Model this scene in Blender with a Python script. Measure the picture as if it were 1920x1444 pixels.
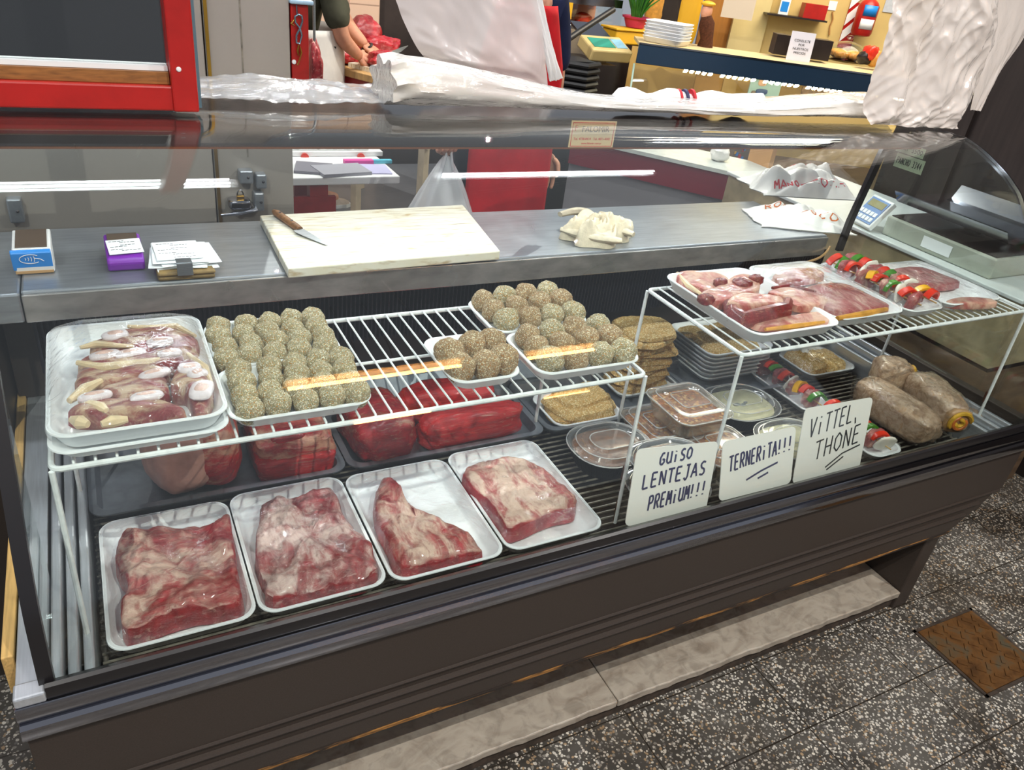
import bpy, math, random
from mathutils import Vector, Matrix, noise
for _o in list(bpy.data.objects): bpy.data.objects.remove(_o, do_unlink=True)
SC = bpy.context.scene
COL = SC.collection
PI = math.pi
# ------------------------------------------------------------------ camera
FPX = 1441.48
PPX, PPY = 960.0, 722.0
EYE = Vector((0.0, 0.0, 1.55))
RW = Matrix(((0.88659734, -0.44729654, 0.11777503),      # rows: image right, image down, forward in world axes
             (-0.13559724, -0.4947835, -0.85837211),
             (0.44222002, 0.74506046, -0.49932592)))
cam_data = bpy.data.cameras.new('camera')
cam = bpy.data.objects.new('camera', cam_data)
COL.objects.link(cam)
_m = Matrix((RW[0], -RW[1], -RW[2])).transposed().to_4x4()
_m.translation = EYE
cam.matrix_world = _m
cam_data.sensor_width = 36.0
cam_data.lens = FPX / 1920.0 * 36.0
cam_data.clip_start = 0.05
SC.camera = cam
SC.view_settings.view_transform = 'Standard'
SC.view_settings.look = 'None'
SC.view_settings.gamma = 1.0
SC.view_settings.use_curve_mapping = False
SC.view_settings.exposure = 1.0
SC.cycles.max_bounces = 8
SC.cycles.transparent_max_bounces = 32
SC.cycles.caustics_reflective = False
SC.cycles.caustics_refractive = False
# ------------------------------------------------------------------ world: dim light of a covered market hall
W = bpy.data.worlds.new('market_hall_light')
SC.world = W
W.use_nodes = True
_bg = W.node_tree.nodes['Background']
_bg.inputs[0].default_value = (0.80, 0.86, 0.95, 1)
_bg.inputs[1].default_value = 0.21


def area(name, loc, target, size, power, color):
    l = bpy.data.lights.new(name, 'AREA')
    l.shape = 'RECTANGLE'; l.size, l.size_y = size; l.energy = power; l.color = color
    o = bpy.data.objects.new(name, l); COL.objects.link(o)
    o.location = loc
    o.rotation_euler = (Vector(target) - Vector(loc)).to_track_quat('-Z', 'Y').to_euler()
    return o


area('neighbour_stall_light', (4.6, 3.6, 3.2), (4.6, 4.6, 0.9), (2.2, 1.6), 60, (1.0, 0.88, 0.68))


def fill_spot(name, loc, power, color, angle=2.6):
    l = bpy.data.lights.new(name, 'SPOT'); l.energy = power; l.color = color; l.spot_size = angle; l.spot_blend = .6; l.shadow_soft_size = .006
    o = bpy.data.objects.new(name, l); COL.objects.link(o); o.location = loc
    return o


for _i, (_x, _y) in enumerate(((-.9, -.5), (.7, -.7), (2.3, -.5))):
    fill_spot('aisle_fill_spot', (_x, _y, 3.1), 75, (1.0, .96, .90))  # unseen spots added as fill light over the aisle
for _x, _y in ((.9, 3.5), (1.9, 3.2)):
    fill_spot('stall_fill_spot', (_x, _y, 3.0), 70, (1.0, .96, .90))  # unseen spots added to brighten the room behind the worktop


def at(px, py, axis, val):
    """the point of the plane <axis> = val that lies on the line of sight of picture point (px, py)"""
    d = RW.transposed() @ Vector((px - PPX, py - PPY, FPX))
    t = (val - EYE[axis]) / d[axis]
    return EYE + d * t


# ------------------------------------------------------------------ materials
def lin(h):
    h = h.lstrip('#')
    c = [int(h[i:i + 2], 16) / 255 for i in (0, 2, 4)]
    return tuple([(x / 12.92 if x <= .04045 else ((x + .055) / 1.055) ** 2.4) for x in c]) + (1,)


class NT:
    def __init__(s, name):
        s.m = bpy.data.materials.new(name); s.m.use_nodes = True
        s.t = s.m.node_tree; s.n = s.t.nodes; s.n.clear()
        s.out = s.n.new('ShaderNodeOutputMaterial')
        s.tc = None

    def new(s, typ, **kw):
        x = s.n.new(typ)
        for k, v in kw.items():
            if k.startswith('i_'):
                x.inputs[k[2:].replace('_', ' ')].default_value = v
            else:
                setattr(x, k, v)
        return x

    def link(s, a, b): s.t.links.new(a, b)

    def coords(s, scale=(1, 1, 1), rot=(0, 0, 0)):
        if not s.tc: s.tc = s.new('ShaderNodeTexCoord')
        mp = s.new('ShaderNodeMapping')
        mp.inputs['Scale'].default_value = scale; mp.inputs['Rotation'].default_value = rot
        s.link(s.tc.outputs['Object'], mp.inputs['Vector'])
        return mp.outputs[0]

    def noise(s, scale, detail=4, dist=0, vec=None, rough=.55):
        x = s.new('ShaderNodeTexNoise')
        x.inputs['Scale'].default_value = scale; x.inputs['Detail'].default_value = detail
        x.inputs['Distortion'].default_value = dist; x.inputs['Roughness'].default_value = rough
        s.link(vec or s.coords(), x.inputs['Vector'])
        return x.outputs['Fac']

    def ramp(s, fac, stops):
        r = s.new('ShaderNodeValToRGB')
        e = r.color_ramp.elements
        while len(e) < len(stops): e.new(.5)
        for i, (p, c) in enumerate(stops):
            e[i].position = p
            e[i].color = c if len(c) == 4 else tuple(c) + (1,)
        s.link(fac, r.inputs[0])
        return r.outputs[0]

    def mix(s, fac, a, b):
        x = s.new('ShaderNodeMix', data_type='RGBA')
        for inp, v in ((x.inputs[0], fac), (x.inputs[6], a), (x.inputs[7], b)):
            if hasattr(v, 'is_output'): s.link(v, inp)
            else: inp.default_value = v
        return x.outputs[2]

    def bump(s, h, strength, dist=.002):
        b = s.new('ShaderNodeBump'); b.inputs['Strength'].default_value = strength; b.inputs['Distance'].default_value = dist
        s.link(h, b.inputs['Height'])
        return b.outputs[0]

    def pbr(s, color, rough=.5, metal=0, normal=None, spec=.5, coat=0, emit=None, estr=0, sss=0):
        p = s.new('ShaderNodeBsdfPrincipled')
        for k, v in (('Base Color', color), ('Roughness', rough), ('Metallic', metal)):
            if hasattr(v, 'is_output'): s.link(v, p.inputs[k])
            else: p.inputs[k].default_value = v
        p.inputs['Specular IOR Level'].default_value = spec
        p.inputs['Coat Weight'].default_value = coat
        p.inputs['Coat Roughness'].default_value = .08
        if sss:
            p.inputs['Subsurface Weight'].default_value = sss
            p.inputs['Subsurface Radius'].default_value = (.01, .004, .003)
        if emit:
            p.inputs['Emission Color'].default_value = emit; p.inputs['Emission Strength'].default_value = estr
        if normal is not None: s.link(normal, p.inputs['Normal'])
        s.link(p.outputs[0], s.out.inputs[0])
        return s.m


def plain(name, col, rough=.5, metal=0, spec=.5, var=0, vs=30, bump=0, bs=200, coat=0, stretch=(1, 1, 1)):
    t = NT(name); c = lin(col)
    v = None
    if var:
        v = t.noise(vs, 5, .3, t.coords(stretch))
        d = tuple(max(0, x * (1 - var)) for x in c[:3]); l = tuple(min(1, x * (1 + var)) for x in c[:3])
        cc = t.ramp(v, [(.3, d), (.7, l)])
    else: cc = c
    n = t.bump(t.noise(bs, 3, 0, t.coords(stretch)), bump) if bump else None
    return t.pbr(cc, rough, metal, n, spec, coat)


def clear(name, tint=(1, 1, 1), ior=1.45, base=.0, rough=.02, bump=0, bs=30, haze=0, hazecol=(1, 1, 1, 1), stretch=(1, 1, 1), gain=1.0):
    """thin clear sheet: what lies behind stays visible, highlights follow the Fresnel law"""
    t = NT(name)
    tr = t.new('ShaderNodeBsdfTransparent'); tr.inputs[0].default_value = tuple(tint) + (1,)
    gl = t.new('ShaderNodeBsdfGlossy'); gl.inputs['Roughness'].default_value = rough
    gl.inputs['Color'].default_value = (1, 1, 1, 1)
    fr = t.new('ShaderNodeFresnel')
    ge = t.new('ShaderNodeNewGeometry')          # both faces of a thin sheet reflect like its outer face
    ex = t.new('ShaderNodeMath', operation='MULTIPLY_ADD'); ex.inputs[1].default_value = -2; ex.inputs[2].default_value = 1
    pw = t.new('ShaderNodeMath', operation='POWER'); pw.inputs[0].default_value = ior
    t.link(ge.outputs['Backfacing'], ex.inputs[0]); t.link(ex.outputs[0], pw.inputs[1]); t.link(pw.outputs[0], fr.inputs[0])
    ma = t.new('ShaderNodeMath', operation='MULTIPLY_ADD'); ma.inputs[1].default_value = gain; ma.inputs[2].default_value = base
    ma.use_clamp = True
    t.link(fr.outputs[0], ma.inputs[0])
    under = tr.outputs[0]
    if haze:
        df = t.new('ShaderNodeBsdfDiffuse'); df.inputs[0].default_value = hazecol
        mh = t.new('ShaderNodeMixShader'); mh.inputs[0].default_value = haze
        t.link(tr.outputs[0], mh.inputs[1]); t.link(df.outputs[0], mh.inputs[2]); under = mh.outputs[0]
    mx = t.new('ShaderNodeMixShader')
    t.link(ma.outputs[0], mx.inputs[0]); t.link(under, mx.inputs[1]); t.link(gl.outputs[0], mx.inputs[2])
    if bump:
        b = t.bump(t.noise(bs, 4, 1.2, t.coords(stretch)), bump, .01)
        t.link(b, gl.inputs['Normal']); t.link(b, fr.inputs['Normal'])
    t.link(mx.outputs[0], t.out.inputs[0])
    return t.m


def glow(name, col, strength):
    t = NT(name); e = t.new('ShaderNodeEmission'); e.inputs[0].default_value = lin(col); e.inputs[1].default_value = strength
    t.link(e.outputs[0], t.out.inputs[0])
    return t.m


def meat_mat(name, red, dark, fat, amount=.5, scale=14, stretch=(1, 1, 1), rot=(0, 0, 0), soft=.06, rough=.28, grain=1.0, sides=None):
    """raw meat: muscle fibres under patches and threads of fat; `sides` = how much of the fat cover ends at the cut sides"""
    t = NT(name)
    v = t.coords(stretch, rot)
    a = t.noise(scale * 1.6, 8, .5, v, .66)
    mus = t.ramp(a, [(.30, lin(dark)), (.50, tuple(x * .5 + y * .5 for x, y in zip(lin(red), lin(dark)))), (.66, lin(red))])
    b = t.noise(scale * .62, 9, .7, v, .68)
    k = t.ramp(b, [(amount - soft, (0, 0, 0, 1)), (amount + soft * .4, (.75, .75, .75, 1)), (amount + soft * 1.6, (1, 1, 1, 1))])
    if sides:
        ge = t.new('ShaderNodeTexCoord'); sx = t.new('ShaderNodeSeparateXYZ'); t.link(ge.outputs['Normal'], sx.inputs[0])
        w = t.new('ShaderNodeMath', operation='MULTIPLY_ADD'); w.inputs[1].default_value = .22; t.link(b, w.inputs[0]); t.link(sx.outputs[2], w.inputs[2])
        sd = t.ramp(w.outputs[0], [(sides, (1, 1, 1, 1)), (sides + .22, (0, 0, 0, 1))])
        mxx = t.new('ShaderNodeMath', operation='MAXIMUM'); t.link(k, mxx.inputs[0]); t.link(sd, mxx.inputs[1]); k = mxx.outputs[0]
    fc = t.ramp(t.noise(scale * 2.4, 8, .6, v, .7), [(.3, tuple(x * .55 + y * .2 for x, y in zip(lin(fat)[:3], lin(red)[:3]))), (.48, tuple(x * .86 for x in lin(fat)[:3])), (.66, lin(fat))])
    c = t.mix(k, fc, mus)
    # thin pale and dark threads along the grain
    fib = t.noise(scale * 5, 7, .5, t.coords((stretch[0] * .3, stretch[1] * 1.6, stretch[2]), rot), .7)
    th = t.ramp(fib, [(.56, (0, 0, 0, 1)), (.66, (.5, .5, .5, 1))])
    c = t.mix(th, c, lin(fat))
    dk = t.ramp(t.noise(scale * 3.1, 6, .4, v, .6), [(.30, (.45, .45, .45, 1)), (.40, (0, 0, 0, 1))])
    c = t.mix(dk, c, lin(dark))
    n = t.bump(fib, .6 * grain, .004)
    return t.pbr(c, rough, 0, n, .5, .25, sss=.06)


def speckle(name, base, cols, scale=380, bump=.5, rough=.85):
    """crumb coating: a base colour with small grains of other colours"""
    t = NT(name)
    vo = t.new('ShaderNodeTexVoronoi', feature='F1'); vo.inputs['Scale'].default_value = scale
    t.link(t.coords(), vo.inputs['Vector'])
    sep = t.new('ShaderNodeSeparateColor'); t.link(vo.outputs['Color'], sep.inputs[0])
    st = []
    for i, c in enumerate(cols): st.append((i / max(1, len(cols)), lin(c)))
    g = t.ramp(sep.outputs[0], st)
    g.node.color_ramp.interpolation = 'CONSTANT'
    big = t.noise(40, 4, .4)
    bc = t.ramp(big, [(.35, tuple(x * .75 for x in lin(base)[:3])), (.65, lin(base))])
    k = t.ramp(sep.outputs[1], [(.42, (0, 0, 0, 1)), (.48, (1, 1, 1, 1))])
    c = t.mix(k, bc, g)
    n = t.bump(vo.outputs['Distance'], bump, .0015)
    return t.pbr(c, rough, 0, n, .2)


def brushed(name, col, rough=.3, stretch=(3, 60, 60), metal=.9, bump=.06, var=.25):
    t = NT(name)
    v = t.coords(stretch)
    a = t.noise(6, 6, .2, v)
    c = lin(col)
    cc = t.ramp(a, [(.25, tuple(x * (1 - var) for x in c[:3])), (.75, tuple(min(1, x * (1 + var)) for x in c[:3]))])
    r = t.new('ShaderNodeMapRange'); r.inputs[3].default_value = max(.02, rough - .1); r.inputs[4].default_value = rough + .12
    t.link(t.noise(5, 3, .6), r.inputs[0])
    n = t.bump(a, bump, .002)
    return t.pbr(cc, r.outputs[0], metal, n)


MT = {}
MT['white'] = plain('white_foam', '#f1f3f5', .42, 0, .4, bump=.08, bs=700)
MT['wire'] = plain('white_coated_wire', '#e9ecec', .35, 0, .5, var=.12, vs=60)
MT['cream_wire'] = plain('cream_coated_wire', '#b9b09c', .5, 0, .4, var=.35, vs=25)
MT['rust'] = plain('rust', '#4a2a1a', .9, 0, .2, var=.4, vs=90)
MT['chrome'] = plain('polished_steel', '#8f8f96', .13, 1.0)
MT['steel'] = brushed('brushed_steel', '#9aa0a6', .30, (2, 60, 60), .9, .05, .22)
MT['steel_end'] = brushed('bright_end_steel', '#d3d7dd', .32, (40, 2, 30), .7, .03, .12)
MT['worktop'] = brushed('wet_steel_worktop', '#a2a7ae', .30, (2, 18, 18), .75, .10, .15)
MT['dark_tray'] = brushed('oven_tray_steel', '#a3a9b2', .32, (5, 5, 5), .7, .05, .2)
MT['laminate'] = plain('dark_brown_laminate', '#3b332e', .42, 0, .35, var=.14, vs=400, bump=.06, bs=600)
MT['black'] = plain('black_plastic', '#121214', .4, 0, .5)
MT['gasket'] = plain('black_gasket', '#1c1a1c', .3, 0, .5)
MT['dark_inside'] = plain('dark_case_lining', '#241c1b', .4, 0, .4, var=.2, vs=18)
MT['top_board'] = plain('dark_glossy_board', '#2e2523', .12, 0, .6, var=.15, vs=12)
MT['glass'] = clear('case_glass', (.955, .985, .972), 1.5, 0, .0)
MT['film'] = clear('cling_film', (.985, .985, .985), 1.5, .025, .05, .55, 26)
MT['film_tight'] = clear('tight_cling_film', (.98, .98, .98), 1.5, .035, .06, .8, 40)
MT['lid'] = clear('clear_plastic_lid', (.96, .96, .96), 1.5, .06, .07, 0, 18, .10, (.9, .9, .9, 1), gain=1.8)
MT['lid_highlight'] = clear('painted_lid_highlight', (.95, .95, .95), 1.5, .08, .12, 0, 18, .42, (.9, .9, .9, 1), gain=1.5)  # whitish haze paints the bright highlights along the lid outlines
MT['bagfilm'] = clear('thin_plastic_bag', (.97, .97, .97), 1.5, .03, .22, .7, 22, .62, (.92, .93, .93, 1), (1, 1, 3))
MT['sheet'] = clear('loose_clear_plastic', (.97, .98, .98), 1.5, .05, .12, .8, 16, .20, (.93, .94, .94, 1), (.5, 2, 2))
MT['yellow_wood'] = plain('pale_wood_strip', '#cfa869', .6, 0, .3, var=.2, vs=12, stretch=(20, 1, 20))
MT['red_paint'] = plain('red_gloss_paint', '#a81813', .35, 0, .5, var=.15, vs=14)
MT['ink'] = plain('blue_black_marker', '#36365c', .6)
MT['ink_black'] = plain('black_print', '#2b2b2f', .6)
MT['ink_red'] = plain('red_print', '#c8202c', .6)
MT['paper'] = plain('white_paper', '#eceff2', .7, 0, .3)
MT['card'] = plain('white_sign_card', '#e9e5df', .45, 0, .4)
MT['skin'] = plain('skin', '#c98f72', .5, 0, .4, var=.12, vs=30)


# ------------------------------------------------------------------ mesh tools
def sm(x): return x * x * (3 - 2 * x)


class MB:
    def __init__(s): s.v = []; s.f = []

    def add(s, vs, fs):
        o = len(s.v)
        s.v += [tuple(v) for v in vs]; s.f += [tuple(i + o for i in f) for f in fs]
        return s

    def box(s, x0, x1, y0, y1, z0, z1, mat=None):
        vs = [Vector(p) for p in ((x0, y0, z0), (x1, y0, z0), (x1, y1, z0), (x0, y1, z0), (x0, y0, z1), (x1, y0, z1), (x1, y1, z1), (x0, y1, z1))]
        if mat: vs = [mat @ v for v in vs]
        return s.add(vs, [(3, 2, 1, 0), (4, 5, 6, 7), (0, 1, 5, 4), (1, 2, 6, 5), (2, 3, 7, 6), (3, 0, 4, 7)])

    def loft(s, rings, cap0=True, cap1=True, closed=True):
        n = len(rings[0]); vs = [p for r in rings for p in r]; fs = []
        for i in range(len(rings) - 1):
            for j in range(n if closed else n - 1):
                k = (j + 1) % n
                fs.append((i * n + j, i * n + k, (i + 1) * n + k, (i + 1) * n + j))
        if cap0: fs.append(tuple(range(n - 1, -1, -1)))
        if cap1: fs.append(tuple((len(rings) - 1) * n + j for j in range(n)))
        return s.add(vs, fs)

    def tube(s, pts, r, n=8, squash=None):
        pts = [Vector(p) for p in pts]
        rs = r if isinstance(r, (list, tuple)) else [r] * len(pts)
        rings = []; prev = None
        for i, p in enumerate(pts):
            if i == 0: t = pts[1] - p
            elif i == len(pts) - 1: t = p - pts[i - 1]
            else: t = (pts[i + 1] - p).normalized() + (p - pts[i - 1]).normalized()
            if t.length < 1e-9: t = Vector((0, 0, 1))
            t.normalize()
            if prev is None:
                a = Vector((0, 0, 1)) if abs(t.z) < .9 else Vector((1, 0, 0))
                u = t.cross(a).normalized()
            else:
                u = (prev - t * prev.dot(t)).normalized()
            w = t.cross(u); prev = u
            q = squash or 1
            rings.append([p + (u * math.cos(2 * PI * j / n) + w * (math.sin(2 * PI * j / n) * q)) * rs[i] for j in range(n)])
        return s.loft(rings)

    def lathe(s, prof, n=24, c=(0, 0, 0), mat=None):
        rings = []
        for (r, z) in prof:
            ring = [Vector((r * math.cos(2 * PI * j / n), r * math.sin(2 * PI * j / n), z)) for j in range(n)]
            rings.append([(mat @ p if mat else p + Vector(c)) for p in ring])
        return s.loft(rings)

    def prism(s, poly, z0, z1, mat=None):
        a = [Vector((x, y, z0)) for x, y in poly]; b = [Vector((x, y, z1)) for x, y in poly]
        if mat: a = [mat @ p for p in a]; b = [mat @ p for p in b]
        return s.loft([a, b])

    def extr(s, prof, x0, x1):
        """a YZ outline drawn out along X"""
        return s.loft([[Vector((x0, y, z)) for y, z in prof], [Vector((x1, y, z)) for y, z in prof]])

    def grid(s, nu, nv, fn, wrap=False):
        vs = [fn(i / (nu if wrap else nu - 1), j / (nv - 1)) for i in range(nu) for j in range(nv)]
        fs = []
        for i in range(nu if wrap else nu - 1):
            for j in range(nv - 1):
                k = (i + 1) % nu
                fs.append((i * nv + j, k * nv + j, k * nv + j + 1, i * nv + j + 1))
        return s.add(vs, fs)

    def blob(s, c, r, n=5.0, seed=0, amp=.1, freq=1.5, nu=40, nv=24, rot=None, zmin=None, fine=0):
        """closed rounded lump: superellipsoid with radii r, lumpy by noise; zmin flattens the underside"""
        c = Vector(c); r = Vector(r); e = 2.0 / n
        def cs(w, e_): return math.copysign(abs(w) ** e_, w)
        rings = []
        for j in range(nv + 1):
            ph = -PI / 2 + PI * j / nv
            ph = max(-PI / 2 + 1e-3, min(PI / 2 - 1e-3, ph))
            ring = []
            for i in range(nu):
                th = 2 * PI * i / nu
                p = Vector((cs(math.cos(ph), e) * cs(math.cos(th), e), cs(math.cos(ph), e) * cs(math.sin(th), e), cs(math.sin(ph), e)))
                k = 1 + amp * noise.fractal(p * freq + Vector((seed * 7.3, seed * 1.7, seed * 3.1)), 1, 2, 4)
                if fine: k += fine * noise.noise(p * freq * 5 + Vector((seed, seed * 2, 0)))
                q = Vector((p.x * r.x, p.y * r.y, p.z * r.z)) * k
                if rot: q = rot @ q
                q += c
                if zmin is not None and q.z < zmin: q.z = zmin
                ring.append(q)
            rings.append(ring)
        return s.loft(rings)

    def slab(s, outline, z0, T, seed=0, n=3.5, amp=.18, freq=18, rings=14, res=72, jitter=.02, zfun=None):
        """closed lump on a flat base, its plan given by outline points, rounded over at the rim"""
        pts = smooth_loop([Vector((p[0], p[1], 0)) for p in outline], res)
        c = sum(pts, Vector()) / len(pts)
        sv = Vector((seed * 3.7, seed * 1.3, seed * 9.1))
        pp = []
        for p in pts:
            d = p - c
            pp.append(c + d * (1 + jitter * noise.fractal(p * 60 + sv, 1, 2, 3)))
        R = [[Vector((p.x, p.y, z0)) for p in [c + (q - c) * .93 for q in pp]]]
        for k in range(rings + 1):
            sv_ = 1 - k / rings
            w = sv_ ** .55
            ring = []
            for q in pp:
                p = c + (q - c) * max(w, .004)
                h = (max(0, 1 - w ** n)) ** (1 / n)
                h *= 1 + amp * noise.fractal(p * freq + sv, 1, 2, 4)
                z = z0 + T * (.12 + .88 * h)
                if zfun: z += zfun(p.x, p.y)
                ring.append(Vector((p.x, p.y, z)))
            R.append(ring)
        return s.loft(R)

    def build(s, name, mat, parent=None, smooth=40, bevel=0, solid=0, sub=0, local=False, origin=None):
        me = bpy.data.meshes.new(name)
        vs = [Vector(v) for v in s.v]
        o = bpy.data.objects.new(name, me)
        if not local:
            if parent is not None:
                w = world_of(parent).inverted()
                vs = [w @ v for v in vs]
            else:
                if origin is None:
                    origin = Vector(((min(v.x for v in vs) + max(v.x for v in vs)) / 2, (min(v.y for v in vs) + max(v.y for v in vs)) / 2, min(v.z for v in vs)))
                origin = Vector(origin)
                vs = [v - origin for v in vs]
                o.location = origin
        me.from_pydata([tuple(v) for v in vs], [], s.f)
        me.update()
        if smooth:
            me.polygons.foreach_set('use_smooth', [True] * len(me.polygons))
            me.set_sharp_from_angle(angle=math.radians(smooth))
        if mat is not None: me.materials.append(MT[mat] if isinstance(mat, str) else mat)
        COL.objects.link(o)
        if parent is not None: o.parent = parent
        if solid:
            md = o.modifiers.new('thick', 'SOLIDIFY'); md.thickness = solid; md.offset = 0
        if bevel:
            md = o.modifiers.new('edge', 'BEVEL'); md.width = bevel; md.segments = 2; md.limit_method = 'ANGLE'
        if sub:
            md = o.modifiers.new('sub', 'SUBSURF'); md.levels = sub; md.render_levels = sub
        return o


def world_of(o):
    m = Matrix.LocRotScale(o.location, o.rotation_euler, o.scale)
    return world_of(o.parent) @ m if o.parent else m


def smooth_loop(pts, res):
    n = len(pts); out = []
    per = res / n
    for k in range(res):
        t = k / per; i = int(t) % n; f = t - int(t)
        p0, p1, p2, p3 = pts[i - 1], pts[i], pts[(i + 1) % n], pts[(i + 2) % n]
        out.append(.5 * ((2 * p1) + (p2 - p0) * f + (2 * p0 - 5 * p1 + 4 * p2 - p3) * f * f + (3 * p1 - p0 - 3 * p2 + p3) * f ** 3))
    return out


def rrect(x0, x1, y0, y1, r, z, n=6, bow=0):
    pts = []
    r = min(r, (x1 - x0) / 2 - 1e-4, (y1 - y0) / 2 - 1e-4)
    for cx, cy, a0 in ((x1 - r, y1 - r, 0), (x0 + r, y1 - r, 90), (x0 + r, y0 + r, 180), (x1 - r, y0 + r, 270)):
        for k in range(n + 1):
            a = math.radians(a0 + 90 * k / n)
            pts.append(Vector((cx + r * math.cos(a), cy + r * math.sin(a), z)))
    return pts


def tag(o, label=None, cat=None, group=None, kind=None):
    if label: o['label'] = label
    if cat: o['category'] = cat
    if group: o['group'] = group
    if kind: o['kind'] = kind
    return o


def thing(name, label, cat, loc=(0, 0, 0), rz=0, group=None):
    o = bpy.data.objects.new(name, None)
    COL.objects.link(o); o.location = loc; o.rotation_euler = (0, 0, rz)
    o.empty_display_size = .05
    return tag(o, label, cat, group)


def dup(src, loc, rz=0, label=None, group=None, scale=None):
    r = src.copy(); COL.objects.link(r); r.location = loc; r.rotation_euler = (0, 0, rz)
    if scale: r.scale = scale
    if label: r['label'] = label
    if group: r['group'] = group
    for ch in [c for c in bpy.data.objects if c.parent == src]:
        c = ch.copy(); COL.objects.link(c); c.parent = r
        for g in [q for q in bpy.data.objects if q.parent == ch]:
            d = g.copy(); COL.objects.link(d); d.parent = c
    return r


def struct(mb, name, mat, **kw):
    o = mb.build(name, mat, **kw); o['kind'] = 'structure'
    return o


def textmesh(body, O, ux, uy, size, mat, name, parent, align='CENTER'):
    """printed lettering: a line of text turned into a thin mesh lying on the plane O, ux, uy"""
    cu = bpy.data.curves.new(name, 'FONT'); cu.body = body; cu.size = size; cu.align_x = align; cu.extrude = .0002; cu.resolution_u = 3
    tmp = bpy.data.objects.new('tmp', cu); COL.objects.link(tmp)
    dg = bpy.context.evaluated_depsgraph_get(); dg.update()
    me = bpy.data.meshes.new_from_object(tmp.evaluated_get(dg))
    bpy.data.objects.remove(tmp)
    ux = Vector(ux).normalized(); uy = Vector(uy).normalized(); n = ux.cross(uy)
    m = Matrix((ux, uy, n)).transposed().to_4x4(); m.translation = Vector(O) + n * .0004
    mb = MB(); mb.add([m @ v.co for v in me.vertices], [tuple(p.vertices) for p in me.polygons])
    bpy.data.meshes.remove(me)
    return mb.build(name, mat, parent, smooth=0)


# handwriting: each letter is a list of pen strokes in a unit box
LET = {
    'A': [[(0, 0), (.45, 1), (.9, 0)], [(.2, .35), (.75, .35)]], 'C': [[(.85, .85), (.5, 1), (.1, .7), (.1, .3), (.45, 0), (.85, .15)]],
    'E': [[(.8, 1), (.1, 1), (.1, 0), (.85, 0)], [(.1, .52), (.7, .52)]], 'F': [[(.8, 1), (.1, 1), (.1, 0)], [(.1, .5), (.7, .5)]],
    'G': [[(.8, .95), (.45, 1), (.1, .6), (.15, .15), (.5, 0), (.85, .2), (.85, .45), (.5, .45)]], 'H': [[(.1, 0), (.1, 1)], [(.85, 0), (.85, 1)], [(.1, .5), (.85, .5)]],
    'I': [[(.4, 0), (.4, 1)]], 'i': [[(.4, 0), (.4, .65)], [(.38, .88), (.42, .95)]], 'J': [[(.3, 1), (.9, 1)], [(.65, 1), (.65, .15), (.4, -.1), (.1, .1)]],
    'L': [[(.1, 1), (.1, 0), (.85, .02)]], 'M': [[(.05, 0), (.15, 1), (.5, .35), (.8, 1), (.95, 0)]], 'N': [[(.1, 0), (.1, 1), (.85, 0), (.85, 1)]],
    'O': [[(.5, 1), (.1, .75), (.1, .25), (.5, 0), (.9, .25), (.9, .75), (.5, 1)]], 'P': [[(.1, 0), (.1, 1), (.7, 1), (.85, .75), (.65, .5), (.1, .48)]],
    'R': [[(.1, 0), (.1, 1), (.7, 1), (.85, .75), (.65, .5), (.1, .48)], [(.4, .48), (.9, 0)]], 'S': [[(.85, .9), (.5, 1), (.15, .8), (.3, .55), (.75, .42), (.85, .15), (.5, 0), (.1, .1)]],
    'T': [[(0, 1), (.95, 1)], [(.48, 1), (.48, 0)]], 'U': [[(.1, 1), (.1, .2), (.45, 0), (.85, .2), (.85, 1)], [(.85, .3), (.88, 0)]], 'V': [[(0, 1), (.42, 0), (.9, 1)]],
    '!': [[(.3, 1), (.28, .32)], [(.26, .1), (.28, .02)]], '.': [[(.2, .02), (.25, .08)]], "'": [[(.3, 1), (.26, .7)]], ' ': [],
    '3': [[(.1, .9), (.5, 1), (.8, .75), (.4, .52), (.85, .3), (.5, 0), (.1, .1)]], '4': [[(.6, 0), (.6, 1), (.1, .3), (.9, .3)]],
    '0': [[(.5, 1), (.1, .75), (.1, .25), (.5, 0), (.9, .25), (.9, .75), (.5, 1)]], '5': [[(.8, 1), (.2, 1), (.15, .55), (.6, .6), (.85, .3), (.5, 0), (.1, .1)]],
    '8': [[(.5, .52), (.15, .75), (.5, 1), (.85, .75), (.5, .52), (.1, .25), (.5, 0), (.9, .25), (.5, .52)]], 'D': [[(.1, 0), (.1, 1), (.6, .9), (.85, .5), (.6, .1), (.1, 0)]],
    '-': [[(.1, .45), (.8, .45)]], 'B': [[(.1, 0), (.1, 1), (.7, .9), (.65, .55), (.1, .52), (.8, .4), (.75, .05), (.1, 0)]],
}


def strokes(lines, n, w):
    """flat pen lines (lists of world points) on a surface whose outward normal is n"""
    mb = MB(); n = Vector(n).normalized()
    parts = []
    for ln in lines:                       # lift the pen at sharp corners so that every stroke keeps its width
        ln = [Vector(p) for p in ln]; cur = [ln[0]]
        for i in range(1, len(ln)):
            cur.append(ln[i])
            if i < len(ln) - 1 and (ln[i] - ln[i - 1]).length > 1e-9 and (ln[i + 1] - ln[i]).length > 1e-9 and (ln[i] - ln[i - 1]).angle(ln[i + 1] - ln[i]) > .8:
                parts.append(cur); cur = [ln[i]]
        parts.append(cur)
    for ln in parts:
        L, R = [], []
        for i, p in enumerate(ln):
            a = ln[max(0, i - 1)]; b = ln[min(len(ln) - 1, i + 1)]
            t = (b - a).normalized() if (b - a).length > 1e-9 else Vector((1, 0, 0))
            s_ = t.cross(n).normalized() * (w / 2)
            L.append(p + s_ + n * .0008); R.append(p - s_ + n * .0008)
        lo = [[l, r, r - n * .0006, l - n * .0006] for l, r in zip(L, R)]
        mb.loft(lo)
    return mb


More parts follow.
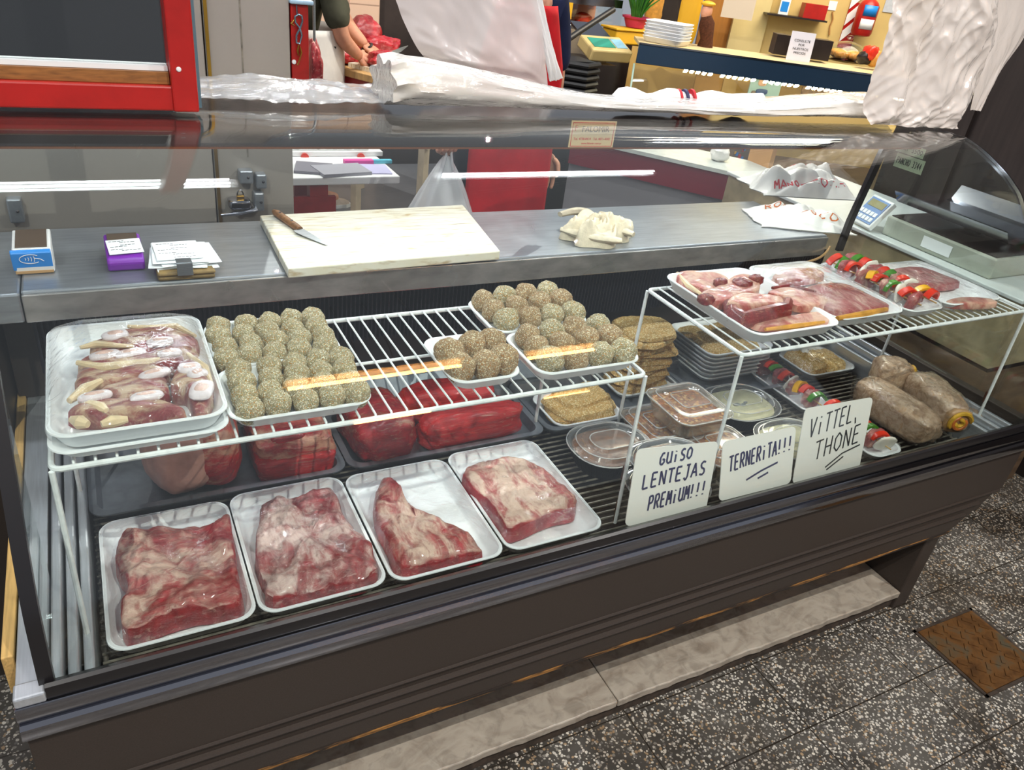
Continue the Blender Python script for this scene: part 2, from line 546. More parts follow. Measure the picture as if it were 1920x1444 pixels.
def write(text, a, b, up, n, w, adv=1.25):
    """handwriting from base point a to b; up = letter height vector"""
    a = Vector(a); b = Vector(b); up = Vector(up)
    ux = (b - a) / (len(text) * adv - (adv - 1))
    out = []
    for i, ch in enumerate(text):
        for st in LET.get(ch, []):
            out.append([a + ux * (i * adv + x) + up * y for x, y in st])
    return strokes(out, n, w)
# ================================================================== SETTING
DECK = 0.53; SH = 0.885; SH2 = 0.910; CT = 0.916; TOPZ = 1.240
XL, XR = -0.147, 2.027


def floor_mat():
    t = NT('terrazzo_tiles')
    v = t.coords()
    wv = t.new('ShaderNodeVectorMath', operation='ADD')
    nz = t.new('ShaderNodeTexNoise'); nz.inputs['Scale'].default_value = 50; t.link(v, nz.inputs['Vector'])
    sc = t.new('ShaderNodeVectorMath', operation='SCALE'); sc.inputs['Scale'].default_value = .012
    t.link(nz.outputs['Color'], sc.inputs[0]); t.link(v, wv.inputs[0]); t.link(sc.outputs[0], wv.inputs[1])
    vo = t.new('ShaderNodeTexVoronoi', feature='F1'); vo.inputs['Scale'].default_value = 140; t.link(wv.outputs[0], vo.inputs['Vector'])
    sep = t.new('ShaderNodeSeparateColor'); t.link(vo.outputs['Color'], sep.inputs[0])
    chip = t.ramp(sep.outputs[0], [(0, lin('#c9c4ba')), (.3, lin('#8d8880')), (.55, lin('#d9d2c4')), (.75, lin('#a58d70')), (.9, lin('#6e6a68'))])
    chip.node.color_ramp.interpolation = 'CONSTANT'
    sz = t.new('ShaderNodeMath', operation='MULTIPLY_ADD'); sz.inputs[1].default_value = -.30; sz.inputs[2].default_value = .56
    t.link(sep.outputs[1], sz.inputs[0])
    lt = t.new('ShaderNodeMath', operation='LESS_THAN'); t.link(vo.outputs['Distance'], lt.inputs[0]); t.link(sz.outputs[0], lt.inputs[1])
    base = t.ramp(t.noise(4, 5, .5), [(.3, lin('#403d39')), (.7, lin('#625e58'))])
    c = t.mix(lt.outputs[0], base, chip)
    # worn, dirty patches
    dirt = t.ramp(t.noise(3.2, 6, 1.0), [(.48, (1, 1, 1, 1)), (.72, lin('#8c7a64'))])
    mu = t.new('ShaderNodeMix', data_type='RGBA', blend_type='MULTIPLY'); mu.inputs[0].default_value = .8
    t.link(c, mu.inputs[6]); t.link(dirt, mu.inputs[7])
    # joints of the tiles
    sx = t.new('ShaderNodeSeparateXYZ'); t.link(v, sx.inputs[0])

    def joint(o, size, off):
        a = t.new('ShaderNodeMath', operation='ADD'); a.inputs[1].default_value = off; t.link(o, a.inputs[0])
        b = t.new('ShaderNodeMath', operation='PINGPONG'); b.inputs[1].default_value = size / 2; t.link(a.outputs[0], b.inputs[0])
        l = t.new('ShaderNodeMath', operation='LESS_THAN'); l.inputs[1].default_value = .0016; t.link(b.outputs[0], l.inputs[0])
        return l.outputs[0]
    mx = t.new('ShaderNodeMath', operation='MAXIMUM')
    t.link(joint(sx.outputs[0], .40, .40 * 5 - 1.742), mx.inputs[0]); t.link(joint(sx.outputs[1], .20, .20 * 5 - .652), mx.inputs[1])
    c2 = t.mix(mx.outputs[0], mu.outputs[2], lin('#2a241d'))
    r = t.ramp(t.noise(2.4, 4, .6), [(.35, (.22, .22, .22, 1)), (.7, (.5, .5, .5, 1))])
    return t.pbr(c2, r, 0, None, .45)


MT['floor'] = floor_mat()
fl = MB().box(-4, 9, -3, 7, -.06, 0)
struct(fl, 'floor', 'floor', origin=(0, 0, 0), smooth=0)


def marble_mat():
    t = NT('worn_marble')
    a = t.noise(7, 8, 2.0, t.coords((1, 2, 2)))
    c = t.ramp(a, [(.3, lin('#94887a')), (.5, lin('#a89e90')), (.75, lin('#b6ad9f'))])
    d = t.ramp(t.noise(26, 7, 1.0), [(.36, lin('#5d5142')), (.52, (1, 1, 1, 1))])
    mu = t.new('ShaderNodeMix', data_type='RGBA', blend_type='MULTIPLY'); mu.inputs[0].default_value = .28
    t.link(c, mu.inputs[6]); t.link(d, mu.inputs[7])
    return t.pbr(mu.outputs[2], .32, 0, None, .5)


MT['marble'] = marble_mat()
MT['plinth'] = plain('soiled_plinth', '#3d3229', .85, var=.5, vs=40, bump=.4, bs=120)
o = MB().box(-.23, 1.93, .862, 1.60, 0, .046).build('plinth_base', 'plinth', bevel=.004, smooth=0)
tag(o, 'soiled dark kerb under the marble slabs below the display case', 'plinth')
for x0, x1, lb in ((-.235, .9015, 'worn grey marble slab at the foot of the case, ending at the dark joint'), (.904, 1.885, 'worn grey marble slab between the dark joint and the case\'s end foot')):
    def edge(x): return .85 + .004 * noise.noise((x * 9, 0, 0)) + .003 * noise.noise((x * 31, 2, 0))
    n = 60
    xs = [x0 + (x1 - x0) * i / n for i in range(n + 1)]
    poly = [(x, edge(x)) for x in xs] + [(x1, 1.30), (x0, 1.30)]
    o = MB().prism(poly, .0465, .068).build('marble_slab', 'marble', bevel=.003, smooth=30)
    tag(o, lb, 'slab', 'marble slabs at the foot of the case')

# rusty inspection cover in the floor
t_ = thing('drain_cover', 'rusty square metal inspection cover set in the terrazzo floor', 'drain cover', (1.995, .648, 0), math.radians(-1))
MT['rusty'] = (lambda t: t.pbr(t.ramp(t.noise(16, 6, .8), [(.3, lin('#4a3018')), (.5, lin('#6d4a26')), (.68, lin('#57503f'))]), .75, .3, t.bump(t.noise(60, 4), .5), .3))(NT('rusted_iron'))
mb = MB().box(-.118, .118, -.108, .108, .0005, .006)
for i in range(7):
    for j in range(6):
        x = -.094 + i * .0313; y = -.085 + j * .034
        a = PI / 4 * (1 if (i + j) % 2 else -1)
        mb.box(-.013, .013, -.005, .005, .006, .0085, Matrix.Translation((x, y, 0)) @ Matrix.Rotation(a, 4, 'Z'))
mb.build('cover_plate', 'rusty', t_, local=True, smooth=0)
fr = MB()
for b in ((-.128, .128, -.118, -.1095), (-.128, .128, .1095, .118), (-.128, -.1195, -.118, .118), (.1195, .128, -.118, .118)): fr.box(*b, .0005, .0045)
fr.build('cover_frame', 'plinth', t_, local=True, smooth=0)

# ================================================================== DISPLAY CASE
case = thing('display_case', 'long dark refrigerated butcher case with curved glass front and chrome rail', 'display case', (.94, 1.2, 0))
# panel under the rail
MB().box(-.185, 2.062, .820, .845, .425, .560).build('front_panel', 'laminate', case, bevel=.002, smooth=0)
sk = [(-.185, .312), (1.915, .312), (2.058, .424), (-.185, .424)]
m_ = Matrix(((1, 0, 0, 0), (0, 0, 1, 0), (0, 1, 0, 0), (0, 0, 0, 1)))
MB().prism(sk, .8245, .848, m_).build('skirting_board', 'laminate', case, bevel=.002, smooth=0)
for z in (.424, .396, .366):
    MB().extr([(.8246, z - .0045), (.8175, z - .003), (.8165, z), (.8185, z + .003), (.8246, z + .0045)], -.184, 2.05 if z > .42 else 1.98 if z > .38 else 1.94).build('moulding', 'laminate', case)
MT['worn_edge'] = (lambda t: t.pbr(t.ramp(t.noise(11, 7, .4, t.coords((1, 12, 12))), [(.46, lin('#2a211b')), (.60, lin('#a9763a')), (.68, lin('#2a211b'))]), .7))(NT('worn_board_edge'))
MB().box(-.184, 1.913, .823, .85, .306, .3125).build('worn_edge', 'worn_edge', case, smooth=0)['label'] = 'chipped lower edge showing bare wood'
MB().box(-.184, 1.90, .848, 1.60, .316, .330).build('underside', 'dark_inside', case, smooth=0)
# chrome rail in three steps
MB().extr([(.838, .560), (.812, .560), (.808, .566), (.809, .585), (.814, .590), (.838, .590)], -.187, 2.066).build('bottom_rail', 'chrome', case)
MB().extr([(.838, .590), (.817, .590), (.812, .600), (.811, .612), (.815, .622), (.838, .622)], -.187, 2.064).build('bottom_rail', 'chrome', case)
MB().extr([(.842, .622), (.819, .622), (.817, .627), (.819, .643), (.824, .646), (.842, .632)], -.150, 2.040).build('glass_channel', 'gasket', case)
MB().box(-.1865, -.150, .815, .842, .622, .640).build('corner_cap', 'steel_end', case, bevel=.003, smooth=0)
# foot and ends
MB().box(1.886, 1.946, .852, 1.62, .001, .336).build('end_foot', 'laminate', case, bevel=.003, smooth=0)
MB().box(-.187, -.150, .842, 1.62, .33, .622).build('end_panel', 'laminate', case, bevel=.002, smooth=0)
MB().box(-.1865, -.150, .8425, 1.60, .6225, .6275).build('corner_plate', 'steel_end', case, bevel=.001, smooth=0)
MB().box(2.030, 2.062, .846, 1.62, .335, .640).build('end_panel', 'laminate', case, bevel=.002, smooth=0)
MB().box(-.204, -.1885, .90, 1.62, .56, .632).build('wood_strip', 'yellow_wood', case, bevel=.002, smooth=0)['label'] = 'bare pale wooden strip along the left end'
MB().box(-.2, 1.95, 1.60, 1.76, .05, .857).build('rear_body', 'laminate', case, smooth=0)
# inside lining
MB().box(-.148, 2.028, .846, 1.60, .455, .475).build('well_floor', 'dark_inside', case, smooth=0)
MB().box(-.148, 2.028, .8425, .852, .475, .606).build('front_lining', 'steel', case, smooth=0)
for x0, x1 in ((-.148, -.094), (1.975, 2.028)):
    mb = MB()
    w = x1 - x0
    for k, (z0, z1) in enumerate(((.475, .585), (.475, .602), (.475, .618))):
        kk = k if x0 < 0 else 2 - k
        a = x0 + w * (2 - kk) / 3 if x0 < 0 else x0 + w * (2 - kk) / 3
        zz = z1 if x0 < 0 else z1
        mb.box(a + .001, a + w / 3 - .003, .853, 1.598, z0, (.585, .602, .618)[k] if x0 < 0 else (.618, .602, .585)[2 - k])
    mb.build('end_channel', 'steel_end', case, bevel=.003, smooth=0)
MB().box(-.147, 2.027, 1.572, 1.599, .475, .73).build('back_lining', 'dark_inside', case, smooth=0)
MB().extr([(1.50, .475), (1.571, .475), (1.571, .600), (1.545, .600), (1.50, .560)], -.093, 1.974).build('air_duct', 'dark_tray', case)
fin = MB().box(-.147, 1.97, 1.560, 1.572, .70, .856)
for i in range(212): fin.box(-.14 + i * .00985, -.1372 + i * .00985, 1.520, 1.561, .715, .848)
MT['fins'] = plain('dark_cooling_fins', '#161822', .45, .2, .4, var=.3, vs=60)
fin.build('cooling_fins', 'fins', case, smooth=0)
# wire deck
dk = MB()
for i in range(37): dk.tube([(-.092, .872 + i * .0175, DECK - .003), (1.972, .872 + i * .0175, DECK - .003)], .0024, 6)
for x in (-.088, .33, .76, 1.18, 1.60, 1.968): dk.tube([(x, .865, DECK - .0085), (x, 1.50, DECK - .0085)], .0035, 6)
for x in (-.088, .55, 1.2, 1.968):
    for y in (.88, 1.45): dk.tube([(x, y, .475), (x, y, DECK - .008)], .004, 6)
MT['deck_wire'] = plain('greasy_deck_wire', '#8a8378', .4, .35, .5, var=.45, vs=30)
dk.build('wire_deck', 'deck_wire', case)

# curved front pane and end panes
PROF = [(.830, .634), (.838, .690), (.850, .749), (.875, .805), (.908, .866), (.9555, .948), (1.015, 1.049), (1.079, 1.138), (1.118, 1.170), (1.159, 1.194), (1.214, 1.219), (1.262, 1.235), (1.303, TOPZ + .001), (1.42, TOPZ + .001)]
pv = [Vector((0, y, z)) for y, z in PROF]


def curve_open(pts, per=5):
    out = []
    n = len(pts)
    for i in range(n - 1):
        p0, p1, p2, p3 = pts[max(0, i - 1)], pts[i], pts[i + 1], pts[min(n - 1, i + 2)]
        for k in range(per):
            f = k / per
            out.append(.5 * ((2 * p1) + (p2 - p0) * f + (2 * p0 - 5 * p1 + 4 * p2 - p3) * f * f + (3 * p1 - p0 - 3 * p2 + p3) * f ** 3))
    return out + [pts[-1]]


cv = curve_open(pv, 4)
inner = []
for i, p in enumerate(cv):
    a = cv[max(0, i - 1)]; b = cv[min(len(cv) - 1, i + 1)]
    t = (b - a).normalized(); nrm = Vector((0, t.z, -t.y))
    inner.append(p + nrm * .006)
ringp = [(p.y, p.z) for p in cv] + [(p.y, p.z) for p in reversed(inner)]
mb = MB()
r0 = [Vector((XL, y, z)) for y, z in ringp]; r1 = [Vector((XR, y, z)) for y, z in ringp]
mb.loft([r0, r1], False, False)
N = len(cv)
for e in (0, 1):
    off = e * len(ringp)
    for i in range(N - 1):
        q = (off + i, off + i + 1, off + len(ringp) - 2 - i, off + len(ringp) - 1 - i)
        mb.f.append(q if e else tuple(reversed(q)))
mb.build('front_glass', 'glass', case, smooth=30)
sp = [(p.y + .008, p.z - .004) for p in cv if p.z < TOPZ - .01] + [(1.395, 1.180), (1.52, 1.180), (1.52, .925), (1.462, .915), (1.462, .66), (.86, .645)]
for x, s in ((XL + .001, [(y, z) for y, z in sp[:-5] if y < 1.0] + [(1.0, .66), (.86, .645)]), (XR - .007, sp)):
    MB().extr(s, x, x + .006).build('end_glass', 'glass', case, smooth=30)
gl = [p for p in cv if p.z < 1.20]
MB().loft([[Vector((x, p.y + dy, p.z + dz)) for x, dy, dz in ((XL - .010, -.002, .001), (XL + .008, -.002, .001), (XL + .008, .010, -.005), (XL - .010, .010, -.005))] for p in gl]).build('glass_edge_strip', 'gasket', case)
MB().loft([[Vector((x, p.y + dy, p.z + dz)) for x, dy, dz in ((XR + .001, -.001, .001), (XR + .005, -.001, .001), (XR + .005, .007, -.003), (XR + .001, .007, -.003))] for p in cv]).build('glass_edge_strip', 'chrome', case)
# canopy board under the glass, its struts and lamps
MB().box(XL, XR, 1.400, 1.66, 1.183, TOPZ - .006).build('canopy', 'top_board', case, bevel=.002, smooth=0)
MT['edge_highlight'] = plain('orange_edge_highlight', '#9a5f3c', .25, .7)  # orange highlight of the board's front edge, put into the colour
MB().box(XL, XR, 1.3975, 1.3998, 1.1825, 1.186).build('canopy_edge', 'edge_highlight', case, smooth=0)
for x in (1.912,):
    MB().loft([[Vector((x + sx * .011, y + sy * .006, z)) for sx, sy in ((-1, -1), (1, -1), (1, 1), (-1, 1))] for y, z in ((1.455, .872), (1.452, .965), (1.430, 1.15), (1.424, 1.1828))]).build('strut', 'gasket', case)
MT['tube'] = glow('cool_tube', '#f4f8ff', 30)
MT['tube_case'] = glow('case_tube', '#f2f7ff', 22)
MB().tube([(.02, 1.49, 1.1735), (.95, 1.49, 1.1735)], .0065, 10).build('light_tube', 'tube_case', case)
MB().tube([(.99, 1.49, 1.1735), (1.85, 1.49, 1.1735)], .0065, 10).build('light_tube', 'tube_case', case)

MB().box(XL + .02, XR - .02, 1.502, 1.506, 1.1575, 1.1828).build('added_light_block', 'white', case, smooth=0)  # added, out of sight: keeps the case tubes off the cold room

# maker's plate stuck on the front of the canopy
YF = 1.3995
a, b, c, d = at(1066, 227, 1, YF), at(1149, 226, 1, YF), at(1156, 276, 1, YF), at(1070, 279, 1, YF)
ctr = (a + b + c + d) / 4
st = thing('maker_sticker', 'small cream and red printed maker\'s sticker on the dark canopy board', 'sticker', (ctr.x, YF, d.z))
ux = Vector((1, 0, 0)); uy = Vector((0, 0, 1))
Wd = (b.x - a.x + c.x - d.x) / 4; H = (a.z - d.z + b.z - c.z) / 2; ctr = Vector((ctr.x, YF - .0006, ctr.z))
mm = Matrix((ux, uy, ux.cross(uy))).transposed().to_4x4(); mm.translation = ctr
MT['sticker'] = plain('cream_label', '#d8c096', .5)
MB().box(-Wd, Wd, -H / 2, H / 2, -.0006, .0002, mm).build('label_card', 'sticker', st, smooth=0)
bd = MB()
for q in ((-1, 1, .90, .95), (-1, 1, -.95, -.90), (-1, -.975, -.95, .95), (.975, 1, -.95, .95)): bd.box(q[0] * Wd * .93, q[1] * Wd * .93, q[2] * H / 2 * .93, q[3] * H / 2 * .93, .0002, .0005, mm)
bd.build('border', 'ink_red', st, smooth=0)
o2 = Vector((0, 0, 0))
textmesh('FALOMIR', ctr + uy * H * .10 + ux * Wd * .1, ux, uy, H * .30, 'ink_black', 'lettering', st)
textmesh('Tel. 4738-8414   Tel. 4871-4042', ctr - uy * H * .20, ux, uy, H * .125, 'ink_red', 'lettering', st)
textmesh('www.falomir.com.ar', ctr - uy * H * .36, ux, uy, H * .11, 'ink_red', 'lettering', st)
textmesh('F', ctr + uy * H * .14 - ux * Wd * .76, ux, uy, H * .3, 'ink_red', 'monogram', st)

# stainless worktop behind
MT['lip_steel'] = brushed('worn_lip_steel', '#b9b6b4', .28, (2.5, 30, 6), .85, .05, .3)
wt = thing('worktop', 'long stainless steel worktop behind the display glass', 'worktop', (.86, 1.62, .857))
MB().box(-.146, 1.862, 1.470, 1.787, .8575, CT).build('worktop_slab', 'worktop', wt, bevel=.004, smooth=0)
MB().box(-.146, 1.862, 1.464, 1.4698, .8575, .911).build('front_lip', 'lip_steel', wt, bevel=.002, smooth=0)
o = MB().box(-.62, -.1475, 1.466, 1.787, .8575, .914).build('worktop', 'worktop', bevel=.004, smooth=0)
tag(o, 'short stainless worktop beyond the seam at the far left end', 'worktop')
o = MB().box(-.62, -.206, 1.47, 1.77, .001, .857).build('base_cabinet', 'laminate', smooth=0)
tag(o, 'dark cabinet under the short worktop left of the glass case', 'cabinet')


# ================================================================== WIRE SHELVES
def wire_shelf(label, x0, x1, y0, y1, z):
    s = thing('wire_shelf', label, 'shelf', ((x0 + x1) / 2, (y0 + y1) / 2, DECK), group='white wire shelves in the case')
    r = .0044
    loop = [(p.x, p.y, z - .006) for p in rrect(x0, x1, y0, y1, .012, 0, 3)]
    MB().tube(loop + [loop[0], loop[1]], r, 8).build('shelf_frame', 'wire', s)
    mb = MB(); n = round((x1 - x0) / .0262)
    for i in range(1, n):
        x = x0 + (x1 - x0) * i / n
        mb.tube([(x, y0 + .003, z - .008), (x, y0 + .006, z - .0022), (x, y1 - .002, z - .0022)], .0021, 6)
    mb.tube([(x0, (y0 + y1) / 2, z - .0065), (x1, (y0 + y1) / 2, z - .0065)], .003, 6)
    mb.build('wires', 'wire', s)
    for x, y in ((x0, y0), (x1, y0), (x0, y1), (x1, y1)):
        yb = y - .012 if y == y0 else y
        lg = MB().tube([(x, y, z - .008), (x, yb, DECK + .001)], .004, 8).build('leg', 'wire', s)
        if y == y0:
            MB().tube([(x, yb + .0015, DECK + .004), (x, yb + .004, DECK + .055)], .0044, 8).build('rust_spot', 'rust', lg)
            if x > .5: MB().tube([(x, yb + .008, DECK + .11), (x, yb + .009, DECK + .14)], .0044, 8).build('rust_spot', 'rust', lg)
    return s


wire_shelf('longer white wire shelf holding the meatball trays', -.105, .858, .966, 1.312, SH)
wire_shelf('shorter white wire shelf holding trays of chops and skewers', 1.068, 2.008, .944, 1.262, SH2)
# ================================================================== FOAM TRAYS
def tray_mesh(w, d, h, r=.028, th=.0035, flare=.010):
    """foam tray: flared walls, rolled rim, open top; origin at centre of its base"""
    x, y = w / 2, d / 2
    f = flare
    R = [rrect(-x + f + .012, x - f - .012, -y + f + .012, y - f - .012, r * .8, 0, 7),
         rrect(-x + f + .004, x - f - .004, -y + f + .004, y - f - .004, r * .95, .004, 7),
         rrect(-x + .003, x - .003, -y + .003, y - .003, r * 1.05, h - .004, 7),
         rrect(-x, x, -y, y, r * 1.1, h - .002, 7), rrect(-x + .0006, x - .0006, -y + .0006, y - .0006, r * 1.1, h, 7),
         rrect(-x + .006, x - .006, -y + .006, y - .006, r, h - .0005, 7),
         rrect(-x + f + .006, x - f - .006, -y + f + .006, y - f - .006, r * .9, .0095, 7),
         rrect(-x + f + .014, x - f - .014, -y + f + .014, y - f - .014, r * .75, .0045, 7)]
    return MB().loft(R)


def foam_tray(label, x0, x1, y0, y1, zb, h=.03, film=None, rz=0, group=None, name='foam_tray', bulge=.02, seed=0):
    w, d = x1 - x0, y1 - y0
    t = thing(name, label, 'tray', ((x0 + x1) / 2, (y0 + y1) / 2, zb), rz, group)
    tray_mesh(w, d, h).build('tray_body', 'white', t, local=True)
    if film:
        X, Y = w / 2 + .0012, d / 2 + .0012
        mb = MB(); n = 26

        def fz(u, v):
            a = abs(2 * u - 1); b = abs(2 * v - 1)
            k = (1 - a ** 4) * (1 - b ** 4)
            q = Vector((u * 5 + seed * 3, v * 5, seed))
            return h + .0008 + bulge * k * (1 + .18 * noise.noise(q)) + .0022 * noise.noise(q * 3.1) * k
        rings = []
        base = rrect(-X, X, -Y, Y, .031, 0, 7)
        rings.append([Vector((p.x * .985, p.y * .985, h - .016)) for p in base])
        rings.append([Vector((p.x, p.y, h - .004)) for p in base])
        for k in range(1, 15):
            s = 1 - k / 14.5
            s = s ** .8
            rings.append([Vector((p.x * s, p.y * s, fz(p.x * s / (2 * X) + .5, p.y * s / (2 * Y) + .5))) for p in base])
        mb.loft(rings, False, True)
        mb.build('cling_film', film, t, local=True, smooth=180)
    return t


TRAY_G = 'foam trays of wrapped beef along the front glass'
foam_tray('foam tray at the left end of the front row, wrapped around flank', -.083, .137, .926, 1.238, DECK, .03, 'film', group=TRAY_G, bulge=.024, seed=1)
foam_tray('second foam tray from the left in the front row, wrapped around mottled brisket', .1395, .3585, .924, 1.246, DECK, .03, 'film', group=TRAY_G, bulge=.022, seed=2)
foam_tray('half-empty foam tray in the front row, wrapped around a pointed cut', .3625, .5875, .920, 1.238, DECK, .03, 'film', group=TRAY_G, bulge=.02, seed=3)
foam_tray('foam tray of the front row nearest the bare wire deck and stew tubs', .5915, .812, .922, 1.246, DECK, .03, 'film', group=TRAY_G, bulge=.02, seed=4)

MT['flank'] = meat_mat('flank_meat', '#ae2a32', '#6a141c', '#d6b3a2', .50, 16, (1, 1.8, 1), (0, 0, .3), .07, sides=.72)
MT['mottled'] = meat_mat('mottled_brisket', '#aa3038', '#5e1620', '#d9bcb4', .515, 20, (1.4, 1, 1), (0, 0, .5), .08, sides=.6)
MT['pointed'] = meat_mat('pointed_cut_meat', '#ae2630', '#6c131c', '#dab9a6', .50, 17, (2, .9, 1), (0, 0, -.6), .07, sides=.7)
MT['pale'] = meat_mat('pale_fat_cut', '#b4303a', '#7a1c28', '#e2c3b0', .53, 14, (1.6, .8, 1), (0, 0, -.4), .06, sides=.78)
MT['side_red'] = meat_mat('dark_red_side', '#8e2426', '#591519', '#a9705e', .36, 22, (1, 1, 3))


def cut(name, label, px, zm, z0, T, mat, seed, **kw):
    ya, yb_ = min(q[1] for q in px), max(q[1] for q in px)      # far rim is seen at the top of the cut, near rim at its foot
    ol = [at(x, y, 2, zm + .004 + (z0 + .006 - zm - .004) * max(0, (y - ya) / (yb_ - ya) * 1.3 - .3)) for x, y in px]
    o = MB().slab(ol, z0, T, seed, **kw).build(name, mat)
    return tag(o, label, 'meat')


ZM = .572
ct_ = cut('beef_cut', 'wrapped slab of pale-streaked beef flank in the leftmost front tray',
    [(222, 1008), (242, 996), (300, 988), (370, 988), (412, 982), (432, 970), (441, 1020), (447, 1062), (450, 1100), (458, 1140), (440, 1158), (380, 1165), (322, 1182), (262, 1214), (236, 1210), (228, 1165), (240, 1112), (222, 1080), (213, 1045)], ZM, DECK + .005, .054, 'flank', 3, amp=.30, n=7, freq=26, res=110, rings=22)
cut('beef_cut', 'wrapped mottled beef brisket in the second front tray, fat and membrane on top',
    [(490, 936), (520, 928), (545, 932), (575, 925), (622, 910), (641, 950), (662, 985), (690, 1012), (704, 1052), (708, 1088), (668, 1110), (630, 1118), (588, 1130), (508, 1150), (495, 1110), (480, 1070), (477, 1020), (484, 970)], ZM, DECK + .005, .050, 'mottled', 8, amp=.34, n=6, freq=30, res=110, rings=22)
cut('beef_cut', 'wrapped triangular beef cut, its point towards the back of a front tray',
    [(714, 892), (724, 886), (735, 893), (748, 920), (782, 950), (830, 983), (878, 1008), (904, 1042), (900, 1054), (850, 1066), (775, 1088), (742, 1080), (722, 1025), (706, 985), (700, 930)], ZM, DECK + .005, .050, 'pointed', 12, amp=.26, n=4, freq=28, res=110, rings=22)
bc = cut('beef_cut', 'wrapped thick beef cut with pale fat cover in the front tray beside the stew tubs',
    [(866, 886), (893, 864), (935, 858), (982, 862), (1030, 884), (1058, 912), (1079, 942), (1074, 968), (1030, 982), (955, 1018), (930, 985), (902, 940), (878, 916)], ZM, DECK + .005, .048, 'pale', 17, amp=.2, n=8, freq=24, res=110, rings=22)

# ------------------------------------------------------------------ meatballs
MT['crumbed'] = speckle('crumbed_meatball', '#b3a688', ['#a89c7e', '#f0e9d4', '#8b8660', '#c2ab7a', '#ded6bc', '#b5823f'], 15, .9)
MT['crumbed_b'] = speckle('crumbed_meatball_browner', '#ab9172', ['#a18768', '#e8dcc0', '#8c7454', '#b8986c', '#cfbf9e', '#a8713c'], 16, .9)
BALLS = []
for k in range(5):
    m_b = MB().blob((0, 0, 0), (1, 1, .97), 2.05, 31 + k * 5, .12, 1.2, 44, 30, fine=.05)
    me = bpy.data.meshes.new('meatball')
    me.from_pydata([tuple(v) for v in m_b.v], [], m_b.f); me.polygons.foreach_set('use_smooth', [True] * len(me.polygons))
    me.materials.append(MT['crumbed' if k < 3 else 'crumbed_b'])
    BALLS.append(me)
ORD = ['first', 'second', 'third', 'fourth', 'fifth']


def balls(rows, cx, cy, sc, ox, oy, floor, r, tray, rownames, group, kinds, squash=1.0, ys=None):
    rnd = random.Random(len(rows[0]) * 7 + int(ox))
    for i, row in enumerate(rows):
        for j, (x, y) in enumerate(row):
            rr = r * rnd.uniform(.95, 1.05)
            p = at(ox + (x + cx) * sc, oy + (y + cy) * sc, 2, floor + rr)
            if ys: p.y = ys[1] + (ys[0] - ys[1]) * i / (len(rows) - 1) + rnd.uniform(-.0022, .0022)
            o = bpy.data.objects.new('meatball', BALLS[rnd.choice(kinds)])
            COL.objects.link(o)
            o.location = (p.x, p.y, floor + rr * squash * .97); o.scale = (rr, rr, rr * squash)
            o.rotation_euler = (0, 0, rnd.uniform(0, 6.28))
            where = f'{ORD[j]} from the left in the {rownames[i]} row, {tray}'
            tag(o, f'crumbed meatball {where}', 'meatball', group)


BG = 'foam trays of meatballs on the wire shelf'
foam_tray('square foam tray of twenty meatballs at the back beside the bone tray', .126, .334, 1.126, 1.290, SH, .026, group=BG)
foam_tray('square foam tray of twenty meatballs nearest the front, beside the bone tray', .121, .336, .966, 1.122, SH, .026, group=BG)
foam_tray('small foam tray holding only six meatballs', .474, .606, .980, 1.146, SH, .026, group=BG)
foam_tray('foam tray of twelve meatballs against the cooling fins', .622, .836, 1.132, 1.284, SH, .026, group=BG)
foam_tray('foam tray of twelve meatballs at the shelf\'s front corner', .630, .850, .968, 1.128, SH, .026, group=BG)
S = 350 / 1920
RN4 = ['back', 'second', 'third', 'front']
balls([[(215, 290), (490, 230), (730, 220), (950, 195), (1170, 170)], [(215, 385), (470, 340), (725, 350), (975, 300), (1210, 262)], [(280, 480), (540, 435), (790, 395), (1030, 375), (1270, 350)], [(285, 575), (525, 560), (770, 505), (1030, 495), (1295, 450)]],
      0, 10, S, 370, 560, SH + .006, .0208, 'back tray of twenty', RN4, 'meatballs in the back tray of twenty', [0, 1, 2], 1.04, (1.151, 1.266))
balls([[(420, 745), (720, 665), (985, 660), (1215, 610), (1450, 580)], [(460, 865), (740, 785), (1010, 760), (1245, 720), (1490, 700)], [(485, 985), (725, 905), (1000, 885), (1255, 825), (1525, 810)], [(515, 1080), (805, 1045), (1090, 1010), (1365, 975), (1615, 935)]],
      0, 5, S, 370, 560, SH + .006, .0208, 'front tray of twenty', RN4, 'meatballs in the front tray of twenty', [0, 1, 2], 1.08, (.991, 1.105))
S = 500 / 1920
balls([[(165, 625), (325, 575), (470, 545)], [(240, 730), (425, 712), (555, 672)]], 0, 0, S, 800, 500, SH + .006, .0268, 'six-ball tray', ['back', 'front'], 'meatballs in the small tray', [3, 4], 1.05)
balls([[(402, 245), (560, 210), (715, 198), (870, 180)], [(480, 315), (650, 285), (815, 265), (965, 245)], [(572, 380), (745, 365), (905, 348), (1055, 330)]], 0, 0, S, 800, 500, SH + .006, .0242, 'tray against the fins', ['back', 'middle', 'front'], 'meatballs in the tray by the fins', [1, 3, 4])
balls([[(725, 500), (903, 472), (1065, 445), (1230, 425)], [(790, 585), (975, 555), (1150, 528), (1315, 510)], [(890, 668), (1072, 660), (1250, 632), (1408, 612)]], 0, 0, S, 800, 500, SH + .006, .0252, 'tray at the corner', ['back', 'middle', 'front'], 'meatballs in the corner tray', [0, 3, 4])

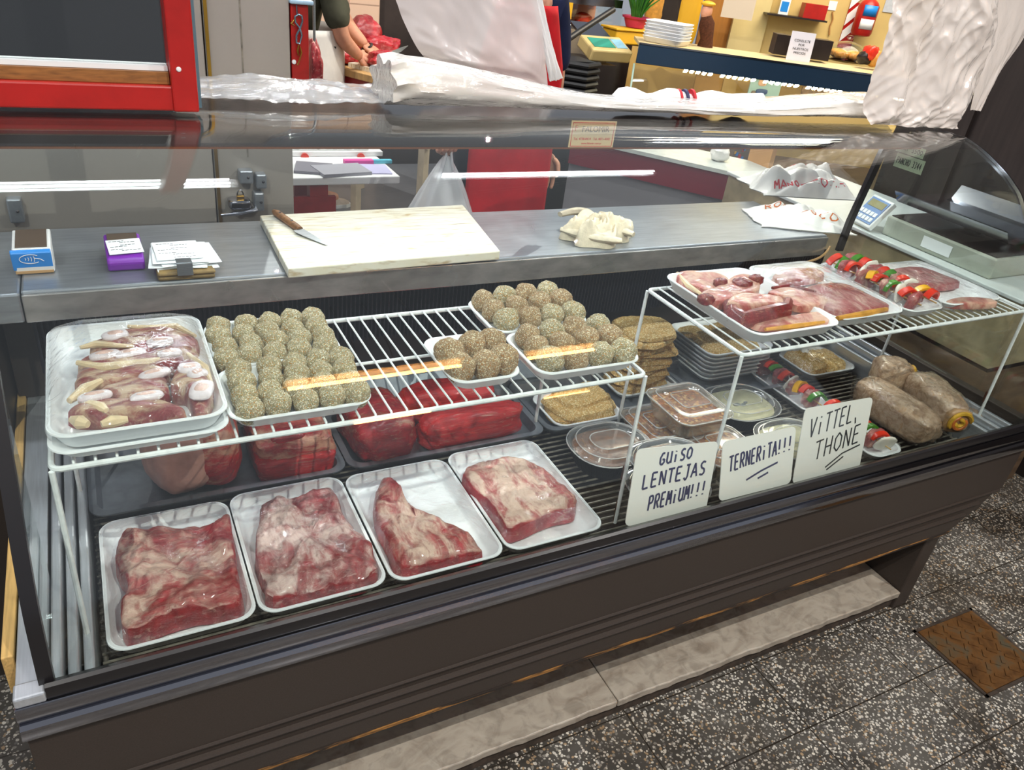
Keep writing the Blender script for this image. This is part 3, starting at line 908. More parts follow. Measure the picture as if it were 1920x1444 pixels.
# ------------------------------------------------------------------ tray of shank and knuckle pieces
foam_tray('empty foam tray lying underneath the bone-in shank tray', -.106, .122, .958, 1.286, SH, .022, group='stacked foam trays on the shelf\'s left end')
bt = foam_tray('large foam tray of film-wrapped bone-in shank pieces', -.105, .1235, .970, 1.300, SH + .008, .032, 'film', group='stacked foam trays on the shelf\'s left end', bulge=.040, seed=9)
MT['shank'] = meat_mat('shank_meat', '#a03a3c', '#6a2228', '#d5b595', .47, 16, (1, 3.5, 1), (0, 0, .12), .05)
MT['fat'] = plain('creamy_fat', '#dcc39c', .35, 0, .5, var=.18, vs=40, bump=.2, bs=120)
MT['bone'] = plain('bone_and_gristle', '#ddcfd2', .28, 0, .5, var=.12, vs=60)
MT['marrow'] = plain('pink_marrow', '#d9b3a6', .35, var=.2, vs=90)
ZB = .935
zf = SH + .013


def shank(label, px, T, seed, bones, fats, z0=zf):
    ya, yb_ = min(q[1] for q in px), max(q[1] for q in px)
    ol = [at(x, y, 2, ZB - (ZB - z0 - .006) * max(0, (y - ya) / (yb_ - ya) * 1.3 - .3) * (1 if yb_ > 790 else .3)) for x, y in px]
    c = sum(ol, Vector()) / len(ol)
    s = thing('shank_piece', label, 'meat', (c.x, c.y, z0), group='bone-in shank pieces')
    MB().slab(ol, z0, T, seed, n=4, amp=.15, jitter=.03).build('flesh', 'shank', s)
    for (x, y, w, h, a) in bones:
        p = at(x, y, 2, z0 + T); rot = Matrix.Rotation(math.radians(a), 3, 'Z')
        b = MB().blob((p.x, p.y, z0 + T * .97), (w, h, .006), 2.6, seed, .06, 1, 28, 12, rot).build('bone', 'bone', s)
        MB().blob((p.x, p.y, z0 + T * .97 + .004), (w * .62, h * .5, .0034), 2.4, seed + 1, .1, 1, 22, 10, rot).build('marrow', 'marrow', b)
    for pts, w in fats:
        q = [at(x, y, 2, z0 + T * .85) for x, y in pts]
        MB().tube(q, [w * .5] + [w] * (len(q) - 2) + [w * .5], 8).build('fat_rim', 'fat', s)


shank('bone-in shank piece at the back of the wrapped tray, knuckle showing', [(180, 628), (212, 612), (258, 606), (320, 606), (366, 622), (368, 645), (300, 655), (230, 652), (165, 645)], .036, 1, [(216, 628, .020, .014, 10), (300, 640, .020, .011, 5)], [([(240, 612), (280, 616), (330, 612), (366, 630)], .006)])
shank('shank piece with two oval marrow bones side by side', [(148, 662), (185, 652), (255, 652), (338, 652), (340, 670), (290, 682), (215, 690), (145, 688)], .036, 2, [(196, 665, .022, .011, 12), (244, 662, .022, .011, 12), (318, 662, .018, .010, 3)], [([(150, 652), (180, 645), (250, 650)], .006)])
shank('shank piece with a broad creamy fat band along its edge', [(138, 700), (148, 682), (215, 690), (300, 676), (312, 690), (240, 712), (165, 724), (138, 714)], .036, 3, [], [([(145, 680), (190, 690), (250, 684), (300, 674)], .008)])
shank('shank piece with white gristle cap near the tray\'s middle', [(188, 722), (235, 702), (300, 690), (316, 708), (312, 728), (262, 738), (205, 745), (182, 738)], .036, 4, [(290, 700, .024, .011, 20)], [([(130, 752), (160, 730), (190, 714)], .009)])
shank('knobbly knuckle joint on the right side of the wrapped bone tray', [(318, 708), (332, 676), (352, 664), (376, 676), (394, 700), (400, 728), (388, 756), (360, 758), (345, 730), (322, 726)], .040, 5, [(356, 690, .017, .015, 0), (378, 730, .016, .026, -20), (370, 700, .015, .013, 40)], [([(352, 664), (385, 690), (398, 725)], .006)])
shank('dark red shank piece at the front of the wrapped bone tray', [(126, 762), (142, 748), (186, 738), (300, 738), (348, 756), (338, 776), (280, 786), (180, 800), (134, 795)], .036, 6, [(178, 742, .022, .010, 8), (275, 742, .022, .010, 4)], [([(134, 786), (150, 792), (165, 796)], .010), ([(190, 796), (210, 790), (240, 786)], .009), ([(150, 752), (190, 764), (200, 770)], .008)])

# ------------------------------------------------------------------ oven trays with joints of beef
def metal_tray(label, x0, x1, y0, y1):
    x, y, h = (x1 - x0) / 2, (y1 - y0) / 2, .026
    R = [rrect(-x + .02, x - .02, -y + .02, y - .02, .02, 0, 6), rrect(-x + .014, x - .014, -y + .014, y - .014, .026, h - .004, 6), rrect(-x, x, -y, y, .030, h - .003, 6), rrect(-x, x, -y, y, .030, h, 6),
         rrect(-x + .014, x - .014, -y + .014, y - .014, .026, h - .0006, 6), rrect(-x + .022, x - .022, -y + .022, y - .022, .022, .004, 6), rrect(-x + .03, x - .03, -y + .03, y - .03, .02, .002, 6)]
    o = MB().loft(R).build('metal_tray', 'dark_tray', local=True)
    o.location = ((x0 + x1) / 2, (y0 + y1) / 2, DECK)
    return tag(o, label, 'tray', 'metal trays on the wire deck')


MY0, MY1 = 1.262, 1.495
metal_tray('grey metal tray holding the rolled roast and marbled block', -.096, .384, MY0, MY1)
metal_tray('grey metal tray holding three bright red lean joints', .387, .864, MY0, MY1)
metal_tray('grey metal tray under the two piles of breaded cutlets', .867, 1.340, MY0, MY1)
metal_tray('crumb-strewn metal tray under the tall stack of foam trays', 1.3435, 1.70, MY0 + .01, MY1)
MT['roast'] = meat_mat('rolled_roast', '#cc2626', '#92181c', '#d9a184', .47, 16, (1, 1, 1.5), (0, .3, 0), .04)
MT['fatcap'] = plain('pinkish_fat_cap', '#c9998a', .4, 0, .4, var=.22, vs=22, bump=.3, bs=80)
MT['marbled'] = meat_mat('marbled_block', '#c22428', '#86161c', '#dba184', .52, 17, (1, 1, 2.2), (0, 0, 0), .05)
MT['lean'] = meat_mat('lean_red_beef', '#dc2626', '#9c141a', '#c98a74', .33, 13, (.7, 1.5, 3), (0, .2, 0), .05, .2)
MT['lean2'] = meat_mat('lean_veined_beef', '#c8262e', '#861820', '#d09a80', .42, 15, (1, 1.5, 2), (.2, 0, .4), .04, .22)
zt = DECK + .004
ro = thing('rolled_roast', 'rolled beef roast with a fat cap on the left, under the bone tray', 'meat', (.10, 1.375, zt), group='joints of beef on metal trays')
MB().blob((.100, 1.385, zt + .078), (.088, .108, .080), 2.9, 4, .10, 1.3, 56, 36, zmin=zt, fine=.02).build('flesh', 'roast', ro)
MB().blob((.070, 1.372, zt + .080), (.064, .104, .082), 2.7, 6, .08, 1.3, 48, 32, zmin=zt).build('fat_cap', 'fatcap', ro)
mk = thing('beef_block', 'square block of marbled beef with a thick fat layer, under the meatball trays', 'meat', (.31, 1.385, zt), group='joints of beef on metal trays')
MB().blob((.288, 1.378, zt + .030), (.082, .096, .032), 6, 9, .08, 1.4, 56, 24, zmin=zt, fine=.01).build('flesh', 'lean', mk)
MB().blob((.288, 1.382, zt + .066), (.078, .092, .032), 5, 11, .13, 1.8, 56, 28, fine=.03).build('fat_layer', 'marbled', mk)
MB().blob((.272, 1.322, zt + .088), (.034, .020, .014), 4, 12, .12, 1.5, 32, 16).build('flap', 'lean2', mk)


def joint(label, c, r, seed, mat, rz=0, n=4.2, amp=.12):
    o = MB().blob((c[0], c[1], zt + r[2] * .98), r, n, seed, amp, 1.3, 60, 32, Matrix.Rotation(math.radians(rz), 3, 'Z'), zmin=zt, fine=.012).build('beef_joint', mat)
    return tag(o, label, 'meat', 'joints of beef on metal trays')


joint('blocky veined beef joint at the left of the middle metal tray', (.478, 1.372), (.070, .098, .050), 21, 'lean2', 4)
joint('long lean bright red joint along the tray\'s front edge', (.690, 1.328), (.128, .048, .043), 25, 'lean', 1, 3.2, .14)
joint('lean red joint lying behind the long front joint', (.672, 1.430), (.112, .044, .046), 29, 'lean', 0, 3.6, .14)

# ------------------------------------------------------------------ breaded cutlets
MT['cutlet'] = speckle('breaded_cutlet', '#dcb273', ['#d0a362', '#ecd3a0', '#bd9350', '#e0bd80', '#b79c62', '#f0daa8'], 380, .5)


def cutlet(label, cx, cy, w, d, z, seed, rz=0, T=.011, group=None, droop=None):
    rnd = random.Random(seed); ol = []
    m = Matrix.Rotation(math.radians(rz), 2)
    for k in range(11):
        a = 2 * PI * k / 11
        c, s = math.cos(a), math.sin(a)
        kx = math.copysign(abs(c) ** .55, c) * w / 2 * rnd.uniform(.86, 1.06); ky = math.copysign(abs(s) ** .55, s) * d / 2 * rnd.uniform(.86, 1.06)
        q = m @ Vector((kx, ky)); ol.append((cx + q.x, cy + q.y))
    zfun = None
    if droop:
        def zfun(x, y): return -droop * max(0, ((x - cx) / w) ** 2 + ((y - cy) / d) ** 2) * 4 + .002 * noise.noise((x * 40, y * 40, seed))
    o = MB().slab(ol, z, T, seed, n=5, amp=.22, freq=60, rings=10, res=66, jitter=.03, zfun=zfun).build('breaded_cutlet', 'cutlet')
    return tag(o, label, 'breaded cutlet', group)


LV = ['bottom', 'second', 'third', 'fourth', 'fifth', 'sixth', 'seventh', 'eighth', 'top']
foam_tray('low foam tray under the short pile of breaded cutlets', .898, 1.098, 1.272, 1.425, DECK + .004, .022, group='foam trays under the cutlet piles')
foam_tray('low foam tray under the tall slumped pile of cutlets', 1.135, 1.335, 1.350, 1.515, DECK + .004, .022, group='foam trays under the cutlet piles')
z = DECK + .010
for k in range(4):
    cutlet(f'breaded cutlet, {["bottom one", "second from below", "third from below", "topmost"][k]} in the short pile near the front', 1.000 + (.018 if k == 3 else 0), 1.345 + (.020 if k == 3 else 0), .182 - .030 * (k == 3), .136 - .036 * (k == 3), z, 50 + k * 3, k * 3 - 4, .011, 'short pile of breaded cutlets')
    z += .0098
z = DECK + .010
for k in range(14):
    cutlet(f'breaded cutlet, {["bottom one", "second from below", "third from below", "fourth from below", "fifth from below", "sixth from below", "seventh from below", "seventh from the top", "sixth from the top", "fifth from the top", "fourth from the top", "third from the top", "second from the top", "topmost"][k]} of the tall slumped pile', 1.232 + .010 * (k % 2) - .004 * (k % 3), 1.430 + .006 * (k % 3), .168 - .003 * (k % 4), .142, z, 80 + k * 5, (k * 23) % 40 - 20, .012, 'tall pile of breaded cutlets')
    z += .0121
# tall stack of trays
stk = []
for k in range(7):
    t = foam_tray(f'foam tray, {["bottom one", "second from below", "third from below", "middle one", "third from the top", "second from the top", "topmost"][k]} of the tall stack holding cutlets', 1.425, 1.672, 1.362, 1.566, DECK + .004 + k * .0125, .022, group='tall stack of cutlet trays') if k == 0 else dup(stk[0], (1.5485 + .002 * (k % 2), 1.464, DECK + .004 + k * .0125), 0, f'foam tray, {["bottom one", "second from below", "third from below", "middle one", "third from the top", "second from the top", "topmost"][k]} of the tall stack holding cutlets', 'tall stack of cutlet trays')
    stk.append(t)
zz = DECK + .004 + 6 * .0125 + .006
cutlet('breaded cutlet covering most of the stack\'s topmost tray', 1.552, 1.440, .196, .142, zz, 140, 4, .011, 'cutlets on the tall stack')
cutlet('breaded cutlet at the back left of the stack\'s topmost tray', 1.500, 1.515, .120, .070, zz + .003, 144, -6, .011, 'cutlets on the tall stack')
cutlet('breaded cutlet at the back right of the stack\'s topmost tray', 1.600, 1.512, .100, .074, zz + .005, 149, 10, .011, 'cutlets on the tall stack')
# ================================================================== STEW TUBS WITH CLEAR LIDS
def orect(w, d, r, z, n=8): return rrect(-w / 2, w / 2, -d / 2, d / 2, r, z, n)


MT['stew'] = plain('brown_lentil_stew', '#7a4a24', .3, 0, .5, var=.4, vs=70, bump=.4, bs=120)
MT['pumpkin'] = speckle('orange_stew', '#b06a2a', ['#c8742a', '#8f4a1c', '#d89a48', '#a8602a', '#e0b070', '#7c4420'], 150, .6, .4)
MT['cream'] = plain('pale_cream_sauce', '#d9d2a6', .3, 0, .5, var=.12, vs=40, bump=.15, bs=60)
MT['caper'] = plain('grey_garnish', '#6e7474', .5, var=.3, vs=60)
MT['tub_clear'] = clear('cloudy_clear_tub', (.92, .90, .88), 1.5, .04, .12, 0, 30, .22, (.75, .62, .45, 1))


def tub(label, c, w, d, h, filling, body, group, rz=0, oval=True, garnish=False):
    t = thing('food_tub', label, 'food tub', c, rz, group)
    r = min(w, d) * (.46 if oval else .2)
    R = [orect(w * .78, d * .74, r * .75, 0), orect(w * .8, d * .77, r * .78, .004)]
    n = 4
    for k in range(1, n + 1):
        f = k / n
        R.append(orect(w * (.8 + .15 * f), d * (.77 + .17 * f), r * (.78 + .18 * f), .004 + (h - .008) * f))
    R += [orect(w, d, r, h - .003), orect(w, d, r, h - .001), orect(w * .93, d * .92, r * .93, h - .001), orect(w * .90, d * .88, r * .9, h - .006), orect(w * .80, d * .77, r * .78, .006)]
    b = MB().loft(R)
    b.build('tub_body', body, t, local=True, smooth=50)
    if body == 'black':
        rb = MB()
        m = 44
        o0, o1 = orect(w * .802, d * .772, r * .78, .006), orect(w * .945, d * .935, r * .955, h - .008)
        for k in range(0, len(o0)):
            rb.tube([o0[k] * 1.0, o1[k]], .0011, 5)
        rb.build('ribs', body, t, local=True)
    f = MB(); g = orect(w * .885, d * .865, r * .88, h - .009)
    rings = [[p + Vector((0, 0, -.012)) for p in orect(w * .86, d * .83, r * .85, h - .009)], g]
    for k in range(1, 9):
        s = 1 - k / 8.4
        rings.append([Vector((p.x * s, p.y * s, h - .008 + .0025 * noise.noise((p.x * s * 70 + c[0] * 50, p.y * s * 70, c[1] * 9)))) for p in g])
    f.loft(rings).build('filling', filling, t, local=True)
    if garnish:
        for a, q, s in ((-.012, .002, .010), (.006, -.003, .008), (.02, .004, .006)):
            MB().blob((a, q, h - .006), (s, s * .6, .003), 2.2, int(s * 999), .2, 1.5, 20, 10).build('garnish', 'caper', t, local=True)
    L = [orect(w * 1.01, d * 1.012, r * 1.01, h + .0002), orect(w * 1.015, d * 1.017, r * 1.012, h + .002), orect(w * .985, d * .982, r * .98, h + .0045), orect(w * .93, d * .92, r * .93, h + .0035),
         orect(w * .89, d * .87, r * .89, h + .0035), orect(w * .83, d * .80, r * .83, h + .0115), orect(w * .70, d * .64, r * .66, h + .012), orect(w * .66, d * .60, r * .6, h + .0095),
         orect(w * .55, d * .44, r * .42, h + .0095), orect(w * .51, d * .40, r * .38, h + .0145), orect(w * .2, d * .14, r * .13, h + .0148)]
    lo = MB().loft(L, False, True).build('lid', 'lid', t, local=True, smooth=35)
    for rr_ in (L[1], [p + Vector((0, 0, .0006)) for p in L[5]], [p + Vector((0, 0, .0006)) for p in L[9]]):
        MB().tube(rr_ + [rr_[0], rr_[1]], .0014, 6).build('lid_ridge', 'lid_highlight', lo, local=True)
    return t


zd = DECK + .0005
G1, G2, G3 = 'oval black stew tubs', 'square tubs of orange stew', 'oval tubs of pale cream dish'
tub('oval black tub of stew with clear lid, alone on the bare wires', (.962, 1.146, zd), .200, .170, .048, 'stew', 'black', G1)
tub('oval black stew tub underneath another, behind the lentil sign', (1.008, .985, zd), .188, .150, .040, 'stew', 'black', G1)
tub('oval black stew tub stacked on another behind the lentil sign', (1.012, .998, zd + .0555), .188, .150, .042, 'stew', 'black', G1)
tub('square tub of orange stew underneath, half hidden by the tub above', (1.138, 1.186, zd), .158, .168, .046, 'pumpkin', 'tub_clear', G2, oval=False)
tub('square clear tub of orange stew on top of another tub', (1.185, 1.160, zd + .0615), .160, .168, .050, 'pumpkin', 'tub_clear', G2, oval=False)
tub('square tub of orange stew behind the middle handwritten sign', (1.228, 1.062, zd), .152, .150, .046, 'pumpkin', 'tub_clear', G2, oval=False)
tub('oval tub of pale cream dish at the back, grey garnish on it', (1.418, 1.210, zd), .205, .170, .045, 'cream', 'black', G3, garnish=True)
tub('oval tub of pale cream dish directly behind the rightmost handwritten card', (1.430, 1.032, zd), .195, .165, .045, 'cream', 'black', G3)

# ================================================================== HANDWRITTEN SIGNS
def sign(label, tl, tr, br, bl, lines, ink='ink', w=.0040):
    yb, yt = .868, .902

    def pt(x, y, top): return at(x, y, 1, yt if top else yb)
    A, B, C_, D = pt(*tl, True), pt(*tr, True), pt(*br, False), pt(*bl, False)
    up = ((A - D) + (B - C_)) / 2; rt = ((B - A) + (C_ - D)) / 2
    Wd, H = rt.length, up.length
    ux = rt.normalized(); nn = ux.cross(up).normalized(); uy = nn.cross(ux)
    ctr = (A + B + C_ + D) / 4
    mm = Matrix((ux, uy, nn)).transposed().to_4x4(); mm.translation = ctr
    s = thing('price_card', label, 'sign', (ctr.x, yb, (C_.z + D.z) / 2), group='handwritten cards along the front glass')
    poly = [(p.x, p.y) for p in rrect(-Wd / 2, Wd / 2, -H / 2, H / 2, .012, 0, 5)]
    MB().prism(poly, -.0008, .0008, mm).build('card', 'card', s, smooth=30)
    mp = lambda u, v: ctr + ux * (u * Wd / 2) + uy * (v * H / 2) + nn * .0008
    for ln in lines:
        if isinstance(ln[0], str):
            txt, u0, v0, u1, v1, h = ln
            write(txt, mp(u0, v0), mp(u1, v1), uy * h * H + ux * .0, nn, w).build('handwriting', ink, s, smooth=0)
        else:
            strokes([[mp(*q) for q in ln]], nn, w).build('underline', ink, s, smooth=0)
    return s


sign('handwritten white card reading GUISO LENTEJAS PREMIUM!!!', (1172, 853), (1320, 834), (1348, 955), (1192, 976),
     [('GUiSO', -.42, .52, .36, .62, .155), ('LENTEJAS', -.74, -.06, .78, .14, .185), ('PREMiUM!!!', -.52, -.66, .90, -.42, .19)])
sign('handwritten white card reading TERNERITA!!!', (1340, 832), (1476, 809), (1498, 896), (1362, 936),
     [('TERNERiTA!!!', -.80, -.06, .94, .22, .25), [(-.3, -.48), (.1, -.28), (.55, -.12)], [(.02, -.52), (.3, -.40)]])
sign('handwritten white card reading VITTEL THONE', (1483, 780), (1610, 757), (1636, 866), (1510, 894),
     [('ViTTEL', -.76, .20, .46, .42, .25), ('THONE', -.50, -.46, .80, -.18, .25), [(-.1, -.72), (.35, -.42), (.86, -.28)], [(-.05, -.80), (.4, -.52)], [(.55, .52), (.58, .36)]], 'ink_black', .0034)

# ================================================================== SKEWERS
MT['pepper_red'] = plain('red_pepper', '#cf2e16', .22, 0, .5, var=.2, vs=30)
MT['pepper_green'] = plain('green_pepper', '#3f7a22', .25, 0, .5, var=.25, vs=30)
MT['pepper_yellow'] = plain('yellow_pepper', '#e0a51c', .25, 0, .5, var=.15, vs=30)
MT['onion'] = plain('onion_slice', '#e2dcd0', .25, 0, .5, var=.1, vs=40)
MT['cube_meat'] = meat_mat('skewered_meat', '#a8484a', '#76282e', '#d3a893', .42, 40)
MT['stick'] = plain('wooden_stick', '#c9a468', .6)
SEQ = ['m', 'r', 'o', 'g', 'm', 'r', 'y', 'm', 'o', 'r', 'm', 'g', 'r', 'm', 'o', 'r', 'g']


def skewer(label, p0, p1, z, rad, n, off, group):
    p0, p1 = Vector((p0[0], p0[1], z + rad)), Vector((p1[0], p1[1], z + rad))
    c = (p0 + p1) / 2; d = (p1 - p0); L = d.length; d.normalize()
    s = thing('skewer', label, 'skewer', (c.x, c.y, z), 0, group)
    MB().tube([p0 - d * .012, p1 + d * .012], .0016, 6).build('stick', 'stick', s)
    rt = d.to_track_quat('Y', 'Z').to_matrix()
    for k in range(n):
        kind = SEQ[(k + off) % len(SEQ)]
        f = (k + .5) / n
        p = p0.lerp(p1, f); w = L / n
        rn = random.Random(k * 13 + off)
        tilt = rt @ Matrix.Rotation(rn.uniform(-.5, .5), 3, 'Z') @ Matrix.Rotation(rn.uniform(-.35, .35), 3, 'X')
        if kind == 'm':
            MB().blob(p, (rad * rn.uniform(.95, 1.2), w * .62, rad * .95), 3.2, k + off, .16, 1.4, 24, 16, tilt).build('meat_chunk', 'cube_meat', s)
        elif kind == 'o':
            MB().blob(p + Vector((0, 0, rad * .2)), (rad * 1.05, w * .30, rad * .9), 3, k + off, .1, 1.2, 22, 14, tilt).build('onion_piece', 'onion', s)
        else:
            nm, mt = {'r': ('red_pepper_piece', 'pepper_red'), 'g': ('green_pepper_piece', 'pepper_green'), 'y': ('yellow_pepper_piece', 'pepper_yellow')}[kind]
            mb = MB(); T = rad * .22; a0 = rn.uniform(-.3, .3)
            arc = [(rad * 1.12 * math.sin(a0 + q * .32), rad * 1.18 * math.cos(a0 + q * .32)) for q in range(-4, 5)]
            ins = [(x * .78, y_ * .78) for x, y_ in reversed(arc)]
            ring = arc + ins
            mb.loft([[p + tilt @ Vector((x, yy, zz - .002)) for x, zz in ring] for yy in (-w * .42, -w * .36, w * .36, w * .42)])
            mb.build(nm, mt, s, smooth=50)
    return s


GK = 'foam trays of skewers and chops'
zr = SH2
foam_tray('large foam tray of raw red chops at the shelf\'s near corner', 1.098, 1.346, .950, 1.262, zr, .030, group=GK)
foam_tray('film-wrapped foam tray of flat pink steaks beside the chops', 1.350, 1.572, .968, 1.268, zr, .028, 'film', group=GK, seed=21, bulge=.022)
foam_tray('narrow film-wrapped foam tray of skewers on the upper wire shelf', 1.578, 1.712, .966, 1.256, zr, .024, 'film', group=GK, seed=22, bulge=.03)
foam_tray('film-wrapped foam tray of pale meat at the shelf\'s far right end', 1.718, 1.932, .968, 1.216, zr, .026, 'film', group=GK, seed=23, bulge=.016)
skewer('skewer of meat and peppers on the upper shelf, next to the wrapped steaks', (1.618, .985), (1.612, 1.236), zr + .010, .024, 13, 0, 'skewers in the upper tray')
skewer('skewer of meat and peppers on the upper shelf, next to the pale meat', (1.672, .985), (1.672, 1.236), zr + .010, .024, 13, 5, 'skewers in the upper tray')
foam_tray('narrow foam tray of skewers below, nearer the cutlet stack', 1.598, 1.706, 1.140, 1.384, zd, .024, 'film', group='lower trays of skewers', seed=24, bulge=.022)
foam_tray('narrow foam tray of skewers below, running to the front glass', 1.606, 1.724, .922, 1.140 + .0, zd + .0, .024, 'film', group='lower trays of skewers', seed=25, bulge=.024)
skewer('lower skewer with green and red pepper, nearer the cutlet stack', (1.652, 1.155), (1.652, 1.372), zd + .008, .026, 11, 3, 'skewers in the lower trays')
skewer('lower skewer pointing at the front glass beside the stuffed rolls', (1.664, .938), (1.664, 1.126), zd + .008, .027, 11, 8, 'skewers in the lower trays')
wt_ = foam_tray('film-wrapped foam tray of herb-crumbed pieces below the shelf', 1.765, 1.968, 1.290, 1.440, zd, .026, 'film', group='lower trays of skewers', seed=26, bulge=.028)
cutlet('herb-crumbed piece on the left in the wrapped tray below the shelf', 1.815, 1.365, .09, .12, zd + .006, 301, 4, .034, 'herb-crumbed pieces')
cutlet('herb-crumbed piece on the right in the wrapped tray below the shelf', 1.915, 1.365, .09, .12, zd + .006, 305, -6, .028, 'herb-crumbed pieces')

# chops
MT['chop'] = meat_mat('pale_chop', '#c2605a', '#8e2a2c', '#dcae98', .50, 13, (1, 1, 1), (0, 0, .4), .05)
MT['chop_dark'] = meat_mat('dark_chop_edge', '#8e1a20', '#561016', '#c08468', .38, 40)
MT['steak'] = meat_mat('flat_steak', '#b05458', '#8a3238', '#d8b0a2', .44, 18, (2.2, .9, 1), (0, 0, .5), .07)
MT['ham'] = plain('yellowish_edge', '#c98e3a', .35, var=.25, vs=40)


def chop(label, px, z0, T, seed, mat='chop', rim=None, zm=None):
    ya, yb_ = min(q[1] for q in px), max(q[1] for q in px)
    ol = [at(x, y, 2, z0 + T - (T - .004) * max(0, (y - ya) / (yb_ - ya) * 1.4 - .4)) for x, y in px]
    c = sum(ol, Vector()) / len(ol)
    s = thing('chop', label, 'meat', (c.x, c.y, z0), 0, 'raw chops and steaks on the upper shelf')
    MB().slab(ol, z0, T, seed, n=7, amp=.12, jitter=.02).build('flesh', mat, s)
    for pts, w, m in (rim or []):
        q = [at(x, y, 2, z0 + T * .8) for x, y in pts]
        MB().tube(q, [w * .6] + [w] * (len(q) - 2) + [w * .6], 8).build('fat_rim' if m != 'bone' else 'bone', m, s)
    return s


zc = zr + .010
chop('pale raw chop at the back left of the chop tray', [(1268, 510), (1300, 504), (1345, 508), (1368, 522), (1355, 545), (1330, 556), (1306, 545), (1282, 528)], zc, .020, 1, 'chop', [([(1270, 512), (1290, 535), (1315, 552)], .006, 'fat')])
chop('raw chop with dark lobes in the middle of the chop tray', [(1312, 555), (1345, 535), (1378, 514), (1412, 512), (1428, 528), (1420, 550), (1385, 565), (1350, 580), (1325, 575)], zc, .028, 2, 'chop', [])
for i, (x, y, r_) in enumerate(((1352, 528, .016), (1392, 530, .024), (1418, 522, .018), (1325, 558, .018))):
    p = at(x, y, 2, zc + .03)
    o = MB().blob((p.x, p.y, zc + .026), (r_, r_ * .8, .012), 2.6, 40 + i, .2, 1.6, 26, 14).build('dark_meat_nub', 'chop_dark')
    tag(o, ['small dark red nub of meat at the chop tray\'s back', 'large dark red nub of meat in the middle of the chops', 'dark red nub at the chop tray\'s right edge', 'dark red nub at the chop tray\'s left edge'][i], 'meat', 'dark nubs among the chops')
chop('thick chop with a dark red cut side facing the glass', [(1362, 566), (1378, 548), (1420, 545), (1465, 550), (1475, 562), (1472, 580), (1430, 590), (1390, 600), (1372, 590)], zc, .042, 3, 'chop', [])
q = [at(x, y, 2, zc + .02) for x, y in [(1364, 572), (1376, 592), (1392, 602), (1430, 592), (1470, 583), (1476, 568)]]
tag(MB().tube(q, [.012, .016, .017, .017, .017, .012], 10, 1.2).build('beef_strip', 'chop_dark'), 'dark red ribbed strip of beef along the thick chop', 'meat', 'raw chops and steaks on the upper shelf')
chop('orange-pink chop lying at the front of the chop tray', [(1400, 600), (1440, 590), (1490, 588), (1540, 582), (1560, 592), (1545, 608), (1480, 618), (1425, 620)], zc, .016, 4, 'chop', [([(1435, 618), (1490, 612), (1545, 604)], .006, 'ham')])
chop('thin pink chop overlapping the wrapped steak tray', [(1440, 545), (1475, 535), (1520, 545), (1550, 560), (1545, 578), (1500, 585), (1480, 575), (1470, 560)], zc + .006, .020, 5, 'chop', [([(1448, 540), (1480, 536), (1530, 548)], .006, 'chop_dark')])
chop('small wrapped steak at the back of the steak tray', [(1448, 518), (1468, 505), (1500, 500), (1535, 502), (1548, 515), (1525, 528), (1485, 536), (1455, 530)], zc, .018, 6, 'steak')
chop('large flat wrapped steak filling the front of the steak tray', [(1500, 540), (1545, 528), (1590, 530), (1640, 555), (1668, 578), (1640, 588), (1590, 598), (1555, 588), (1525, 565)], zc, .022, 7, 'steak', [([(1570, 597), (1620, 590), (1662, 580)], .009, 'ham')])
chop('wrapped pale cut at the back of the far right tray', [(1665, 505), (1700, 498), (1740, 502), (1780, 520), (1800, 535), (1760, 545), (1710, 535), (1680, 520)], zc, .020, 8, 'steak')
chop('wrapped pale fillet at the front of the far right tray', [(1775, 562), (1800, 556), (1850, 556), (1872, 566), (1850, 576), (1800, 578), (1780, 572)], zc, .018, 9, 'chop')

# ================================================================== STUFFED ROLLS
MT['roll'] = (lambda t: t.pbr(t.ramp(t.noise(30, 7, 1.4, t.coords((1, 1, 1)), .65), [(.3, lin('#866650')), (.46, lin('#a68a70')), (.58, lin('#bda48c')), (.74, lin('#b0804a'))]), .22, 0, t.bump(t.noise(80, 5, 1.5), .5, .004), .5, .5))(NT('cooked_roll'))
MT['egg'] = plain('egg_yellow_filling', '#c99a2c', .4, var=.3, vs=60)
MT['carrot'] = plain('orange_filling', '#c0692c', .4, var=.25, vs=60)
MT['rollcut'] = plain('pale_cut_meat', '#a8845f', .4, var=.3, vs=60)


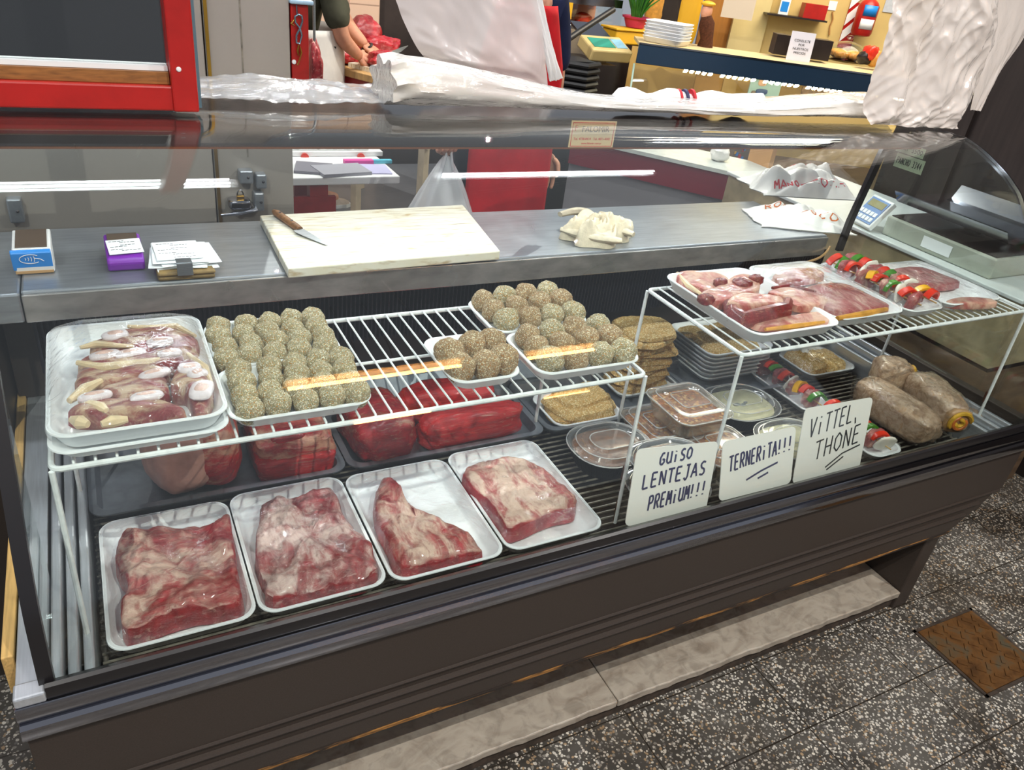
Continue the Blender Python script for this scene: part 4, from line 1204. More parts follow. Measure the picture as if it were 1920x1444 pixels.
def roll(label, p0, p1, r, seed, cut_end=None, film=True):
    """fat stuffed roll from p0 (near end) to p1, lying on its side; cut_end shows the spiral"""
    p0, p1 = Vector(p0), Vector(p1)
    d = p1 - p0; L = d.length; d.normalize()
    c = (p0 + p1) / 2
    s = thing('stuffed_roll', label, 'stuffed roll', (c.x, c.y, c.z - r), 0, 'stuffed meat rolls wrapped in film')
    rt = d.to_track_quat('Y', 'Z').to_matrix()
    MB().blob(c, (r * 1.06, L / 2, r), 3.8, seed, .07, 1.6, 44, 36, rt, fine=.02).build('roll_body', 'roll', s)
    if cut_end is not None:
        e = p0 if cut_end == 0 else p1
        dd = -d if cut_end == 0 else d
        rr = dd.to_track_quat('Z', 'Y').to_matrix()
        o = e - dd * .004
        face = MB().blob(o, (r * .80, r * .76, .012), 3, seed + 1, .08, 1.5, 30, 10, rr).build('cut_face', 'rollcut', s)
        for k, (mt, r0, tw) in enumerate((('egg', .70, 0), ('carrot', .44, 1.8), ('egg', .24, 3.1))):
            pts = []
            for q in range(15):
                a = tw + q * (.36 if k else .28)
                rad = r * r0 * (1 - .012 * q)
                pts.append(o + rr @ Vector((math.cos(a) * rad, math.sin(a) * rad * .92, .0125)))
            MB().tube(pts, [r * .07] + [r * .13] * 13 + [r * .06], 7).build('filling_ring', mt, face)
    if film:
        MB().blob(c, (r * 1.10, L / 2 + .006, r * 1.03), 3.6, seed + 7, .09, 2.2, 40, 30, rt, fine=.05).build('film_wrap', 'film_tight', s)
    return s


def rp(x, y, z): return at(x, y, 2, z)


zq = DECK + .050
roll('stuffed roll lying lengthwise beside the skewers, front right of the case', rp(1752, 815, zq), rp(1612, 726, zq), .047, 3)
roll('glossy stuffed roll on the far right, half under the others', rp(1855, 800, DECK + .042), rp(1790, 755, DECK + .042), .042, 5)
roll('stuffed roll resting on top, its yellow spiral end turned up to the right', rp(1702, 706, DECK + .090), rp(1636, 698, DECK + .085), .046, 8, 0, False)
roll('brown stuffed roll lying across the others, cut end at the lower right', rp(1795, 790, DECK + .080), rp(1712, 714, DECK + .085), .047, 11, 0, True)

# ================================================================== ON THE WORKTOP
zw = CT + .0005
cb = [at(487, 405, 2, CT + .02), at(868, 385, 2, CT + .02), at(938, 472, 2, CT + .02), at(540, 505, 2, CT + .02)]


def board_mat():
    t = NT('scored_cutting_board')
    n = t.noise(9, 7, .8, t.coords((1, 3, 1), (0, 0, .5)))
    c = t.ramp(n, [(.35, lin('#e9e6da')), (.6, lin('#e3dcc6')), (.75, lin('#c2a97c'))])
    k = t.noise(45, 6, .3, t.coords((.25, 4, 1), (0, 0, .7)))
    c2 = t.mix(t.ramp(k, [(.54, (0, 0, 0, 1)), (.66, (.75, .75, .75, 1))]), c, lin('#a98c58'))
    return t.pbr(c2, .55, 0, t.bump(k, .25), .4)


MT['board'] = board_mat()
pl = [(.322 - .007, 1.786), (.832, 1.786), (.815, 1.475), (.318, 1.468)]
ax = [(cb[0].x, min(cb[0].y, 1.784)), (cb[1].x, 1.784), (cb[2].x, cb[2].y), (cb[3].x, cb[3].y)]
o = MB().prism([(p[0], p[1]) for p in reversed(ax)], CT + .0004, CT + .022).build('cutting_board', 'board', bevel=.003, smooth=0)
tag(o, 'thick white plastic cutting board with brownish knife scars on the worktop', 'cutting board')
zk = CT + .0225
kn = thing('boning_knife', 'boning knife with riveted wooden handle lying on the white cutting board', 'knife', tuple(at(560, 425, 2, zk)))
h0, h1, tip = at(514, 396, 2, zk + .008), at(562, 430, 2, zk + .006), at(614, 460, 2, zk + .002)
MT['handle'] = plain('worn_wooden_handle', '#8a5a2c', .5, var=.35, vs=30, stretch=(1, 6, 6))
MB().tube([h0, h0.lerp(h1, .12), h0.lerp(h1, .5), h0.lerp(h1, .85), h1], [.006, .010, .0095, .0095, .008], 12, .75).build('handle', 'handle', kn)
for f in (.25, .7): MB().lathe([(.003, 0), (.003, .001), (.0001, .0014)], 10, tuple(h0.lerp(h1, f) + Vector((0, 0, .0072)))).build('rivet', 'chrome', kn)
dv = (tip - h1); sd = Vector((-dv.y, dv.x, 0)).normalized()
bl = []
for f, a_, b_ in ((0, .006, -.016), (.12, .007, -.018), (.5, .006, -.012), (.85, .003, -.005), (1, .0005, -.0005)):
    p = h1.lerp(tip, f); bl.append([p + sd * a_ + Vector((0, 0, .0012)), p + sd * b_ + Vector((0, 0, .0004)), p + sd * b_ - Vector((0, 0, .0004)), p + sd * a_ - Vector((0, 0, .0012))])
MB().loft(bl).build('blade', 'steel', kn, smooth=0)

# bundled rag
MT['rag'] = plain('cream_cotton_rag', '#d8cbb2', .9, 0, .2, var=.15, vs=50, bump=.4, bs=300)
rg = MB()
cr = at(1118, 425, 2, CT + .03)


def ragf(u, v):
    a = 2 * PI * u; s = v
    r = .094 * (1 + .16 * math.sin(3 * a + 1) + .10 * math.sin(7 * a))
    z = .048 * max(0, 1 - s ** 2.2) ** .5 * (1 + .75 * noise.noise((math.cos(a) * s * 3.2, math.sin(a) * s * 3.2, 5))) + .012 * abs(math.sin(5 * a + 9 * s + 3 * noise.noise((u * 4, v * 4, 1)))) * (1 if s < .97 else 0)
    return Vector((cr.x + r * s * math.cos(a) * 1.05, cr.y + r * s * math.sin(a) * .62 - .01, CT + .001 + max(0, z)))


rg.grid(84, 22, lambda u, v: ragf(u, v), True)
rg.f.append(tuple(i * 22 + 21 for i in range(84)))
tag(rg.build('rag', 'rag', smooth=70), 'crumpled cream rag in the middle of the steel worktop', 'cloth')
for k, (px, lb) in enumerate(((((1050, 402), (1080, 396), (1105, 402), (1085, 418), (1120, 425)), None), (((1125, 400), (1150, 412), (1140, 425), (1165, 432), (1188, 440)), None), (((1052, 430), (1090, 440), (1130, 448), (1165, 452)), None), (((1095, 415), (1130, 425), (1165, 422), (1185, 428)), None))):
    q = [at(x, y, 2, CT + .035 - .006 * k) + Vector((0, 0, .006 * noise.noise((i, k, 2)))) for i, (x, y) in enumerate(px)]
    q = curve_open([Vector(p) for p in q], 4)
    ch = MB().tube(q, [.008 + .006 * math.sin(PI * i / (len(q) - 1)) for i in range(len(q))], 10, .8).build('rag_fold', 'rag', bpy.data.objects['rag'])

# card readers
MT['blue'] = plain('bright_blue_plastic', '#1f86dc', .35)
MT['purple'] = plain('purple_plastic', '#7a1fa8', .35)
MT['white_pl'] = plain('white_plastic', '#e9e9ea', .35)
MT['screen'] = plain('dark_screen', '#5a4a3c', .15, 0, .6)
MT['tan'] = plain('tan_edge', '#b08a5c', .5)
cw = 74


def reader(name, label, xl, xr, ybase, ytop, mb_, mtop, y0=1.49):
    """tilted counter terminal: front face low, screen face sloping up and back"""
    a, b = at(xl, ybase, 2, zw), at(xr, ybase, 2, zw)
    x0, x1, yb = a.x, b.x, (a.y + b.y) / 2
    t = thing(name, label, 'card reader', ((x0 + x1) / 2, yb + .04, zw))
    return t, x0, x1, yb


t, x0, x1, yb = reader('card_reader', 'bright blue and white card reader at the left end of the worktop', 31, 104, 512, 430, 'blue', 'white_pl')
prof = [(yb, zw), (yb - .008, zw + .042), (yb - .004, zw + .047), (yb + .078, zw + .056), (yb + .082, zw + .050), (yb + .060, zw + .030), (yb + .045, zw)]
MB().extr(prof, x0, x1).build('reader_shell', 'white_pl', t, bevel=.003, smooth=0)
MB().extr([(yb - .0008, zw + .006), (yb - .0095, zw + .042), (yb - .004, zw + .0475), (yb + .004, zw + .045), (yb + .004, zw + .006)], x0 - .003, x1 - .001).build('blue_face', 'blue', t, bevel=.002, smooth=0)
MB().extr([(yb - .0035, zw + .001), (yb - .003, zw + .0055), (yb + .004, zw + .0055), (yb + .004, zw + .001)], x0, x1 - .002).build('base_strip', 'tan', t, smooth=0)
mS = Matrix.Translation((0, yb + .000, zw + .0478)) @ Matrix.Rotation(math.atan2(.009, .082), 4, 'X')
MB().box(x0 + .006, x1 - .006, .004, .074, .0, .0018, mS).build('screen', 'screen', t, smooth=0)
cx = (x0 + x1) / 2 - .004
fp = lambda u, v: Vector((cx + u, yb - .001 - .0088 * (v * .72 / .036) - .0006, zw + .006 + v * .72))
wv = [[fp(-.010 + .0045 * k + .003 * math.cos(a), .034 + (.004 + .0022 * k) * math.sin(a)) for a in (-.9, -.45, 0, .45, .9)] for k in range(4)]
el = [fp(.017 * math.cos(2 * PI * i / 24), .034 + .013 * math.sin(2 * PI * i / 24)) for i in range(25)]
strokes(wv + [el[3:22]] + [[fp(.007, .036), fp(.016, .033), fp(.021, .026)]], (0, -1, .2), .0011).build('contactless_symbol', 'paper', t, smooth=0)

t, x0, x1, yb = reader('card_reader', 'purple card reader with a paper slip on its top', 203, 274, 508, 430, 'purple', 'purple')
prof = [(yb, zw), (yb - .004, zw + .018), (yb + .002, zw + .026), (yb + .090, zw + .042), (yb + .096, zw + .036), (yb + .092, zw)]
MB().extr(prof, x0, x1).build('reader_shell', 'purple', t, bevel=.006, smooth=0)
mS = Matrix.Translation((0, yb + .003, zw + .0270)) @ Matrix.Rotation(math.atan2(.016, .088), 4, 'X')
MB().box(x0 + .006, x1 - .006, .050, .086, .0, .0016, mS).build('screen', 'screen', t, smooth=0)


def slip(label, mat4, w, d, lines, parent=None):
    s = thing('paper_slip', label, 'paper', tuple(mat4 @ Vector((0, 0, 0))), 0, 'printed paper slips')
    MB().box(-w / 2, w / 2, -d / 2, d / 2, 0, .0006, mat4).build('sheet', 'paper', s, smooth=0)
    ln = MB()
    for i in range(lines):
        y = d * (.38 - .76 * i / max(1, lines - 1)); rn = random.Random(i * 3 + lines)
        if i % 3 == 2: continue
        x_a = -w * .42 + (w * .3 if i % 2 else 0)
        xx = x_a
        while xx < x_a + w * rn.uniform(.3, .5):
            q = rn.uniform(.003, .008); ln.box(xx, xx + q, y - .0007, y + .0007, .0006, .0009, mat4); xx += q + .0016
    ln.build('print', 'ink_black', s, smooth=0)
    return s


slip('white printed slip lying on the purple card reader', mS @ Matrix.Translation(((x0 + x1) / 2 + .002, .034, .0024)) @ Matrix.Rotation(.08, 4, 'Z'), .060, .052, 9)
p = at(343, 490, 2, zw + .02)
wl = thing('wallet', 'worn tan leather pouch under a wad of papers on the worktop', 'pouch', (p.x, p.y, zw))
MT['leather'] = plain('tan_leather', '#7d6436', .6, var=.4, vs=40, bump=.3, bs=90)
MB().box(p.x - .050, p.x + .052, p.y - .045, p.y + .060, zw + .0002, zw + .009).build('lower_flap', 'leather', wl, bevel=.004, smooth=0)
MB().box(p.x - .050, p.x + .053, p.y - .047, p.y + .060, zw + .0095, zw + .017).build('upper_flap', 'leather', wl, bevel=.004, smooth=0)
for k in range(5):
    m4 = Matrix.Translation((p.x + (.004, -.006, .010, -.002, -.006)[k], p.y + .014 + .004 * k, zw + .0176 + .0034 * k)) @ Matrix.Rotation((.06, -.12, .10, -.05, .03)[k], 4, 'Z') @ Matrix.Rotation(.03, 4, 'X')
    slip(['bottom sheet of the paper wad on the tan pouch', 'second sheet from below in the paper wad', 'middle sheet of the paper wad on the pouch', 'second sheet from the top of the paper wad', 'top printed sheet of the paper wad on the pouch'][k], m4, (.110, .104, .108, .10, .082)[k], .100 - .012 * (k == 4), 10 if k == 4 else 3)
bc_ = MB().box(p.x - .016, p.x + .012, p.y - .05, p.y - .026, zw + .0345, zw + .0375).box(p.x - .016, p.x + .012, p.y - .053, p.y - .050, zw + .012, zw + .0375)
tag(bc_.build('binder_clip', 'steel', bevel=.001, smooth=0), 'small metal clip holding the paper wad to the pouch', 'clip')


# printed plastic bags
def crumple(name, label, cx, cy, z0, w, d, h, seed, rz, lines, mat='bagfilm_w', group='printed plastic bags on the worktop', ridge=1.0):
    t = thing(name, label, 'plastic bag', (cx, cy, z0), rz, group)
    f = lambda u, v: Vector(((u - .5) * w * (1 + .10 * noise.noise((v * 4, seed, 1))), (v - .5) * d * (1 + .12 * noise.noise((u * 4, seed, 2))),
                             .003 + h * max(0, (1 - abs(2 * u - 1) ** 3) * (1 - abs(2 * v - 1) ** 3)) * (.55 + ridge * abs(noise.noise((u * 3.3, v * 3.3, seed))) + .35 * noise.noise((u * 8, v * 8, seed + 1)))))
    mb = MB(); mb.grid(46, 36, f)
    base = [Vector(((u - .5) * w * (1 + .10 * noise.noise((v * 4, seed, 1))), (v - .5) * d * (1 + .12 * noise.noise((u * 4, seed, 2))), .0005)) for u in (0, 1) for v in (0, 1)]
    mb.grid(12, 10, lambda u, v: Vector((*f(u, v).xy, .0006)))
    mb.build('bag', mat, t, local=True, smooth=25)
    for (txt, u0, v0, u1, v1, hh, ink) in lines:
        wr = write(txt, (u0, v0, 0), (u1, v1, 0), Vector((-(v1 - v0), (u1 - u0), 0)).normalized() * hh, (0, 0, 1), .013)
        wr.v = [tuple(f(x, y) + Vector((0, 0, .0012 + (.0006 if zz > .0005 else 0)))) for x, y, zz in wr.v]
        wr.build('print', ink, t, local=True, smooth=0)
    return t


MT['bagfilm_w'] = plain('white_thin_plastic', '#e6e4e0', .35, 0, .5, var=.06, vs=20, bump=.25, bs=60)
MT['ink_orange'] = plain('orange_print', '#c9682c', .6)
c1 = at(1500, 345, 2, CT + .05); c2 = at(1500, 405, 2, CT + .02)
crumple('printed_bag', 'crumpled white plastic bag with red lettering, at the back of the worktop', c1.x, c1.y, CT + .03, .36, .19, .085, 4, -.25,
        [('MANOA', .10, .10, .42, .10, .07, 'ink_red'), ('ROMA', .48, .10, .86, .14, .09, 'ink_red'), ('ROA', .40, .55, .70, .75, .10, 'ink_red')], ridge=1.4)
crumple('printed_bag', 'flat folded white bag with orange lettering near the strut', c2.x, c2.y, zw, .30, .17, .055, 9, -.38,
        [('DO', .45, .30, .60, .28, .09, 'ink_orange'), ('ROA', .15, .62, .40, .62, .08, 'ink_orange'), ('CO', .62, .30, .8, .2, .10, 'ink_orange')], ridge=.6)
# ================================================================== LAMPS OF THE HALL
MT['tube_warm'] = glow('warm_tube', '#ffb060', 26)
MT['lamp_body'] = plain('white_lamp_body', '#d8d8d6', .5)


def ceiling_tube(label, x0, x1, y, z, mat, tubes=1):
    t = thing('ceiling_lamp', label, 'lamp', ((x0 + x1) / 2, y, z), 0, 'tube lamps above the stalls')
    MB().box(x0 - .03, x1 + .03, y - .035, y + .035, z + .022, z + .055).build('lamp_body', 'lamp_body', t, smooth=0)
    for k in range(tubes):
        yy = y + (k - (tubes - 1) / 2) * .05
        MB().tube([(x0, yy, z), (x1, yy, z)], .008 if mat == 'tube_warm' else .013, 10).build('tube', mat, t)
    for x in (x0 + .15, x1 - .15): MB().tube([(x, y, z + .054), (x, y, 4.2)], .004, 6).build('hanger', 'lamp_body', t)
    return t


ceiling_tube('twin cool tube lamp above the left end of the counter', -1.0, .38, 1.69, 2.6, 'tube', 2)
ceiling_tube('single cool tube lamp above the right half of the counter', 1.14, 2.10, 1.74, 2.6, 'tube')
ceiling_tube('single cool tube lamp towards the neighbouring stall', 2.55, 3.99, 2.74, 2.6, 'tube')
ceiling_tube('longest warm tube lamp over the aisle', .82, 1.92, -2.08, 2.6, 'tube_warm')
ceiling_tube('short warm tube lamp over the aisle, second row', 1.31, 1.86, -2.67, 2.6, 'tube_warm')
ceiling_tube('short warm tube lamp over the aisle, towards the right', 2.42, 2.95, -2.10, 2.6, 'tube_warm')
ceiling_tube('warm tube lamp at the far right of the second row', 2.84, 3.25, -2.80, 2.6, 'tube_warm')
ceiling_tube('single cool tube lamp above the butcher\'s floor', -.22, .36, 3.15, 2.6, 'tube')  # added tube for highlights on the film wraps, set to suit the glass reflection

# ================================================================== ON TOP OF THE CASE
zt0 = TOPZ + .0075
MT['dark_pane'] = plain('dark_window_glass', '#15161d', .08, 0, .6)
YR = 1.378
rz = lambda py, px=200: at(px, py, 1, YR).z
cab = thing('window_frame', 'red wooden window frame with glass standing on the canopy\'s left end', 'window frame', (-.25, YR + .1, zt0))
pl_, pr_ = at(322, 170, 1, YR).x, at(372, 190, 1, YR).x
zb1 = rz(158)
MB().box(-.75, pr_ - .004, YR, YR + .04, zt0, zb1).build('bottom_rail', 'red_paint', cab, bevel=.003, smooth=0)
MB().box(pl_, pr_, YR - .006, YR + .05, zt0, 1.95).build('post', 'red_paint', cab, bevel=.003, smooth=0)
MB().box(-.75, pl_ - .001, YR + .012, YR + .05, zb1 + .0005, rz(134)).build('wooden_ledge', 'handle', cab, smooth=0)['label'] = 'bare brown wooden ledge'
MB().box(-.75, pl_ - .001, YR + .02, YR + .05, rz(134) + .0005, rz(124)).build('white_ledge', 'white_pl', cab, smooth=0)
MB().box(-.75, pl_ - .001, YR + .028, YR + .034, rz(124) + .0005, 1.95).build('pane', 'glass', cab, smooth=0)
MB().box(pr_ + .0005, pr_ + .006, YR + .01, YR + .05, zt0 + .004, 1.95).build('side_strip', plain('blue_grey_strip', '#5d7c8a', .5), cab, smooth=0)
p = at(335, 130, 1, YR - .006)
MB().lathe([(.0001, .0), (.004, .0005), (.003, .002), (.0001, .0028)], 12, mat=Matrix.Translation(p) @ Matrix.Rotation(PI / 2, 4, 'X')).build('nail_head', 'white_pl', cab)

# loose clear sheet
sh = MB()
xa, xb = pr_ - .03, .545


def sheetf(u, v):
    x = xa + (xb - xa) * u
    w = (1 - abs(2 * u - .9) ** 2.2)
    ht = .003 + .026 * max(0, w) * max(0, math.sin(PI * min(1, v * 1.15))) ** .8
    return Vector((x, 1.455 + .18 * v + .01 * math.sin(u * 9), zt0 + .001 + max(0, ht * (1 + .22 * noise.noise((u * 4, v * 5, 3))) + .004 * noise.noise((u * 16, v * 5, 1)))))


sh.grid(60, 26, sheetf)
tag(sh.build('plastic_sheet', 'sheet', smooth=180, solid=.0012), 'loose clear plastic sheet lying beside the red window frame', 'plastic sheet')

# long roll of plastic bags
rl = MB(); tops = [(720, 112, 222), (745, 104, 224), (800, 109, 225), (900, 130, 225), (1000, 155, 225), (1100, 175, 226), (1200, 183, 225), (1300, 187, 226), (1400, 189, 226), (1500, 181, 223), (1600, 176, 223), (1668, 178, 225)]
NU, NV = 120, 40
prof_ = []
for px_, pt, pb in tops:
    q = at(px_, pt, 1, 1.475); prof_.append((q.x, max(.02, q.z - zt0)))


def hgt(x):
    for (xa_, ha), (xb_, hb) in zip(prof_, prof_[1:]):
        if x <= xb_: return ha + (hb - ha) * max(0, (x - xa_) / (xb_ - xa_))
    return prof_[-1][1]


def rollf(u, v):
    x = prof_[0][0] + (prof_[-1][0] - prof_[0][0]) * u
    h = hgt(x) * (1 + .05 * noise.noise((x * 9, 4, 2))); a = 2 * PI * v
    wy = .062 + .018 * math.sin(x * 5)
    rid = 1 + .16 * noise.noise((x * 3.2 + .7 * math.sin(a), math.cos(a) * 2.2, math.sin(a) * 2.2)) - .22 * abs(noise.noise((x * 4 + math.sin(a) * 1.4, math.sin(a) * 3.4, math.cos(a) * 3.4)))
    if u < .035: rid *= 1 + .18 * math.sin(a * 7) * (1 - u / .035)
    return Vector((x, 1.478 + math.cos(a) * wy * rid, max(zt0 + .0008, zt0 + h / 2 + math.sin(a) * h / 2 * rid)))


rl.loft([[rollf(i / NU, j / NV) for j in range(NV)] for i in range(NU + 1)], True, True)
MT['roll_film'] = clear('milky_rolled_plastic', (.95, .94, .92), 1.5, .04, .16, 1.0, 9, .62, (.86, .835, .79, 1), (1, 3, 3))
tag(rl.build('bag_roll', 'roll_film', smooth=60), 'long milky plastic roll of bags lying along the top of the case', 'plastic roll')
bs = thing('folded_bag', 'white folded bag with red and blue stripes lying on the plastic roll', 'plastic bag')
q0, q1 = at(1150, 190, 1, 1.50), at(1440, 196, 1, 1.50)
bs.location = ((q0 + q1) / 2) - Vector((0, 0, .02))
pts = [q0.lerp(q1, i / 24) + Vector((0, .01, .004 * math.sin(i * .9))) for i in range(25)]
MB().tube(pts, [.006] + [.016 + .002 * math.sin(i * 1.1) for i in range(23)] + [.006], 14, 1.5).build('bag', 'white_pl', bs)
for k, (x, m) in enumerate(((1276, 'ink_red'), (1288, 'ink'), (1301, 'ink_red'))):
    c0 = at(x, 192, 1, 1.50); i = int((c0.x - q0.x) / (q1.x - q0.x) * 24)
    MB().tube([c0 + Vector((-.004, .01, 0)), c0 + Vector((.002, .01, .001))], [.0188, .0188], 14, 1.5).build('stripe', m, bs)


# hanging bags
def hang(name, label, left, right, y, mat, seed, depth=.02, group='plastic bags hanging above the counter', wav=.012, n=(40, 46), side=None):
    L = curve_open([at(x, yy, 1, y) for x, yy in left], 10); R = curve_open([at(x, yy, 1, y) for x, yy in right], 10)
    nv = n[1]

    def smp(c, v):
        t = v * (len(c) - 1); i = min(int(t), len(c) - 2); return c[i].lerp(c[i + 1], t - i)

    def f(u, v, s):
        p = smp(L, v).lerp(smp(R, v), u)
        e = min(1, 6 * u, 6 * (1 - u), 5 * (1 - v) + .12)
        rip = wav * noise.noise((u * 5 + v * 1.3, v * 2.2, seed)) + wav * .5 * abs(noise.noise((u * 9 - v * 3, v * 6, seed + 3))) + (wav * .40 * abs(noise.noise((u * 11 + v * 9, v * 5 - u * 4, seed + 7))) if n[0] > 50 else 0)
        zz = p.z - .006 * abs(noise.noise((u * 9, seed, 1))) * (v > .98)
        return Vector((p.x, y + rip - s * depth * max(0, e) * (1 + .5 * noise.noise((u * 4, v * 3, seed + s))), zz))
    mb = MB()
    a = [[f(i / (n[0] - 1), j / (nv - 1), 1) for i in range(n[0])] for j in range(nv)]
    b = [[f(i / (n[0] - 1), j / (nv - 1), -1) for i in range(n[0])] for j in range(nv)]
    mb.loft([ra + rb[::-1] for ra, rb in zip(a, b)])
    return tag(mb.build(name, mat, smooth=50), label, 'plastic bag', group)


MT['bag_pink'] = clear('pinkish_white_plastic', (.97, .93, .93), 1.5, .025, .25, .5, 10, .60, (.86, .80, .79, 1), (3, 1, .6))
MT['bag_white'] = clear('crinkled_white_plastic', (.97, .94, .91), 1.5, .06, .24, 1.0, 11, .74, (.93, .86, .81, 1), (1, 1, .7))
hang('hanging_bag', 'wide pinkish white plastic bags hanging above the middle of the case', [(722, -60), (745, 10), (775, 80), (800, 112)], [(1000, -60), (1010, 20), (1022, 110), (1028, 160)], 1.75, 'bag_pink', 2)
hang('hanging_bag', 'narrow opaque white sheet hanging at the right of the pinkish bags', [(985, -60), (1003, 20), (1020, 100), (1030, 152)], [(1006, -60), (1022, 20), (1042, 100), (1055, 146)], 1.80, 'white_pl', 5, .008, wav=.006)
hang('hanging_bag', 'large crinkled white bag hanging down onto the right end of the glass', [(1690, -70), (1668, 20), (1645, 110), (1626, 195), (1630, 233)], [(1872, -70), (1868, 20), (1862, 90), (1832, 190), (1792, 240)], 1.365, 'bag_white', 8, .026, wav=.028, n=(100, 120))
hang('hanging_bag', 'smoother translucent bag hanging behind the large crinkled one', [(1850, -70), (1848, 20), (1840, 90), (1828, 160), (1822, 205)], [(1960, -70), (1948, 0), (1922, 70), (1880, 130), (1838, 208)], 1.40, 'bag_white', 11, .006, wav=.006)

# ================================================================== COLD ROOM AND RED CABINET
MT['cold_steel'] = plain('cold_room_steel', '#aaa29a', .38, .35, .5, var=.06, vs=4)
MT['brass'] = plain('brass', '#b08a3a', .3, .9)
fr = thing('cold_room', 'grey steel cold room door and wall behind the worktop on the left', 'cold room', (-.45, 2.4, .051))
FX = lambda px, py: at(px, py, 1, 2.2)
x_seam = FX(400, 330).x
MB().box(x_seam + .004, .4955, 2.2, 2.6, .0515, 2.3).build('wall_panel', 'cold_steel', fr, bevel=.002, smooth=0)
MB().box(-1.6, x_seam, 2.192, 2.6, .0515, 2.3).build('door', 'cold_steel', fr, bevel=.003, smooth=0)
MB().box(x_seam + .006, x_seam + .014, 2.193, 2.1998, .0515, 2.3).build('door_edge', 'brass', fr, smooth=0)
MB().box(-1.6, .20, 2.165, 2.1915, 1.16, 2.3).build('dark_space_sheet', plain('unlit_space_black', '#131118', .7), fr, smooth=0)  # near-black sheet standing in for the unlit space seen through the frame
MB().box(.372, .376, 2.1985, 2.1998, .95, 2.3).build('seam', 'deck_wire', fr, smooth=0)
h = MB(); pa, pb_ = FX(408, 391), FX(472, 383)
h.tube([pa + Vector((0, -.055, 0)), pa.lerp(pb_, .5) + Vector((0, -.06, 0)), pb_ + Vector((0, -.05, 0)), pb_ + Vector((0, -.001, 0))], [.006, .008, .009, .010], 10, .7)
hd = h.build('handle', 'chrome', fr)
pc = FX(445, 374); MB().blob(pc + Vector((0, -.03, 0)), (.03, .028, .014), 4, 2, .02, 1, 24, 14).build('lock_body', 'chrome', hd)
pc = FX(446, 363); MB().box(pc.x - .010, pc.x + .010, 2.155, 2.168, pc.z - .008, pc.z + .008).build('padlock', 'brass', hd, bevel=.002, smooth=0)
MB().tube([pc + Vector((math.cos(a) * .008, -.039, .008 + math.sin(a) * .014)) for a in [i * PI / 8 for i in range(9)]], .002, 6).build('shackle', 'chrome', hd)
for x, y, w_, h_ in ((458, 326, .018, .018), (486, 334, .014, .02), (482, 372, .013, .026), (30, 388, .016, .03)):
    pc = FX(x, y); b_ = MB().box(pc.x - w_, pc.x + w_, 2.165, 2.199, pc.z - h_, pc.z + h_).build('hinge_plate', 'dark_tray', fr, bevel=.004, smooth=0)
    MB().lathe([(.0001, 0), (.004, .001), (.0001, .003)], 10, mat=Matrix.Translation((pc.x + .004, 2.165, pc.z)) @ Matrix.Rotation(PI / 2, 4, 'X')).build('bolt', 'chrome', b_)
rc = thing('red_cabinet', 'narrow red cabinet with pale blue top beside the cold room', 'cabinet', (.525, 2.4, 1.02))
zr1 = FX(560, 8).z
MB().box(.499, .545, 2.2, 2.62, 1.02, zr1).build('cabinet_side', 'red_paint', rc, bevel=.003, smooth=0)
MB().box(.495, .556, 2.185, 2.64, zr1 + .0005, zr1 + .012).build('cabinet_top', plain('pale_blue_top', '#a9c6dc', .35), rc, bevel=.004, smooth=0)
ky = thing('key_ring', 'bunch of keys on a steel snap hook hung on the red cabinet', 'keys', tuple(FX(560, 30) + Vector((0, -.002, 0))))
MT['hook'] = plain('blue_steel', '#7f96a5', .25, .9)
kp = lambda x, y: at(x, y, 1, 2.19)
MB().tube([kp(556, 10), kp(557, 28)], .0018, 6).build('hook_nail', 'hook', ky)
MB().tube([kp(x, y) for x, y in [(560, 27), (553, 31), (554, 42), (562, 52), (566, 66), (562, 82), (556, 80), (556, 66), (563, 52), (567, 40), (566, 30), (560, 27)]], .0026, 8).build('snap_hook', 'hook', ky)
for pts, m in (([(560, 84), (558, 96), (560, 104)], 'brass'), ([(562, 86), (565, 98), (562, 112), (558, 122)], 'brass'), ([(552, 36), (546, 44), (552, 48)], 'brass')):
    MB().tube([kp(*q) for q in pts], [.003, .005] + [.0035] * (len(pts) - 2), 8, .5).build('key', m, ky)
sw = MB(); q = FX(551, 116)
tag(MB().lathe([(.0001, 0), (.006, .001), (.005, .004), (.0001, .005)], 12, mat=Matrix.Translation(q + Vector((0, -.0005, 0))) @ Matrix.Rotation(PI / 2, 4, 'X')).build('screw_knob', 'white_pl'), 'small pale knob on the red cabinet beside the keys', 'knob')

# ================================================================== STALL FLOOR AND WALLS
MT['concrete'] = plain('smooth_grey_stall_floor', '#77767c', .35, 0, .5, var=.1, vs=5)
struct(MB().box(-1.7, 2.30, 1.80, 5.3, .0005, .05), 'floor_stall', 'concrete', smooth=0)


def tiles(name, base, line, size, off=(0, 0, 0), rough=.3):
    t = NT(name); v = t.coords(); sx = t.new('ShaderNodeSeparateXYZ'); t.link(v, sx.inputs[0]); outs = []
    for o, f_ in ((sx.outputs[0], off[0]), (sx.outputs[2], off[2])):
        a = t.new('ShaderNodeMath', operation='ADD'); a.inputs[1].default_value = 10 * size + f_; t.link(o, a.inputs[0])
        b = t.new('ShaderNodeMath', operation='PINGPONG'); b.inputs[1].default_value = size / 2; t.link(a.outputs[0], b.inputs[0])
        l = t.new('ShaderNodeMath', operation='LESS_THAN'); l.inputs[1].default_value = .004; t.link(b.outputs[0], l.inputs[0]); outs.append(l.outputs[0])
    m = t.new('ShaderNodeMath', operation='MAXIMUM'); t.link(outs[0], m.inputs[0]); t.link(outs[1], m.inputs[1])
    return t.pbr(t.mix(m.outputs[0], lin(base), lin(line)), rough)


